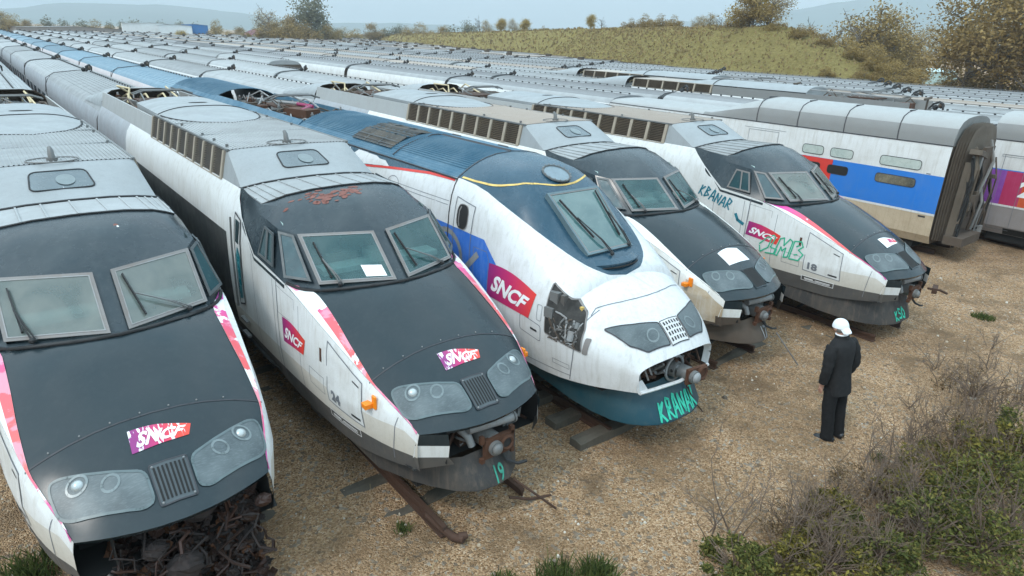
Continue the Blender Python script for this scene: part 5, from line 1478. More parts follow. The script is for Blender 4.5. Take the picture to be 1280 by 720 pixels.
# ------------------------------------------------------------------ double deck coach at the right
def double_deck(label, x, y0, y1, blue=True):
    root = thing('double_deck_coach', label, 'coach', (x, 0, 0))
    prof = [(1.20, .30), (1.34, .55), (1.38, 1.22), (1.38, 2.33), (1.375, 2.7), (1.36, 3.0), (1.34, 3.20)]
    mb = MB(); yy = [y0, y0+.12, 4.92, y1] if blue else [y0, y0+2, y1]
    yy = sorted(yy)
    for sg in (-1, 1):
        mb.grid([[(sg*px, y, z) for px, z in prof] for y in yy], lambda i, j: 0 if j >= 3 else ((2 if j == 2 else 1)))
    for y in (y0, y1): mb.add([(-px, y, z) for px, z in prof]+[(px, y, z) for px, z in reversed(prof)], [tuple(range(14))], 3)
    body = mb.build('body', [WHITE, TAN if blue else paint('grey_lower_side', (.27, .25, .25), dirt=(.2, .16, .12), amount=.6, seed=12), BLUE, BROWN], root, smooth=20)
    dk = Skin(body)
    if blue:
        decal('red_panel', RED, root, [[(4.90, 1.24), (4.90, 2.325), (9, 2.325), (9, 1.24)]], dk.side, .005, .5)
        decal('white_sill_line', WHITE, root, [[(y0, 1.17), (y0, 1.235), (12, 1.235), (12, 1.17)]], dk.side, .006, .6)
    else:
        cols = [paint('purple_mural', (.20, .05, .30), dirt=(.4, .2, .5), amount=.6, seed=3), paint('crimson_mural', (.40, .03, .10), dirt=(.5, .1, .2), amount=.6, seed=4), paint('vermilion_mural', (.55, .06, .02), dirt=(.5, .25, .1), amount=.6, seed=6)]
        for (a, b, c) in ((1.62, 1.05, 0), (1.05, .55, 1), (.55, -1.2, 2)):
            decal('mural_panel', cols[c], root, [[(a, 1.25), (a, 2.30), (b, 2.30), (b, 1.25)]], dk.side, .006, .5)
        decal('coach_number', WHITEINK, root, text_on([(.62, 1.55), (.20, 1.55), (.20, 2.05), (.62, 2.05)], '2', .04, .0), dk.side, .012, .08)
        decal('window', BLACK, root, [poly_round([(.38, 2.08), (.0, 2.08), (.0, 2.20), (.38, 2.20)], .05)], dk.side, .012, .1)
        dq = [(1.22, .45), (.62, .45), (.62, 2.78), (1.22, 2.78)]
        decal('door_gap', GREYINK, root, outline(dq, .014)+outline([(1.3, 2.72), (.0, 2.72), (.0, 2.78), (1.3, 2.78)], .01), dk.side, .012, .2)
        decal('sill_line', WHITE, root, [[(1.7, 1.19), (1.7, 1.25), (-6, 1.25), (-6, 1.19)]], dk.side, .009, .6)
        decal('step_well', BLACK, root, [[(.75, .32), (-1.2, .32), (-1.2, .52), (.75, .52)]], dk.side, .01, .3)
    # roof fairing in panels: lower grey flank, lighter rounded top
    seam = ([y0, 3.14, 4.78, 6.36, 7.89, 9.0, 9.6] if blue else [y0, y0+1.7, y0+3.4, y0+5.1, y0+6.8, y0+8.5, y0+10, y1])
    def top(y):
        if not blue or y < 8: return 1.0
        return max(0, 1-(y-8)/2.2)**.8
    RP = [(1.34, 3.20), (1.31, 3.42), (1.22, 3.68), (1.02, 3.86), (.7, 3.95), (.35, 3.985), (0, 4.0)]
    mb = MB(); yy = sorted(set(seam+[10.2] if blue else seam)); yy = [y for y in yy if y <= y1]
    ys_ = []
    for a, b in zip(yy[:-1], yy[1:]): ys_ += [a, (a+b)/2]
    ys_.append(yy[-1])
    full = [(-px, z) for px, z in RP]+[(px, z) for px, z in reversed(RP)][1:]
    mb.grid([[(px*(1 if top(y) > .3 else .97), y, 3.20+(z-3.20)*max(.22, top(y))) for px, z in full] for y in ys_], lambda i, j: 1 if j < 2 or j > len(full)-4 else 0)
    if blue: mb.grid([[(px*.97, y, 3.20+(z-3.20)*.22*3.0/3.0) for px, z in full] for y in (10.2, y1)], 0)
    mb.add([(px, y0, z) for px, z in full], [tuple(range(len(full)))], 1)
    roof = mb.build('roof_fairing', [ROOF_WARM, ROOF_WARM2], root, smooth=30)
    mb = MB()
    for y in seam[1:-2]:
        mb.tube([(px*1.005, y+.16*(i/6), z+.006) for i, (px, z) in enumerate([(-px, z) for px, z in RP])], .016, 5); mb.box((0-.35, y+.14, 4.0), (.3, .05, .03))
    for sg in (-1, 1): mb.tube([(sg*1.345, y0, 3.205), (sg*1.345, y1, 3.205)], .016, 5)
    mb.build('fairing_seam', INK, root)
    if blue:
        def win(y_a, y_b, za, zb, mt):
            q = poly_round([(y_a, za), (y_b, za), (y_b, zb), (y_a, zb)], .10, 4)
            w = decal('window', mt, root, [q], dk.side, .010, .2); decal('window_seal', INK, w, outline(q, .018), dk.side, .013, .12)
        for a, b in ((6.0, 5.28), (5.04, 4.31), (3.47, 2.29)): win(a, b, 2.42, 2.70, GLASS_PALE)
        for a, b, mt in ((6.0, 5.3, BLACK), (5.04, 4.37, BLACK), (3.50, 2.34, GLASS_DIM)): win(a, b, 1.89, 2.16, mt)
        decal('side_marking', GREYINK, root, outline([(8.1, 2.42), (6.95, 2.42), (6.95, 2.93), (8.1, 2.93)], .014)+stroke([(8.3, 3.0), (6.7, 2.99)], .012)+stroke([(2.1, 2.36), (2.0, 2.36)], .03), dk.side, .006, .2)
        decal('data_plate', INK, root, [[(2.05, 1.08), (1.85, 1.08), (1.85, 1.13), (2.05, 1.13)]], dk.side, .008, .2)
        # torn gangway end
        mb = MB(); rnd = random.Random(3)
        pr = [(-1.30, .45), (-1.35, 1.2), (-1.35, 2.9), (-1.22, 3.4), (-.95, 3.72), (-.4, 3.86), (.4, 3.86), (.95, 3.72), (1.22, 3.4), (1.35, 2.9), (1.35, 1.2), (1.30, .45)]
        rows = []
        for i in range(11):
            k = (.985 if i % 2 else .93)-.012*i; rows.append([(px*k+rnd.uniform(-.01, .01), y0-.02-i*.03, z*(.985 if i % 2 else .965)) for px, z in pr])
        mb.grid(rows); mb.add(rows[-1], [tuple(range(len(pr)))], 0)
        mb.build('gangway_bellows', [BELLOWS, BLACK], root, smooth=25)
        mb = MB()
        mb.box((-.9, y0-.55, 3.05), (.9, .30, .14), .1, 0, 0, .2); mb.box((-.2, y0-.55, 2.2), (.8, .10, 2.0), .05, 1); mb.box((-.9, y0-.5, 1.9), (.16, .24, 2.2), 0, 2, .05); mb.box((-1.15, y0-.45, 1.6), (.08, .2, 2.4), 0, 0, .0, .03)
        for k in range(14):
            x0 = rnd.uniform(-1.2, .9); z0 = rnd.uniform(1.6, 3.4)
            mb.tube([(x0, y0-.5, z0), (x0+rnd.uniform(-.15, .15), y0-.68, z0-.6), (x0+rnd.uniform(-.25, .25), y0-.6, max(.3, z0-rnd.uniform(1.0, 2.2)))], rnd.uniform(.02, .05), 6, rnd.choice((0, 1, 2, 3)))
        mb.box((-.6, y0-.6, .55), (1.4, .5, .25), 0, 1)
        for k in range(8): mb.box((rnd.uniform(-1.1, .8), y0-.65, rnd.uniform(.5, 2.8)), (rnd.uniform(.08, .25), .12, rnd.uniform(.1, .35)), rnd.uniform(-.3, .3), rnd.choice((0, 1, 2, 3)))
        mb.build('coupling_gear', [BELLOWS, BROWN, ROOF_WARM2, BLACK], root)
    mb = MB(); mb.box((0, (y0+y1)/2, .25), (2.2, y1-y0-1, .4)); mb.build('underframe', BLACK, root)
    return root
double_deck('double deck coach with a broad blue band, red panel and torn brown gangway end', 18.7, 1.62, 15.0, True)
double_deck('double deck coach with purple and red mural and white 2 behind the blue banded coach', 22.1, -11.0, 1.72, False)

# ------------------------------------------------------------------ the rows beyond
def far_line(proto, x, y0, y_end, label, group, L_=13.2):
    y = y0
    while y+L_ < y_end:
        c = copy_tree(proto); c.location = (x+random.uniform(-.04, .04), y, random.uniform(-.06, .06)); y += L_
        c['label'] = label; c['group'] = group
far_line(D, 18.7, 15.1, 226, 'low ribbed grey coach in line behind the blue banded double deck coach', 'coaches behind the blue banded coach')
far_line(D, 22.1, 2.2, 226, 'low ribbed grey coach in line behind the coach with the red mural', 'coaches behind the mural coach')
far_line(Cc, 14.6, 46, 226, 'pale roofed coach in the row between train 18 and the blue banded coach', 'coaches in the row beside train 18')

def booster(label, x, y0):
    """motor coach seen by its roof: well and pantograph at the near end, dome, louvres at the far end"""
    root = thing('motor_coach', label, 'coach', (x, y0, 0), group='motor coaches with open roof wells'); L_ = 14.6; rnd = random.Random(int(x*10))
    mb = MB()
    for sg in (-1, 1): mb.grid([[(sg*px, y, z) for px, z in CP+[(1.16, 3.38)]] for y in (0, L_)])
    for y in (0, L_): mb.add([(-px, y, z) for px, z in CP]+[(px, y, z) for px, z in reversed(CP)], [tuple(range(2*len(CP)))])
    mb.quad((-1.16, 0, 3.38), (1.16, 0, 3.38), (1.16, L_, 3.38), (-1.16, L_, 3.38))
    mb.build('body', [WHITE], root, smooth=30)
    for sg in (-1, 1):
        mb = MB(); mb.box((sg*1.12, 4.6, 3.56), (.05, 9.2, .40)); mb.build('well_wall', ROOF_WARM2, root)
        louvre_panel(root, sg, 9.3, 14.4, 1.16, 3.38, 1.06, 3.80, 5, LOUV_R)
    mb = MB(); mb.grid([[(px, y, 3.80+.24*(1-abs(px/1.0)**3)*(1 if y < 9.4 else max(0, 1-(y-9.4)/2.4))) for px in frange(-1.0, 1.0, 12)] for y in (4.4, 6, 8, 9.3, 10, 11, 11.8)])
    mb.add([(px, 4.4, 3.80+.24*(1-abs(px/1.0)**3)) for px in frange(-1.0, 1.0, 12)]+[(1, 4.4, 3.4), (-1, 4.4, 3.4)], [tuple(range(15))])
    mb.build('roof_dome', HUMP, root, smooth=35)
    mb = MB(); mb.box((0, 11.9, 3.79), (2.1, 5.1, .03)); mb.build('hump_roof', ROOF_PINK, root)
    mb = MB(); mb.tube([(px, 9.3, 3.815+.24*(1-abs(px/1.0)**3)) for px in frange(-1.0, 1.0, 12)], .02, 5); mb.build('dome_seal', RUBBER, root)
    mb = MB(); roof_gear(mb, -.9, .9, .4, 4.2, 3.4, 34, rnd, 1.2); mb.tube([(-.9, .5, 3.9), (-.9, 4.3, 3.95), (.9, 4.3, 3.95), (.9, .5, 3.9)], .03, 5, 2); mb.tube([(0, -.2, 3.4), (0, -.2, 3.9)], .04, 6, 1); mb.tube([(-.3, -.2, 3.9), (.3, -.2, 3.95)], .05, 6, 1)
    mb.build('roof_equipment', [STEEL, BROWN, PIPE, RUST], root)
    pantograph(root, 2.2, 3.8)
    return root
def cowl_coach(x, y_far, label):
    """coach behind the motor coach whose cowl faces the camera end"""
    o = copy_tree(C1); add_cowl(o); o.location = (x, y_far, 0); o['label'] = label; o['group'] = 'cowled coaches in the far rows'
booster('motor coach with roof dome and pantograph just beyond the blue banded coach', 25.8, 5.9)
booster('motor coach with roof dome one row before the grassy bank', 29.3, 13.5)
cowl_coach(25.8, 20.9, 'coach with a brown arched cowl facing louvres beyond the blue banded coach')
cowl_coach(29.3, 28.6, 'coach with a brown arched cowl one row before the grassy bank')
far_line(Dp, 25.8, 36.5, 226, 'pinkish roofed coach in the row of the nearer motor coach', 'coaches of the nearer motor coach')
far_line(Cc, 29.3, 44.2, 226, 'pale coach in the row of the motor coach nearer the bank', 'coaches of the farther motor coach')
far_line(Cc, 25.8, -7.5, 5.9, 'white coach coupled to the near end of the motor coach row', 'coaches of the nearer motor coach')
far_line(Cc, 29.3, .2, 13.6, 'white coach at the near end of the second motor coach row', 'coaches of the farther motor coach')
k_ = 0
ORD = ['third', 'fourth', 'fifth', 'sixth', 'seventh', 'last']
for k_, x in enumerate((32.8, 36.3, 39.8, 43.2, 46.6)):
    pr = (Dp, Cc, D, Cc, D)[k_]
    far_line(pr, x, -4+2*k_, 190 if k_ < 2 else 120, 'ribbed roof coach in the %s row from the grassy bank' % ['fifth', 'fourth', 'third', 'second', 'first'][k_], 'coaches in the %s row from the bank' % ['fifth', 'fourth', 'third', 'second', 'first'][k_])
# a loco far off in the pale rows
def far_loco(src, x, y, rz, label):
    o = copy_tree(src); o.location = (x, y, 0); o.rotation_euler = (0, 0, rz); o['label'] = label; o['group'] = 'locomotives deep in the yard'; return o
# the distant mass of coaches
mb = MB(); rnd = random.Random(31)
def far_box(x, y, L_):
    z = rnd.uniform(-.06, .06); m_ = rnd.choice((0, 0, 1, 2))
    P_ = [(1.38, .5), (1.39, 2.6), (1.24, 3.2), (.95, 3.41), (0, 3.51)]
    f = [(-a, b) for a, b in P_]+[(a, b) for a, b in reversed(P_)][1:]
    mb.grid([[(x+a, yy, b+z) for a, b in f] for yy in (y, y+L_-.35)], lambda i, j: 3 if j in (0, 7) else m_)
    for yy in (y, y+L_-.35): mb.add([(x+a, yy, b+z) for a, b in f], [tuple(range(len(f)))], 4)
    mb.box((x+.5, y+L_-.3, 3.66), (.4, .7, .3), 0, 4); mb.box((x+.5, y+L_/2, 3.55), (.05, L_-2, .06), 0, 4)
for k_, x in enumerate((32.8, 36.3, 39.8, 43.2, 46.6)):
    y = -4+2*k_
    while y+13.2 < 226:
        if y > (190 if k_ < 2 else 120)-13.2: far_box(x, y, 13.2)
        y += 13.2
x = 50.0
while x < 108:
    y = 28+(x-49)/.293+rnd.uniform(0, 8)
    while y < 214: far_box(x, y, 13.2); y += 13.2
    x += 3.45
tag(mb.build('distant_coaches', [ROOF, ROOF_DK, ROOF_PINK, WHITE, BROWN], recalc=False), 'mass of pale coach roofs filling the far end of the yard', 'coaches', kind='stuff')
# ------------------------------------------------------------------ bank, hills, buildings, trees
def grassmat():
    m, nt, b = newmat('dry_grass')
    v = coords(nt, (1, 1, 1), 'World')
    f1 = noisen(nt, v, .35, 8, .7, .4); f2 = noisen(nt, v, 3.5, 6, .75)
    c1 = ramp(nt, f1, [(.3, (.18, .135, .055)), (.5, (.27, .21, .082)), (.7, (.34, .27, .105))])
    c2 = ramp(nt, f2, [(.3, (.10, .085, .03)), (.55, (.25, .20, .07)), (.8, (.42, .35, .16))])
    nt.links.new(mixc(nt, .55, c1, c2), b.inputs['Base Color']); b.inputs['Roughness'].default_value = 1; b.inputs['Specular IOR Level'].default_value = .1
    bump(nt, b, f2, 1, .4)
    return m
GRASS = grassmat()
A_ = Vector((49., 25.)); D_ = Vector((58, 198)).normalized(); N_ = Vector((D_.y, -D_.x))
crest = pchip([-6, .8, 6.6, 12, 15.1, 19.4, 34.6, 64.8, 115, 200, 331, 420], [-.1, 3.1, 5.0, 6.4, 7.15, 7.6, 7.42, 7.15, 6.3, 5.2, 3.3, 1.6])
mb = MB(); g = []
for s in frange(-8, 60, 110)+frange(60, 420, 180)[1:]:
    h = max(-.1, crest(s)); row = []
    for o_, k in ((-1, 0), (0, .0), (2, .16), (4, .33), (6, .50), (8, .67), (10, .84), (12, .97), (13, 1), (15, 1.02), (18, 1.02), (22, 1.0), (26, .9), (32, .55), (42, .1), (48, 0)):
        if o_ > 13: o_ = 13+(o_-13)*min(1, max(.12, (s-2)/42))
        p = A_+D_*s+N_*o_
        q = noise.noise((p.x*.25, p.y*.25, 1))*.35+noise.noise((p.x*1.1, p.y*1.1, 2))*.16
        row.append((p.x, p.y, -.15+(h+.1)*k+q*min(1, k*3)*min(1, h/2)))
    g.append(row)
mb.grid(g)
bank = struct(mb.build('grassy_bank', GRASS, smooth=70))
# tufts that break up the bank
mb = MB(); rnd = random.Random(8)
bt = BVHTree.FromPolygons([v.co for v in bank.data.vertices], [tuple(p.vertices) for p in bank.data.polygons])
for k in range(17000):
    s = rnd.uniform(-8, 60) if rnd.random() < .65 else rnd.uniform(60, 300); o_ = rnd.uniform(0, 17) if s > 25 else rnd.uniform(0, 36); p = A_+D_*s+N_*o_
    h = bt.ray_cast(Vector((p.x, p.y, 30)), Vector((0, 0, -1)))
    if h[0] is None: continue
    c = h[0]; sz = rnd.uniform(.08, .26)*(1 if s < 60 else 1.7)
    m_ = rnd.choice((0, 0, 1, 2))
    for q in range(3):
        a = rnd.uniform(0, PI); dx, dy = math.cos(a)*sz*.45, math.sin(a)*sz*.45; lx, ly = rnd.uniform(-.1, .1), rnd.uniform(-.1, .1)
        mb.add([(c.x-dx, c.y-dy, c.z-.05), (c.x+dx, c.y+dy, c.z-.05), (c.x+dx*.3+lx, c.y+dy*.3+ly, c.z+sz), (c.x-dx*.5+lx, c.y-dy*.5+ly, c.z+sz*.8)], [(0, 1, 2, 3)], m_)
tag(mb.build('dry_grass_tufts', [plain('straw', (.31, .225, .10), 1, var=.35), plain('olive_grass', (.24, .185, .075), 1, var=.35), plain('brown_grass', (.20, .14, .065), 1, var=.35)], recalc=False), 'dry olive grass tufts covering the bank', 'grass', kind='stuff')

# hills far away
hm = plain('far_hill', (.10, .13, .12), 1, var=.2, sc=.004)
mb = MB(); g = []
hz = pchip([-500, 104, 300, 520, 800, 1200, 1600, 1900, 2160, 2300, 2600, 2900], [30, 40, 62, 66, 46, 38, 40, 62, 122, 165, 190, 150])
for i in range(90):
    a = lerp(-12, 88, i/89); dx, dy = math.sin(R(a)), math.cos(R(a)); row = []
    for rr, k in ((1700, 0), (2000, .35), (2300, .75), (2550, 1), (2900, .8), (3400, 0)):
        x = dx*rr; q = noise.noise((dx*rr*.004, dy*rr*.004, 0))*14+noise.noise((dx*rr*.015, dy*rr*.015, 3))*6
        row.append((x, dy*rr, -1+k*(hz(dx*2500)+q)))
    g.append(row)
mb.grid(g); struct(mb.build('hills', hm, smooth=60))

# ---- trees
def leafmat(name, cols, tr=.25):
    m, nt, b = newmat(name)
    g = N(nt, 'ShaderNodeObjectInfo'); geo = N(nt, 'ShaderNodeNewGeometry')
    c = ramp(nt, geo.outputs['Random Per Island'], [(i/(len(cols)-1), c_) for i, c_ in enumerate(cols)])
    nt.links.new(c, b.inputs['Base Color']); b.inputs['Roughness'].default_value = .8; b.inputs['Specular IOR Level'].default_value = .2
    t = N(nt, 'ShaderNodeBsdfTranslucent'); nt.links.new(c, t.inputs[0]); mx = N(nt, 'ShaderNodeMixShader'); mx.inputs[0].default_value = tr
    out = nt.nodes['Material Output']; nt.links.new(b.outputs[0], mx.inputs[1]); nt.links.new(t.outputs[0], mx.inputs[2]); nt.links.new(mx.outputs[0], out.inputs[0])
    return m
L_OLIVE = leafmat('olive_leaves', [(.16, .11, .045), (.27, .185, .07), (.37, .26, .10)])
L_GOLD = leafmat('golden_leaves', [(.20, .14, .03), (.36, .25, .05), (.46, .32, .08)])
L_RUST = leafmat('rust_leaves', [(.18, .125, .05), (.30, .21, .075), (.39, .285, .11)])
L_GREY = leafmat('grey_green_leaves', [(.12, .12, .085), (.18, .18, .12), (.24, .22, .15)])
L_BUSH = leafmat('bush_leaves', [(.028, .035, .010), (.075, .085, .022), (.13, .135, .034), (.21, .175, .05)])
L_BUSH2 = leafmat('yellowing_bush_leaves', [(.05, .045, .014), (.13, .115, .03), (.25, .20, .04)])
BARK = plain('bark', (.13, .11, .09), .95, var=.3)
TWIG = plain('twig', (.135, .095, .07), .95, var=.3)

def leaf(mb, c, s, rnd, m=0, el=1.0):
    a = Vector((rnd.gauss(0, 1), rnd.gauss(0, 1), rnd.gauss(0, .7))).normalized(); b = a.cross(Vector((rnd.gauss(0, 1), rnd.gauss(0, 1), rnd.gauss(0, 1)))).normalized()
    a *= s*el; b *= s*.55
    mb.add([c-a, c-b*.9, c+a, c+b], [(0, 1, 2, 3)], m)
def limbs(mb, base, h, spread, rnd, n=8, r=.12, fork=2, lean=0):
    tips = []
    top = Vector((base[0]+lean, base[1], base[2]+h*.8)); b = Vector(base)
    pts = [b, b.lerp(top, .4)+Vector((rnd.uniform(-.1, .1), rnd.uniform(-.1, .1), 0))*h*.1, b.lerp(top, .75)+Vector((rnd.uniform(-.1, .1), rnd.uniform(-.1, .1), 0))*h*.1, top]
    mb.tube(pts, [r, r*.7, r*.4, r*.12], 6); tips.append(top)
    for i in range(n):
        t = rnd.uniform(.2, .95); p = b.lerp(top, t); a = rnd.uniform(0, 2*PI); l = spread*rnd.uniform(.5, 1.05)*(1.15-.5*t)
        e = p+Vector((math.cos(a)*l, math.sin(a)*l, h*rnd.uniform(.08, .3))); mid = p.lerp(e, .5)+Vector((0, 0, -h*.02+rnd.uniform(-.03, .06)*h))
        mb.tube([p, mid, e], [r*.38, r*.22, r*.07], 5, cap=False); tips += [e, mid.lerp(e, .5)]
        for q in range(fork):
            s_ = mid.lerp(e, rnd.uniform(.1, .9)); e2 = s_+Vector((rnd.uniform(-1, 1), rnd.uniform(-1, 1), rnd.uniform(.1, 1)))*l*.45
            mb.tube([s_, e2], [r*.16, r*.04], 4, cap=False); tips.append(e2)
            e3 = s_.lerp(e2, .5)+Vector((rnd.uniform(-1, 1), rnd.uniform(-1, 1), rnd.uniform(.1, 1)))*l*.25; mb.tube([s_.lerp(e2, .5), e3], [r*.08, r*.03], 3, cap=False); tips.append(e3)
    return tips
def tree_proto(kind, seed, leafm, nl=900, h=1.0, w=.5, bare=.0, ls=.03, col=0):
    """unit height tree, scaled per copy"""
    rnd = random.Random(seed); root = thing(kind, 'x', 'tree')
    mb = MB(); tips = limbs(mb, (0, 0, -.02), 1.0, w, rnd, 13 if bare < .5 else 18, .028, 3 if bare < .5 else 4, rnd.uniform(-.05, .05))
    mb.build('trunk', BARK, root, recalc=False)
    if nl:
        lb = MB()
        for k in range(nl):
            t = rnd.choice(tips); sp = .075
            c = t+Vector((rnd.gauss(0, sp), rnd.gauss(0, sp), rnd.gauss(0, sp*.8)))
            if c.z < .06: c.z = .06+rnd.random()*.2
            leaf(lb, c, ls*rnd.uniform(.6, 1.4), rnd)
        lb.build('crown', leafm, root, recalc=False)
    return root
def bush_tree(kind, seed, leafm, nl=1600, w=.6, ls=.035):
    rnd = random.Random(seed); root = thing(kind, 'x', 'tree'); mb = MB(); limbs(mb, (0, 0, -.02), .8, w*.8, rnd, 10, .03, 2)
    mb.build('trunk', BARK, root, recalc=False); lb = MB()
    cl = [(rnd.gauss(0, w*.4), rnd.gauss(0, w*.4), rnd.uniform(.15, .85), rnd.uniform(.12, .24)) for _ in range(22)]
    for k in range(nl):
        x, y, z, r_ = rnd.choice(cl); d = Vector((rnd.gauss(0, 1), rnd.gauss(0, 1), rnd.gauss(0, 1))).normalized()*r_*rnd.uniform(.5, 1.1)
        leaf(lb, Vector((x, y, max(.03, z*(1-.25*math.hypot(x, y)/w))))+d, ls*rnd.uniform(.6, 1.4), rnd)
    lb.build('crown', leafm, root, recalc=False); return root
P_ = dict(o=tree_proto('autumn_tree', 1, L_OLIVE, 6500, w=.34, ls=.017), g=tree_proto('golden_tree', 2, L_GOLD, 4500, w=.30, ls=.018), r=bush_tree('rust_bush', 3, L_RUST, 7000, .6, .019), b=tree_proto('bare_tree', 4, None, 0, w=.38, bare=1),
          s=tree_proto('sparse_tree', 5, L_GREY, 3000, w=.26, bare=.6, ls=.02), e=bush_tree('evergreen_shrub', 6, L_GREY, 1300, .4), y=bush_tree('golden_bush', 7, L_OLIVE, 6000, .5, .021), m=tree_proto('half_bare_tree', 8, L_RUST, 3200, w=.38, bare=1, ls=.015), B=tree_proto('big_autumn_tree', 9, L_OLIVE, 9500, w=.46, ls=.0135), G=tree_proto('tall_autumn_tree', 10, L_GOLD, 5200, w=.36, ls=.016))
first_used = set()
def plant(key, x, y, z, h, label, group=None, wx=1.0):
    src = P_[key]
    o = src if key not in first_used else copy_tree(src); first_used.add(key)
    o.location = (x, y, z); o.scale = (h*wx, h*wx, h); o.rotation_euler = (0, 0, random.uniform(0, 6.28)); o['label'] = label
    if group: o['group'] = group
    elif 'group' in o: del o['group']
    return o
g0 = 'trees behind the far end of the yard'
for x, y, h, k in ((7.8, 264, 6.4, 'r'), (12.5, 269, 5.0, 'o'), (3, 268, 5.5, 'r')): plant(k, x, y, 0, h, 'small rusty tree at the far left end of the yard', 'rusty trees at the far left', 1.3)
for x, y, h in ((19.6, 273, 7.4), (23.9, 273, 6.8)): plant('e', x, y, 0, h, 'rounded grey green tree above the long low grey building', 'round trees above the low building', .9)
for x, y, h in ((38.7, 281, 6.6), (42.6, 281, 6.9)): plant('e', x, y, 0, h, 'grey green tree just left of the white warehouse', 'trees left of the warehouse', .8)
for x, y, h in ((56.8, 288, 7.4), (63.5, 287, 7.5), (69, 287, 7.2)): plant('e', x, y, 0, h, 'tree top showing over the white warehouse roof', 'tree tops over the warehouse', .9)
plant('r', 56.9, 217, 0, 7.8, 'orange brown tree beside the blue end of the warehouse', None, .75)
plant('g', 41, 190, 0, 5.0, 'small golden tree in front of the white warehouse wall', None, 1.0)
plant('r', 62.6, 225, 0, 4.4, 'low brown bush right of the blue building', None, 1.2)
plant('e', 69.7, 233, 0, 6.2, 'dark pointed evergreen left of the pink house', None, .55)
plant('s', 76.8, 241, 0, 4.6, 'thin grey tree behind the pink house', None, 1.2)
plant('m', 61.5, 183.5, 0, 9.6, 'rust brown half bare tree left of the round olive bush', None, 1.0)
plant('r', 58.5, 183, 0, 6.2, 'brown bush at the left foot of the tree group', None, 1.2)
plant('y', 62.7, 172, 0, 8.4, 'round olive gold bush in front of the tallest tree', None, 1.25)
plant('s', 69.7, 175, 0, 14.2, 'tallest sparse grey green tree rising at the bank end', None, 1.15)
plant('e', 71.0, 174, 0, 7.0, 'grey green shrub at the foot of the tallest tree', None, .8)
for i, (x, y, h) in enumerate(((92, 214, 7), (96, 216, 6), (98, 217, 6.4), (104, 221, 6.6), (108, 222, 6), (114.8, 226, 8.6), (118, 224, 7.2), (122, 222, 8), (125, 218, 7.5), (114, 192, 9), (112, 197, 7.6), (121, 188, 8.2), (119, 182, 8.4), (120, 175, 9.2))): plant('esmrbo'[i % 6], x, y, 0, h, 'low mixed tree in the line behind the left end of the bank', 'low trees behind the bank', 1.2)
for i, (x, y, z, h, k) in enumerate(((118, 166, 5.2, 5.8, 'b'), (111, 146, 5.6, 5.0, 'g'), (110.4, 140, 5.6, 4.2, 'm'), (109.5, 134, 5.8, 4.6, 'g'), (107, 124, 6, 2.4, 'y'), (115, 158, 5, 4.6, 'm'))): plant(k, x, y, z, h, 'small golden or bare tree on the middle of the bank crest', 'small trees on the bank crest', 1.0)
plant('g', 93.9, 94.5, 6.6, 4.0, 'lone slim golden tree standing on the bank crest', None, .8); plant('b', 91.9, 89.5, 6.8, 2.8, 'tiny bare tree right of the lone golden tree', None, 1.2)
for x, y, h, k in ((82.3, 70.4, 2.9, 'y'), (81.6, 66.7, 2.8, 'y'), (81.3, 63.8, 2.6, 'y'), (84, 75, 2.3, 'y'), (79.5, 58, 2.3, 'm'), (76, 53.5, 2.4, 'm'), (73.2, 49.7, 2.2, 'b')): plant(k, x, y, 6.9, h, 'low golden shrub on the bank crest left of the tall golden tree', 'golden shrubs on the bank crest', 1.2)
plant('G', 69.3, 43.0, 6.5, 6.6, 'tall golden tree standing on the right end of the bank', None, 1.25); plant('m', 68, 39.5, 6.4, 5.2, 'half bare brown tree just right of the tall golden tree', None, 1.2)
plant('y', 70.4, 45.3, 6.8, 2.8, 'golden shrub at the foot of the tall golden tree', None, 1.3)
plant('o', 67.2, 41.2, 6.5, 4.6, 'olive tree between the tall golden tree and the half bare one', None, 1.2)
for x, y, h, k in ((58.5, 176, 7.5, 'o'), (66.5, 171, 7.8, 'y'), (60.2, 180, 11, 'b'), (64.5, 178, 9, 'o'), (68, 178, 9.5, 'r'), (74, 176, 8, 'y'), (76.5, 181, 7.6, 'r'), (79.5, 186, 7.2, 'o')): plant(k, x, y, 0, h, 'autumn tree in the clump round the tallest sparse tree', 'autumn clump at the bank end', 1.2)
for x, y, h, k in ((9, 259, 7.5, 'r'), (5.5, 262, 8, 'o'), (15, 270, 6, 'o'), (30, 276, 6.6, 'e'), (34, 279, 6.8, 'r'), (47, 282, 7.6, 'e'), (84, 243, 6.6, 'o'), (88, 238, 6.8, 'r'), (66, 228, 5.8, 'o')): plant(k, x, y, 0, h, 'hazy tree in the far left treeline behind the yard', 'far left treeline', 1.3)
for x, y, z, h, k, l in ((76.8, 38.4, 2, 6.6, 'b', 'bare tree where the bank slopes down'), (74, 37.2, 3, 4.8, 'o', 'olive tree where the bank slopes down'), (81.4, 35.9, 0, 9.6, 'b', 'bare dark tree left in the thicket at the bank end'), (86.8, 36.1, 0, 10.4, 'm', 'tallest brown tree in the thicket at the bank end'), (89, 35.4, 0, 7.2, 'r', 'brown bush inside the thicket at the bank end'),
                         (83, 34, 0, 6.0, 'r', 'rust brown bush low in the thicket left of the tallest'), (92.4, 35.9, 0, 8.8, 'b', 'bare tree right of the tallest brown tree'), (95.5, 36, 0, 6.6, 'o', 'olive tree at the right side of the thicket'), (97.7, 36.1, 0, 6.4, 'm', 'half bare tree at the right edge of the thicket'), (79, 34, 0, 4.6, 'y', 'golden bush at the left foot of the thicket')): plant(k, x, y, z, h, l, None, 1.1)
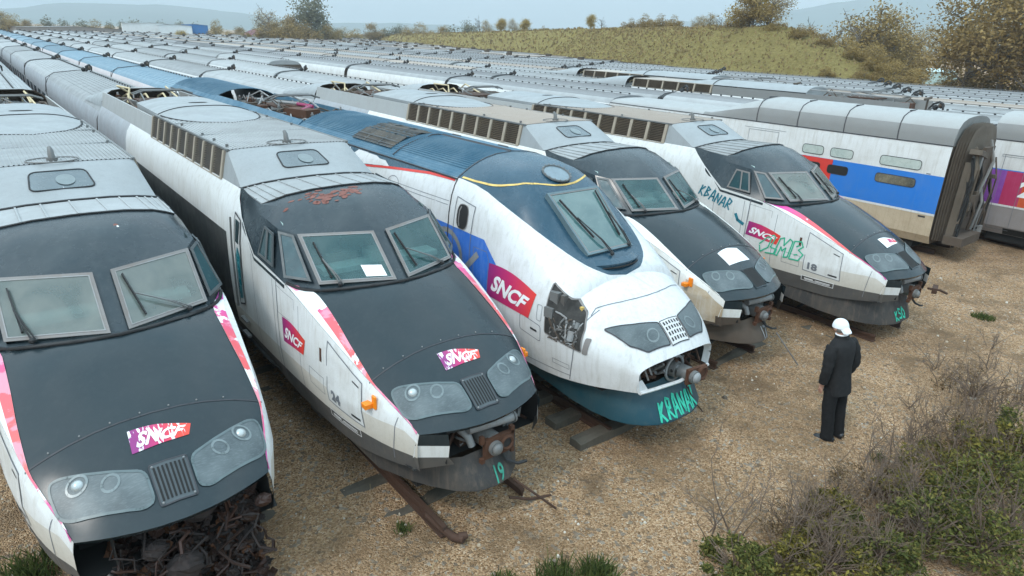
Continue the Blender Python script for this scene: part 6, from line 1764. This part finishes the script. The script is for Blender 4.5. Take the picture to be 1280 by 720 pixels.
plant('B', 81.2, 23.0, 0, 11.6, 'big olive brown tree at the right edge of the photo', None, 1.05); plant('B', 77.3, 18.6, 0, 13.2, 'largest olive brown tree in the top right corner', None, 1.05); plant('B', 74.5, 15.2, 0, 11.5, 'big brown tree cut by the right photo edge', None, 1.05)
for x, y, h in ((83, 20.5, 5), (80, 17.5, 5), (86, 25.5, 4)): plant('r', x, y, 0, h, 'brown undergrowth bush below the big right trees', 'undergrowth below the big trees', 1.5)
for x, y, h in ((150, 66, 9), (158, 62, 9.5), (165, 57, 10), (170, 52, 9)): plant('m', x, y, 0, h, 'grey brown tree beyond the pale water shed', 'trees beyond the pale shed', 1.5)

for i, (x, y, h, k) in enumerate(((76, 33.5, 5.4, 'r'), (79.5, 35.5, 6.8, 'm'), (82.5, 35, 7.0, 'r'), (84.5, 37, 9.4, 'm'), (87.5, 35.0, 7.6, 'r'), (90, 36.5, 8.8, 'm'), (93.5, 35.2, 6.6, 'r'), (96, 37, 7.2, 'm'), (74.5, 36.5, 5.2, 'r'), (99, 37, 5.4, 'r'), (85, 33.4, 4.6, 'y'))): plant(k, x, y, 0, h, 'brown tree or bush filling the thicket at the bank end', 'thicket at the bank end', 1.25)
for x, y, z, h, k in ((63.2, 27.1, 4.3, 2.0, 'r'), (64.0, 30.5, 5.2, 1.8, 'o'), (62.4, 24.6, 3.3, 2.2, 'r'), (61.6, 22.4, 2.2, 2.6, 'r'), (65.0, 34.0, 6.3, 1.6, 'y'), (60.0, 24.2, 2.6, 1.6, 'y'), (58.6, 27.0, 2.9, 1.2, 'r'), (66.0, 37.5, 6.9, 1.5, 'r'), (60.3, 21.0, 1.2, 2.4, 'o'), (63.5, 25.0, 3.2, 2.8, 'm')): plant(k, x, y, z, h, 'small brown shrub on the right end slope of the bank', 'shrubs on the bank end slope', 1.4)
# ---- buildings
METALW = paint('white_cladding', (.70, .72, .72), amount=.3, seed=3); CLADB = paint('blue_cladding', (.02, .16, .42), amount=.3, seed=3); GREYB = paint('grey_brown_wall', (.22, .20, .19), amount=.4)
def shed(label, x, y, w, d, h, mats, rz=0, roof=.6, openings=()):
    root = thing('building', label, 'building', (x, y, -.1), rz)
    mb = MB(); mb.prism([(-w/2, 0), (w/2, 0), (w/2, h), (0, h+roof), (-w/2, h)], 1, -d/2, d/2); mb.build('wall', mats[0], root)
    mb = MB()
    for sg in (-1, 1): mb.add([(sg*(w/2+.2), -d/2-.2, h-.05), (0, -d/2-.2, h+roof+.06), (0, d/2+.2, h+roof+.06), (sg*(w/2+.2), d/2+.2, h-.05)], [(0, 1, 2, 3)])
    mb.build('roof', mats[1], root)
    for a, b, c, e in openings:
        mb = MB(); mb.box(((a+b)/2, -d/2-.03, (c+e)/2), (b-a, .06, e-c)); mb.build('window' if c > .5 else 'door', GLASS_DK, root)
    return root
shed('long low grey brown building at the far left behind the yard', 24.5, 254, 31, 10, 4.0, (GREYB, ROOF_DK), .1, .5, ((-10, -6, 1.2, 2.4), (2, 6, 1.2, 2.4)))
shed('white warehouse behind the yard', 42.6, 236, 14.5, 18, 6.0, (METALW, ROOF), -.15, .3, ((-6, -2.5, 2.6, 3.6), (-.5, 3, 2.6, 3.6)))
shed('white front block of the warehouse', 47, 222.5, 9, 8, 5.8, (METALW, ROOF), -.2, .3, ((1, 4.0, 0, 3.6),))
shed('blue clad block at the right end of the warehouse', 53.8, 227, 7.2, 12, 6.1, (CLADB, CLADB), -.25, .2, ((-2, 1, 1, 2.2),))
shed('small pink house with grey roof right of the blue block', 76, 240, 6, 6, 4.4, (paint('pink_render', (.55, .25, .36), amount=.2), ROOF_DK), -.2, 1.2, ((-1.5, -.5, 1.2, 2.4),))
shed('low pale turquoise shed beyond the right trees', 136, 49, 5.6, 12, 2.2, (paint('pale_turquoise', (.42, .56, .54), amount=.3), paint('pale_turquoise_roof', (.50, .62, .60), amount=.3)), 1.22, .4, ((-1.5, .2, .8, 1.6),))

# ------------------------------------------------------------------ foreground bushes, twigs, weeds
def leafy_bush(label, x, y, r, h, seed, mat=None, n=5200, ls=.03, cl_n=34):
    rnd = random.Random(seed); root = thing('bush', label, 'bush', (x, y, GZ)); mb = MB()
    for k in range(26):
        a = rnd.uniform(0, 2*PI); e = (math.cos(a)*r*rnd.uniform(.3, 1), math.sin(a)*r*rnd.uniform(.3, 1), h*rnd.uniform(.5, 1.05))
        mb.tube([(0, 0, 0), (e[0]*.4, e[1]*.4, e[2]*.55), e], [.014, .009, .004], 5)
    mb.build('stems', TWIG, root, recalc=False)
    lb = MB(); cls = []
    for k in range(cl_n):
        a = rnd.uniform(0, 2*PI); q = math.sqrt(rnd.random()); cls.append((math.cos(a)*r*q, math.sin(a)*r*q, h*(.2+.75*rnd.random()*(1-.55*q*q)), rnd.uniform(.10, .22)*min(1, r)))
    for k in range(n):
        c = rnd.choice(cls); d = Vector((rnd.gauss(0, 1), rnd.gauss(0, 1), rnd.gauss(0, .8)))*c[3]*.6
        leaf(lb, Vector(c[:3])+d, ls*rnd.uniform(.5, 1.4), rnd, 0, 1.25)
    lb.build('foliage', mat or L_BUSH, root, recalc=False)
    return root
def twig_clump(label, x, y, r, h, seed, n=16, group=None, th=.009):
    rnd = random.Random(seed); mb = MB()
    def grow(p, d, l, r_, dep):
        pts = [p]; q = p.copy(); dd = d.copy()
        for i in range(4):
            dd = (dd+Vector((rnd.gauss(0, .16), rnd.gauss(0, .16), rnd.gauss(0, .10)))).normalized(); q = q+dd*l/4; pts.append(q.copy())
        mb.tube(pts, [r_, r_*.85, r_*.7, r_*.55, r_*.35], 4, cap=False)
        if dep:
            for k in range(rnd.choice((2, 3, 4))):
                s_ = rnd.choice(pts[1:]); grow(s_, (dd+Vector((rnd.gauss(0, .6), rnd.gauss(0, .6), rnd.gauss(.1, .4)))).normalized(), l*rnd.uniform(.35, .6), r_*.55, dep-1)
    for k in range(n):
        a = rnd.uniform(0, 2*PI); grow(Vector((math.cos(a)*r*rnd.random(), math.sin(a)*r*rnd.random(), 0)), Vector((rnd.gauss(0, .35), rnd.gauss(0, .35), 1)).normalized(), h*rnd.uniform(.5, 1), th*rnd.uniform(.6, 1.2), 2)
    o = mb.build('dry_twigs', TWIG, recalc=False, loc=(x, y, GZ)); tag(o, label, 'twigs', group); return o
def tuft(label, x, y, r, h, seed, mat, n=260, group=None):
    rnd = random.Random(seed); mb = MB()
    for k in range(n):
        a = rnd.uniform(0, 2*PI); q = rnd.random(); bx, by = math.cos(a)*r*q, math.sin(a)*r*q; lx, ly = rnd.gauss(0, .35)*h, rnd.gauss(0, .35)*h; hh = h*rnd.uniform(.4, 1); w = .006+.004*rnd.random(); an = rnd.uniform(0, PI); wx, wy = math.cos(an)*w, math.sin(an)*w
        mb.add([(bx-wx, by-wy, 0), (bx+wx, by+wy, 0), (bx+lx*.5+wx*.7, by+ly*.5+wy*.7, hh*.6), (bx+lx*.5-wx*.7, by+ly*.5-wy*.7, hh*.6), (bx+lx, by+ly, hh)], [(0, 1, 2, 3), (3, 2, 4)])
    o = mb.build('grass_tuft', mat, recalc=False, loc=(x, y, GZ)); tag(o, label, 'grass', group); return o
leafy_bush('large dark green bush in the bottom right corner', 5.2, -4.15, .95, 1.0, 1, None, 4600, .024, 48)
leafy_bush('yellow flecked bush at the right edge above the corner bush', 6.35, -3.75, .75, 1.05, 2, L_BUSH2, 3600, .024, 36)
leafy_bush('dark bush at the right edge behind the yellow flecked bush', 7.4, -3.65, .6, .85, 3, None, 3000, .024, 30)
leafy_bush('bright green bush at the bottom edge left of the twigs', 1.75, -2.42, .42, .42, 4, L_BUSH, 4200, .022, 30)
leafy_bush('olive bush at the bottom edge among the bare twigs', 2.75, -3.05, .5, .55, 5, L_BUSH2, 3600, .024, 30)
leafy_bush('low green bush below the standing man', 3.55, -2.65, .38, .45, 6, L_BUSH2, 2600, .022, 22)
leafy_bush('green bush at the bottom edge left of the corner bush', 4.15, -3.55, .55, .7, 7, None, 2800, .023, 30)
leafy_bush('small leafy bush right of the low green bush', 4.9, -3.05, .42, .55, 8, L_BUSH2, 2600, .023, 24)
leafy_bush('dim green bush at the bottom edge under the bramble', 3.35, -3.35, .5, .55, 9, None, 4200, .024, 34)
leafy_bush('sprawling olive bush between the brambles', 2.25, -2.75, .35, .35, 10, L_BUSH2, 2600, .02, 22)
leafy_bush('tangled green bush just left of the corner bush', 4.45, -4.05, .6, .8, 19, L_BUSH, 3000, .023, 32)
L_DRY = leafmat('dry_weed_leaves', [(.07, .045, .022), (.14, .09, .045), (.22, .15, .075)])
leafy_bush('dry brown weed thicket at the right edge above the corner bush', 6.9, -3.25, .8, .75, 51, L_DRY, 2600, .018, 60)
leafy_bush('faded brown weeds below the man right of the bramble', 4.6, -2.75, .6, .5, 52, L_DRY, 1800, .016, 50)
leafy_bush('dead brown weeds in the bramble at the middle of the bottom edge', 3.0, -2.65, .55, .5, 53, L_DRY, 1800, .016, 50)
leafy_bush('sparse brown weeds on the gravel far right', 9.0, -2.5, .7, .5, 54, L_DRY, 1500, .018, 50)
leafy_bush('pale green shrub low behind the corner bush', 5.7, -3.2, .6, .6, 55, L_BUSH2, 3000, .022, 36)
twig_clump('sprawling dry weeds at the right edge beside the gravel', 9.2, -3.0, .7, .8, 44, 26, None, .008)
twig_clump('dense brown bramble at the right edge above the bushes', 7.2, -3.0, .7, .85, 45, 36, None, .008)
twig_clump('brown weed patch between the bramble and the gravel', 6.3, -2.6, .5, .6, 46, 26, None, .007)
twig_clump('grey bramble low in the middle of the bottom edge', 3.1, -3.0, .6, .7, 41, 40, None, .007)
twig_clump('brown bramble in front of the tangled green bush', 3.9, -3.3, .6, .75, 42, 40, None, .007)
twig_clump('tall bare bramble behind the yellow flecked bush', 6.2, -3.1, .6, .9, 43, 30, None, .008)
twig_clump('tall bare twig clump nearest the blue apron', 2.15, -1.95, .30, 1.25, 11, 9, None, .010)
twig_clump('grey bare twigs at the bottom edge beside the olive bush', 2.55, -2.75, .5, .85, 12, 30, None, .008)
twig_clump('dense bare bramble below the standing man', 3.15, -2.35, .45, .8, 13, 26, None, .008)
twig_clump('bare bramble right of the standing man', 5.2, -2.65, .55, .85, 14, 26, None, .008)
twig_clump('bare twigs rising behind the corner bush', 4.6, -3.6, .6, 1.1, 15, 26, None, .008)
twig_clump('tall dry weeds at the right photo edge', 8.3, -2.9, .6, .95, 16, 20, None, .009)
twig_clump('bare bramble between the bushes and the man', 4.2, -2.75, .5, .8, 17, 24, None, .008)
for i, (x, y, h) in enumerate(((9.6, -1.6, .55), (8.9, -2.0, .6), (7.6, -2.0, .5), (10.6, -2.2, .6), (6.6, -2.5, .6), (11.8, -1.9, .5))): twig_clump('dark dry weed stalks on the gravel right of the man', x, y, .16, h, 30+i, 6, 'dry weed stalks', .009)
GB = leafmat('green_blades', [(.03, .045, .012), (.06, .085, .02), (.12, .13, .04)])
for i, (x, y, r, h, l) in enumerate(((-4.75, 2.35, .35, .30, 'grass clump in the bottom left corner'), (-4.2, 1.15, .35, .26, 'grass clump below the torn nose'), (-1.0, .55, .12, .10, 'tiny grass tuft left of the rusted beam'), (-.55, -.95, .22, .14, 'low grass patch at the bottom edge below the rusted beam'), (.02, -1.22, .26, .24, 'grass clump at the bottom edge left of the twin tufts'), (.45, -1.45, .22, .24, 'right grass clump of the twin tufts at the bottom edge'), (13.5, -1.2, .25, .12, 'green patch on the gravel far right'), (5.6, -2.35, .14, .12, 'small green tuft below the man'))):
    tuft(l, x, y, r, h, 60+i, GB, 420 if r > .2 else 110)

# ------------------------------------------------------------------ the standing man
F_xy = (.93, .36)
def skin_body(name, joints, links, mat, parent, root_i=0, sub=2):
    me = bpy.data.meshes.new(name); me.from_pydata([j[0] for j in joints], links, []); me.materials.append(mat)
    o = bpy.data.objects.new(name, me); COL.objects.link(o); o.parent = parent
    o.modifiers.new('s', 'SKIN').use_smooth_shade = True
    sv = me.skin_vertices
    if not sv:
        bm = bmesh.new(); bm.from_mesh(me); bm.verts.layers.skin.verify(); bm.to_mesh(me); bm.free(); sv = me.skin_vertices
    for i, j in enumerate(joints):
        r_ = j[1]; sv[0].data[i].radius = r_ if isinstance(r_, tuple) else (r_, r_); sv[0].data[i].use_root = (i == root_i)
    m = o.modifiers.new('u', 'SUBSURF'); m.levels = sub; m.render_levels = sub
    dg = bpy.context.evaluated_depsgraph_get(); me2 = bpy.data.meshes.new_from_object(o.evaluated_get(dg)); o.modifiers.clear(); o.data = me2; o.name = name
    me2.polygons.foreach_set('use_smooth', [True]*len(me2.polygons))
    return o
SUIT = plain('black_suit_cloth', (.016, .016, .017), .85, spec=.25, var=.25, sc=14); TROU = plain('black_trouser_cloth', (.012, .012, .013), .88, spec=.2, var=.25, sc=14); SKINM = plain('skin_tone', (.48, .26, .19), .55, var=.06); CAPM = plain('white_cap_cloth', (.72, .74, .76), .8, var=.05); SHOE = plain('black_shoe', (.012, .013, .016), .4); HAIR = plain('grey_hair', (.2, .18, .16), .8)
CAPC = 1
man = thing('person', 'man in a black suit and backward white cap standing on the gravel', 'person', (5.60, -1.63, GZ), R(-14))
man.rotation_euler = (Matrix.Rotation(R(-6.5), 3, Vector((F_xy[0], F_xy[1], 0)))@Matrix.Rotation(R(-14), 3, 'Z')).to_euler()
# faces local +y ; height 1.95
H = 2.03
def S_(*p): return (p[0]*H, p[1]*H, p[2]*H)
def Rr(a, b=None): return (a*H, (b or a)*H)
J = [(S_(0, 0, .53), Rr(.052, .046)), (S_(0, 0, .62), Rr(.05, .04)), (S_(0, -.005, .72), Rr(.055, .04)), (S_(0, -.008, .79), Rr(.05, .035)), (S_(0, .0, .855), Rr(.032)), (S_(0, .012, .895), Rr(.034)), (S_(-.004, .022, .935), Rr(.047, .052)), (S_(-.004, .018, .975), Rr(.042, .046)),
     (S_(-.100, -.005, .785), Rr(.026)), (S_(-.137, -.012, .64), Rr(.024)), (S_(-.132, .02, .51), Rr(.020)), (S_(-.130, .032, .475), Rr(.019, .012)), (S_(-.128, .042, .445), Rr(.020, .011)),
     (S_(.100, -.005, .785), Rr(.026)), (S_(.141, -.018, .64), Rr(.024)), (S_(.122, .03, .52), Rr(.020)), (S_(.112, .05, .485), Rr(.019, .012)), (S_(.108, .06, .455), Rr(.020, .011)),
     (S_(-.05, 0, .47), Rr(.042)), (S_(-.062, .01, .28), Rr(.036)), (S_(-.07, -.01, .06), Rr(.024)), (S_(.05, 0, .47), Rr(.042)), (S_(.055, .015, .28), Rr(.036)), (S_(.05, .0, .06), Rr(.024))]
Lk = [(0, 1), (1, 2), (2, 3), (3, 4), (4, 5), (5, 6), (6, 7), (3, 8), (8, 9), (9, 10), (10, 11), (11, 12), (3, 13), (13, 14), (14, 15), (15, 16), (16, 17), (0, 18), (18, 19), (19, 20), (0, 21), (21, 22), (22, 23)]
# five fingers on each hand, slightly curled
for hand, sg in ((12, -1), (17, 1)):
    b = Vector(J[hand][0])/H
    for k, (dx, l) in enumerate(((-.014, .030), (-.005, .036), (.005, .034), (.014, .027))):
        i0 = len(J); p = b+Vector((sg*.004, dx+.002, -.008))
        J += [(S_(*p), Rr(.0052)), (S_(*(p+Vector((-sg*.003, .003, -l*.55)))), Rr(.0048)), (S_(*(p+Vector((-sg*.010, .006, -l)))), Rr(.0040))]
        Lk += [(hand, i0), (i0, i0+1), (i0+1, i0+2)]
    i0 = len(J); p = Vector(J[hand-1][0])/H+Vector((0, .016, -.006)); J += [(S_(*p), Rr(.006)), (S_(*(p+Vector((-sg*.004, .012, -.022)))), Rr(.005))]; Lk += [(hand-1, i0), (i0, i0+1)]
body_ = skin_body('body', J, Lk, SKINM, man, 0, 1)
# nose, ears, eyes, mouth as features of the head
mb = MB(); mb.ball(S_(-.004, .072, .927), (.010*H, .016*H, .016*H), 8, 6); mb.ball(S_(-.052, .02, .93), (.006*H, .014*H, .02*H), 8, 6); mb.ball(S_(.044, .02, .93), (.006*H, .014*H, .02*H), 8, 6); mb.build('face_features', SKINM, man, smooth=60)
mb = MB()
for sx in (-.022, .014): mb.ball(S_(sx, .066, .945), .008*H, 8, 6)
mb.build('eyes', plain('eye_white', (.5, .48, .45), .3), man, smooth=60)
mb = MB(); mb.box(S_(-.004, .069, .902), (.026*H, .008, .008)); mb.build('mouth', plain('lips', (.35, .13, .11), .5), man)
mb = MB(); mb.ball(S_(-.004, .010, .925), (.0485*H, .048*H, .036*H), 14, 9, 0, .03); mb.build('hair', HAIR, man, smooth=60)
# jacket
JK = [(S_(0, 0, .41), Rr(.094, .074)), (S_(0, 0, .54), Rr(.098, .074)), (S_(0, -.004, .65), Rr(.096, .070)), (S_(0, -.008, .74), Rr(.108, .074)), (S_(0, -.010, .80), Rr(.100, .062)), (S_(0, -.006, .855), Rr(.050, .046)),
      (S_(-.108, -.006, .80), Rr(.056)), (S_(-.138, -.012, .64), Rr(.046)), (S_(-.134, .018, .525), Rr(.040)), (S_(-.132, .026, .495), Rr(.036)), (S_(.108, -.006, .80), Rr(.056)), (S_(.143, -.018, .64), Rr(.046)), (S_(.125, .028, .535), Rr(.040)), (S_(.118, .042, .505), Rr(.036))]
JL = [(0, 1), (1, 2), (2, 3), (3, 4), (4, 5), (4, 6), (6, 7), (7, 8), (8, 9), (4, 10), (10, 11), (11, 12), (12, 13)]
mb = MB(); g = []
for z, rx, ry, oy in ((.400, .097, .080, .000), (.402, .101, .083, .000), (.44, .100, .081, .0), (.50, .098, .078, .0), (.56, .094, .073, -.002), (.62, .092, .070, -.004), (.68, .098, .071, -.006), (.74, .107, .073, -.008), (.785, .110, .069, -.009), (.812, .100, .062, -.008), (.832, .078, .054, -.005), (.850, .054, .046, -.002), (.872, .045, .043, .0), (.874, .038, .037, .0)):
    row = []
    for k in range(28):
        a = 2*PI*k/28; c_, s_ = math.cos(a), math.sin(a); e = .82
        q = 1+.045*noise.noise((c_*2.2, s_*2.2, z*11))+(.03*math.sin(a*7+z*30) if z < .55 else 0)
        row.append(S_(rx*q*math.copysign(abs(c_)**e, c_), oy+ry*q*math.copysign(abs(s_)**e, s_), z))
    g.append(row)
mb.grid(g, closed=True)
for pts, rs in (([(-.092, -.006, .805), (-.118, -.008, .755), (-.134, -.012, .68), (-.141, -.012, .63), (-.139, .004, .57), (-.134, .022, .505)], [.044, .046, .041, .038, .036, .033]), ([(.092, -.006, .805), (.120, -.010, .755), (.138, -.018, .68), (.145, -.020, .63), (.136, .004, .57), (.120, .036, .515)], [.044, .046, .041, .038, .036, .033])):
    dense = []; dr = []
    for (p, r1), (q, r2) in zip(list(zip(pts, rs))[:-1], list(zip(pts, rs))[1:]):
        for t in (0, .33, .66): dense.append(S_(*vl(p, q, t))); dr.append(lerp(r1, r2, t)*H*(1+.07*math.sin(len(dr)*2.1)))
    dense.append(S_(*pts[-1])); dr.append(rs[-1]*H); mb.tube(dense, dr, 14)
mb.tube([S_(.048*math.cos(a), .046*math.sin(a), .866+.006*math.sin(a)) for a in [2*PI*k/16 for k in range(17)]], .014, 6)     # collar
jk = mb.build('jacket', SUIT, man, smooth=50)
mb = MB()
mb.grid([[S_(rx*math.cos(a), ry*math.sin(a), z) for a in [2*PI*k/24 for k in range(24)]] for z, rx, ry in ((.55, .080, .062), (.50, .086, .068), (.46, .090, .070), (.43, .088, .066), (.41, .06, .05))], closed=True)
for pts in ([(-.046, .0, .47), (-.056, .004, .40), (-.066, .010, .28), (-.072, .0, .14), (-.076, -.004, .06), (-.076, -.002, .022)], [(.046, .0, .47), (.052, .006, .40), (.056, .014, .28), (.053, .008, .14), (.052, .006, .06), (.052, .008, .022)]):
    rs = [.052, .054, .050, .046, .047, .050]; dense = []; dr = []
    for k in range(5):
        for t in (0, .25, .5, .75):
            dense.append(S_(*vl(pts[k], pts[k+1], t))); dr.append(lerp(rs[k], rs[k+1], t)*H*(1+.035*math.sin(len(dr)*1.9)+(.05 if k == 4 and t > .3 else 0)))
    dense.append(S_(*pts[-1])); dr.append(rs[-1]*H); mb.tube(dense, dr, 14)
tr = mb.build('trousers', TROU, man, smooth=60)
for sx, y0, an in ((-.078, .005, .45), (.053, .012, -.12)):
    mb = MB(); g = []
    for i in range(9):
        t = i/8; y = lerp(-.065, .095, t)*H; w = .036*H*(1-.25*abs(t-.6))*(1 if 0 < i < 8 else .45); h = lerp(.052, .026, t)*H*(1 if 0 < i < 8 else .5)
        g.append([(w*math.cos(a), y, .012+max(-.012, h*math.sin(a))) for a in [PI*k/6 for k in range(-1, 8)]])
    mb.grid(g); s_ = mb.build('shoe', SHOE, man, smooth=60); s_.location = S_(sx, y0, 0); s_.rotation_euler = (0, 0, an)
# cap worn backwards: crown, bill hanging over the nape
mb = MB(); g = []
for i in range(9):
    th = PI/2*i/8; g.append([S_(-.004+.056*math.cos(a)*math.cos(th)**.8, .016+.060*math.sin(a)*math.cos(th)**.8, .934+.064*math.sin(th)) for a in [2*PI*k/20 for k in range(20)]])
mb.grid(g, closed=True); cap = mb.build('cap', CAPM, man, smooth=60)
mb = MB(); g = []
for i in range(6):
    t = i/5; g.append([S_(-.004+.046*math.sin(a)*(1-.12*t*t), .018-.052*math.cos(a)*1.0-.042*t*math.cos(a*.6), .940-.030*t-.008*t*t+.006*math.cos(a*2)) for a in [R(lerp(-58, 58, k/10)) for k in range(11)]])
mb.grid(g); top = [[(x, y, z+.012) for x, y, z in r_] for r_ in g]; mb.grid(top); mb.build('cap_bill', CAPM, cap, smooth=60)
cap.rotation_euler = (0, 0, 0)
mb = MB(); mb.tube([S_(.040*math.cos(a), .004+.040*math.sin(a), .880) for a in [2*PI*k/16 for k in range(17)]], .012, 6); mb.build('shirt_collar', WHITEINK, man)

# ------------------------------------------------------------------ air, light, camera
def add_haze():
    mb = MB(); lo = (-900, -300, -1.5); hi = (3600, 3700, 330)
    mb.box([(a+b)/2 for a, b in zip(lo, hi)], [b-a for a, b in zip(lo, hi)])
    m = bpy.data.materials.new('haze'); m.use_nodes = True; nt = m.node_tree; nt.nodes.remove(nt.nodes['Principled BSDF'])
    v = N(nt, 'ShaderNodeVolumePrincipled'); v.inputs['Density'].default_value = HAZE; v.inputs['Color'].default_value = (.86, .93, .97, 1); v.inputs['Anisotropy'].default_value = .1
    nt.links.new(v.outputs[0], nt.nodes['Material Output'].inputs['Volume'])
    o = mb.build('haze', m); tag(o, 'pale blue haze over the yard and hills', 'haze', kind='stuff')
HAZE = .00048
add_haze()
w = bpy.data.worlds.new('World'); scene.world = w; w.use_nodes = True; nt = w.node_tree
bg = nt.nodes['Background']; sky = N(nt, 'ShaderNodeTexSky'); sky.sky_type = 'NISHITA'; sky.sun_disc = False
EL, AZ = R(50), R(262)
sky.sun_elevation = EL; sky.sun_rotation = AZ; sky.air_density = 1.0; sky.dust_density = 3.0; sky.ozone_density = 2.0
tc = N(nt, 'ShaderNodeTexCoord'); mp = N(nt, 'ShaderNodeMapping'); mp.inputs['Scale'].default_value = (1, 1, 3.5); nt.links.new(tc.outputs['Generated'], mp.inputs[0])
f = ramp(nt, noisen(nt, mp.outputs[0], 2.2, 7, .55, .4), [(.34, 0), (.66, 1)])
cloud = mixc(nt, f, (4.3, 6.8, 8.3), (8.9, 10.5, 11.4))
sxyz = N(nt, 'ShaderNodeSeparateXYZ'); nt.links.new(tc.outputs['Generated'], sxyz.inputs[0])
mr = N(nt, 'ShaderNodeMapRange'); mr.inputs[1].default_value = .08; mr.inputs[2].default_value = .75; mr.inputs[3].default_value = 1.0; mr.inputs[4].default_value = 2.5; nt.links.new(sxyz.outputs[2], mr.inputs[0])   # an overcast sky is about three times brighter overhead
cb = N(nt, 'ShaderNodeVectorMath', operation='SCALE'); nt.links.new(cloud, cb.inputs[0]); nt.links.new(mr.outputs[0], cb.inputs['Scale'])
col = mixc(nt, .86, sky.outputs[0], cb.outputs[0])
nt.links.new(col, bg.inputs['Color']); bg.inputs['Strength'].default_value = .10
sun = bpy.data.lights.new('sun', 'SUN'); sun.energy = 1.5; sun.angle = R(12); sun.color = (1, .96, .9)
so = bpy.data.objects.new('sun', sun); COL.objects.link(so)
sd = Vector((math.sin(AZ)*math.cos(EL), math.cos(AZ)*math.cos(EL), math.sin(EL)))
so.rotation_euler = sd.to_track_quat('Z', 'Y').to_euler()
cam = bpy.data.cameras.new('camera'); co = bpy.data.objects.new('camera', cam); COL.objects.link(co)
yaw, pit, rol = R(38.821), R(20.925), R(1.887)
F_ = Vector((math.sin(yaw)*math.cos(pit), math.cos(yaw)*math.cos(pit), -math.sin(pit))); R_ = Vector((math.cos(yaw), -math.sin(yaw), 0)); U_ = R_.cross(F_)
R2 = R_*math.cos(rol)+U_*math.sin(rol); U2 = -R_*math.sin(rol)+U_*math.cos(rol)
M = Matrix((R2, U2, -F_)).transposed().to_4x4(); M.translation = (-4.162, -5.420, 5.736)
co.matrix_world = M
cam.sensor_width = 36; cam.lens = 822.3/1280*36; cam.clip_end = 20000; cam.clip_start = .1
scene.camera = co
# prototypes that were only copied from are removed
for o in (A, A1, Bc, Cc, C1, D, Dp):
    for c in list(o.children): bpy.data.objects.remove(c)
    bpy.data.objects.remove(o)
for k, o in P_.items():
    if k not in first_used:
        for c in list(o.children): bpy.data.objects.remove(c)
        bpy.data.objects.remove(o)
vs = scene.view_settings; vs.view_transform = 'Standard'; vs.look = 'None'; vs.exposure = .28; vs.gamma = 1; vs.use_curve_mapping = False
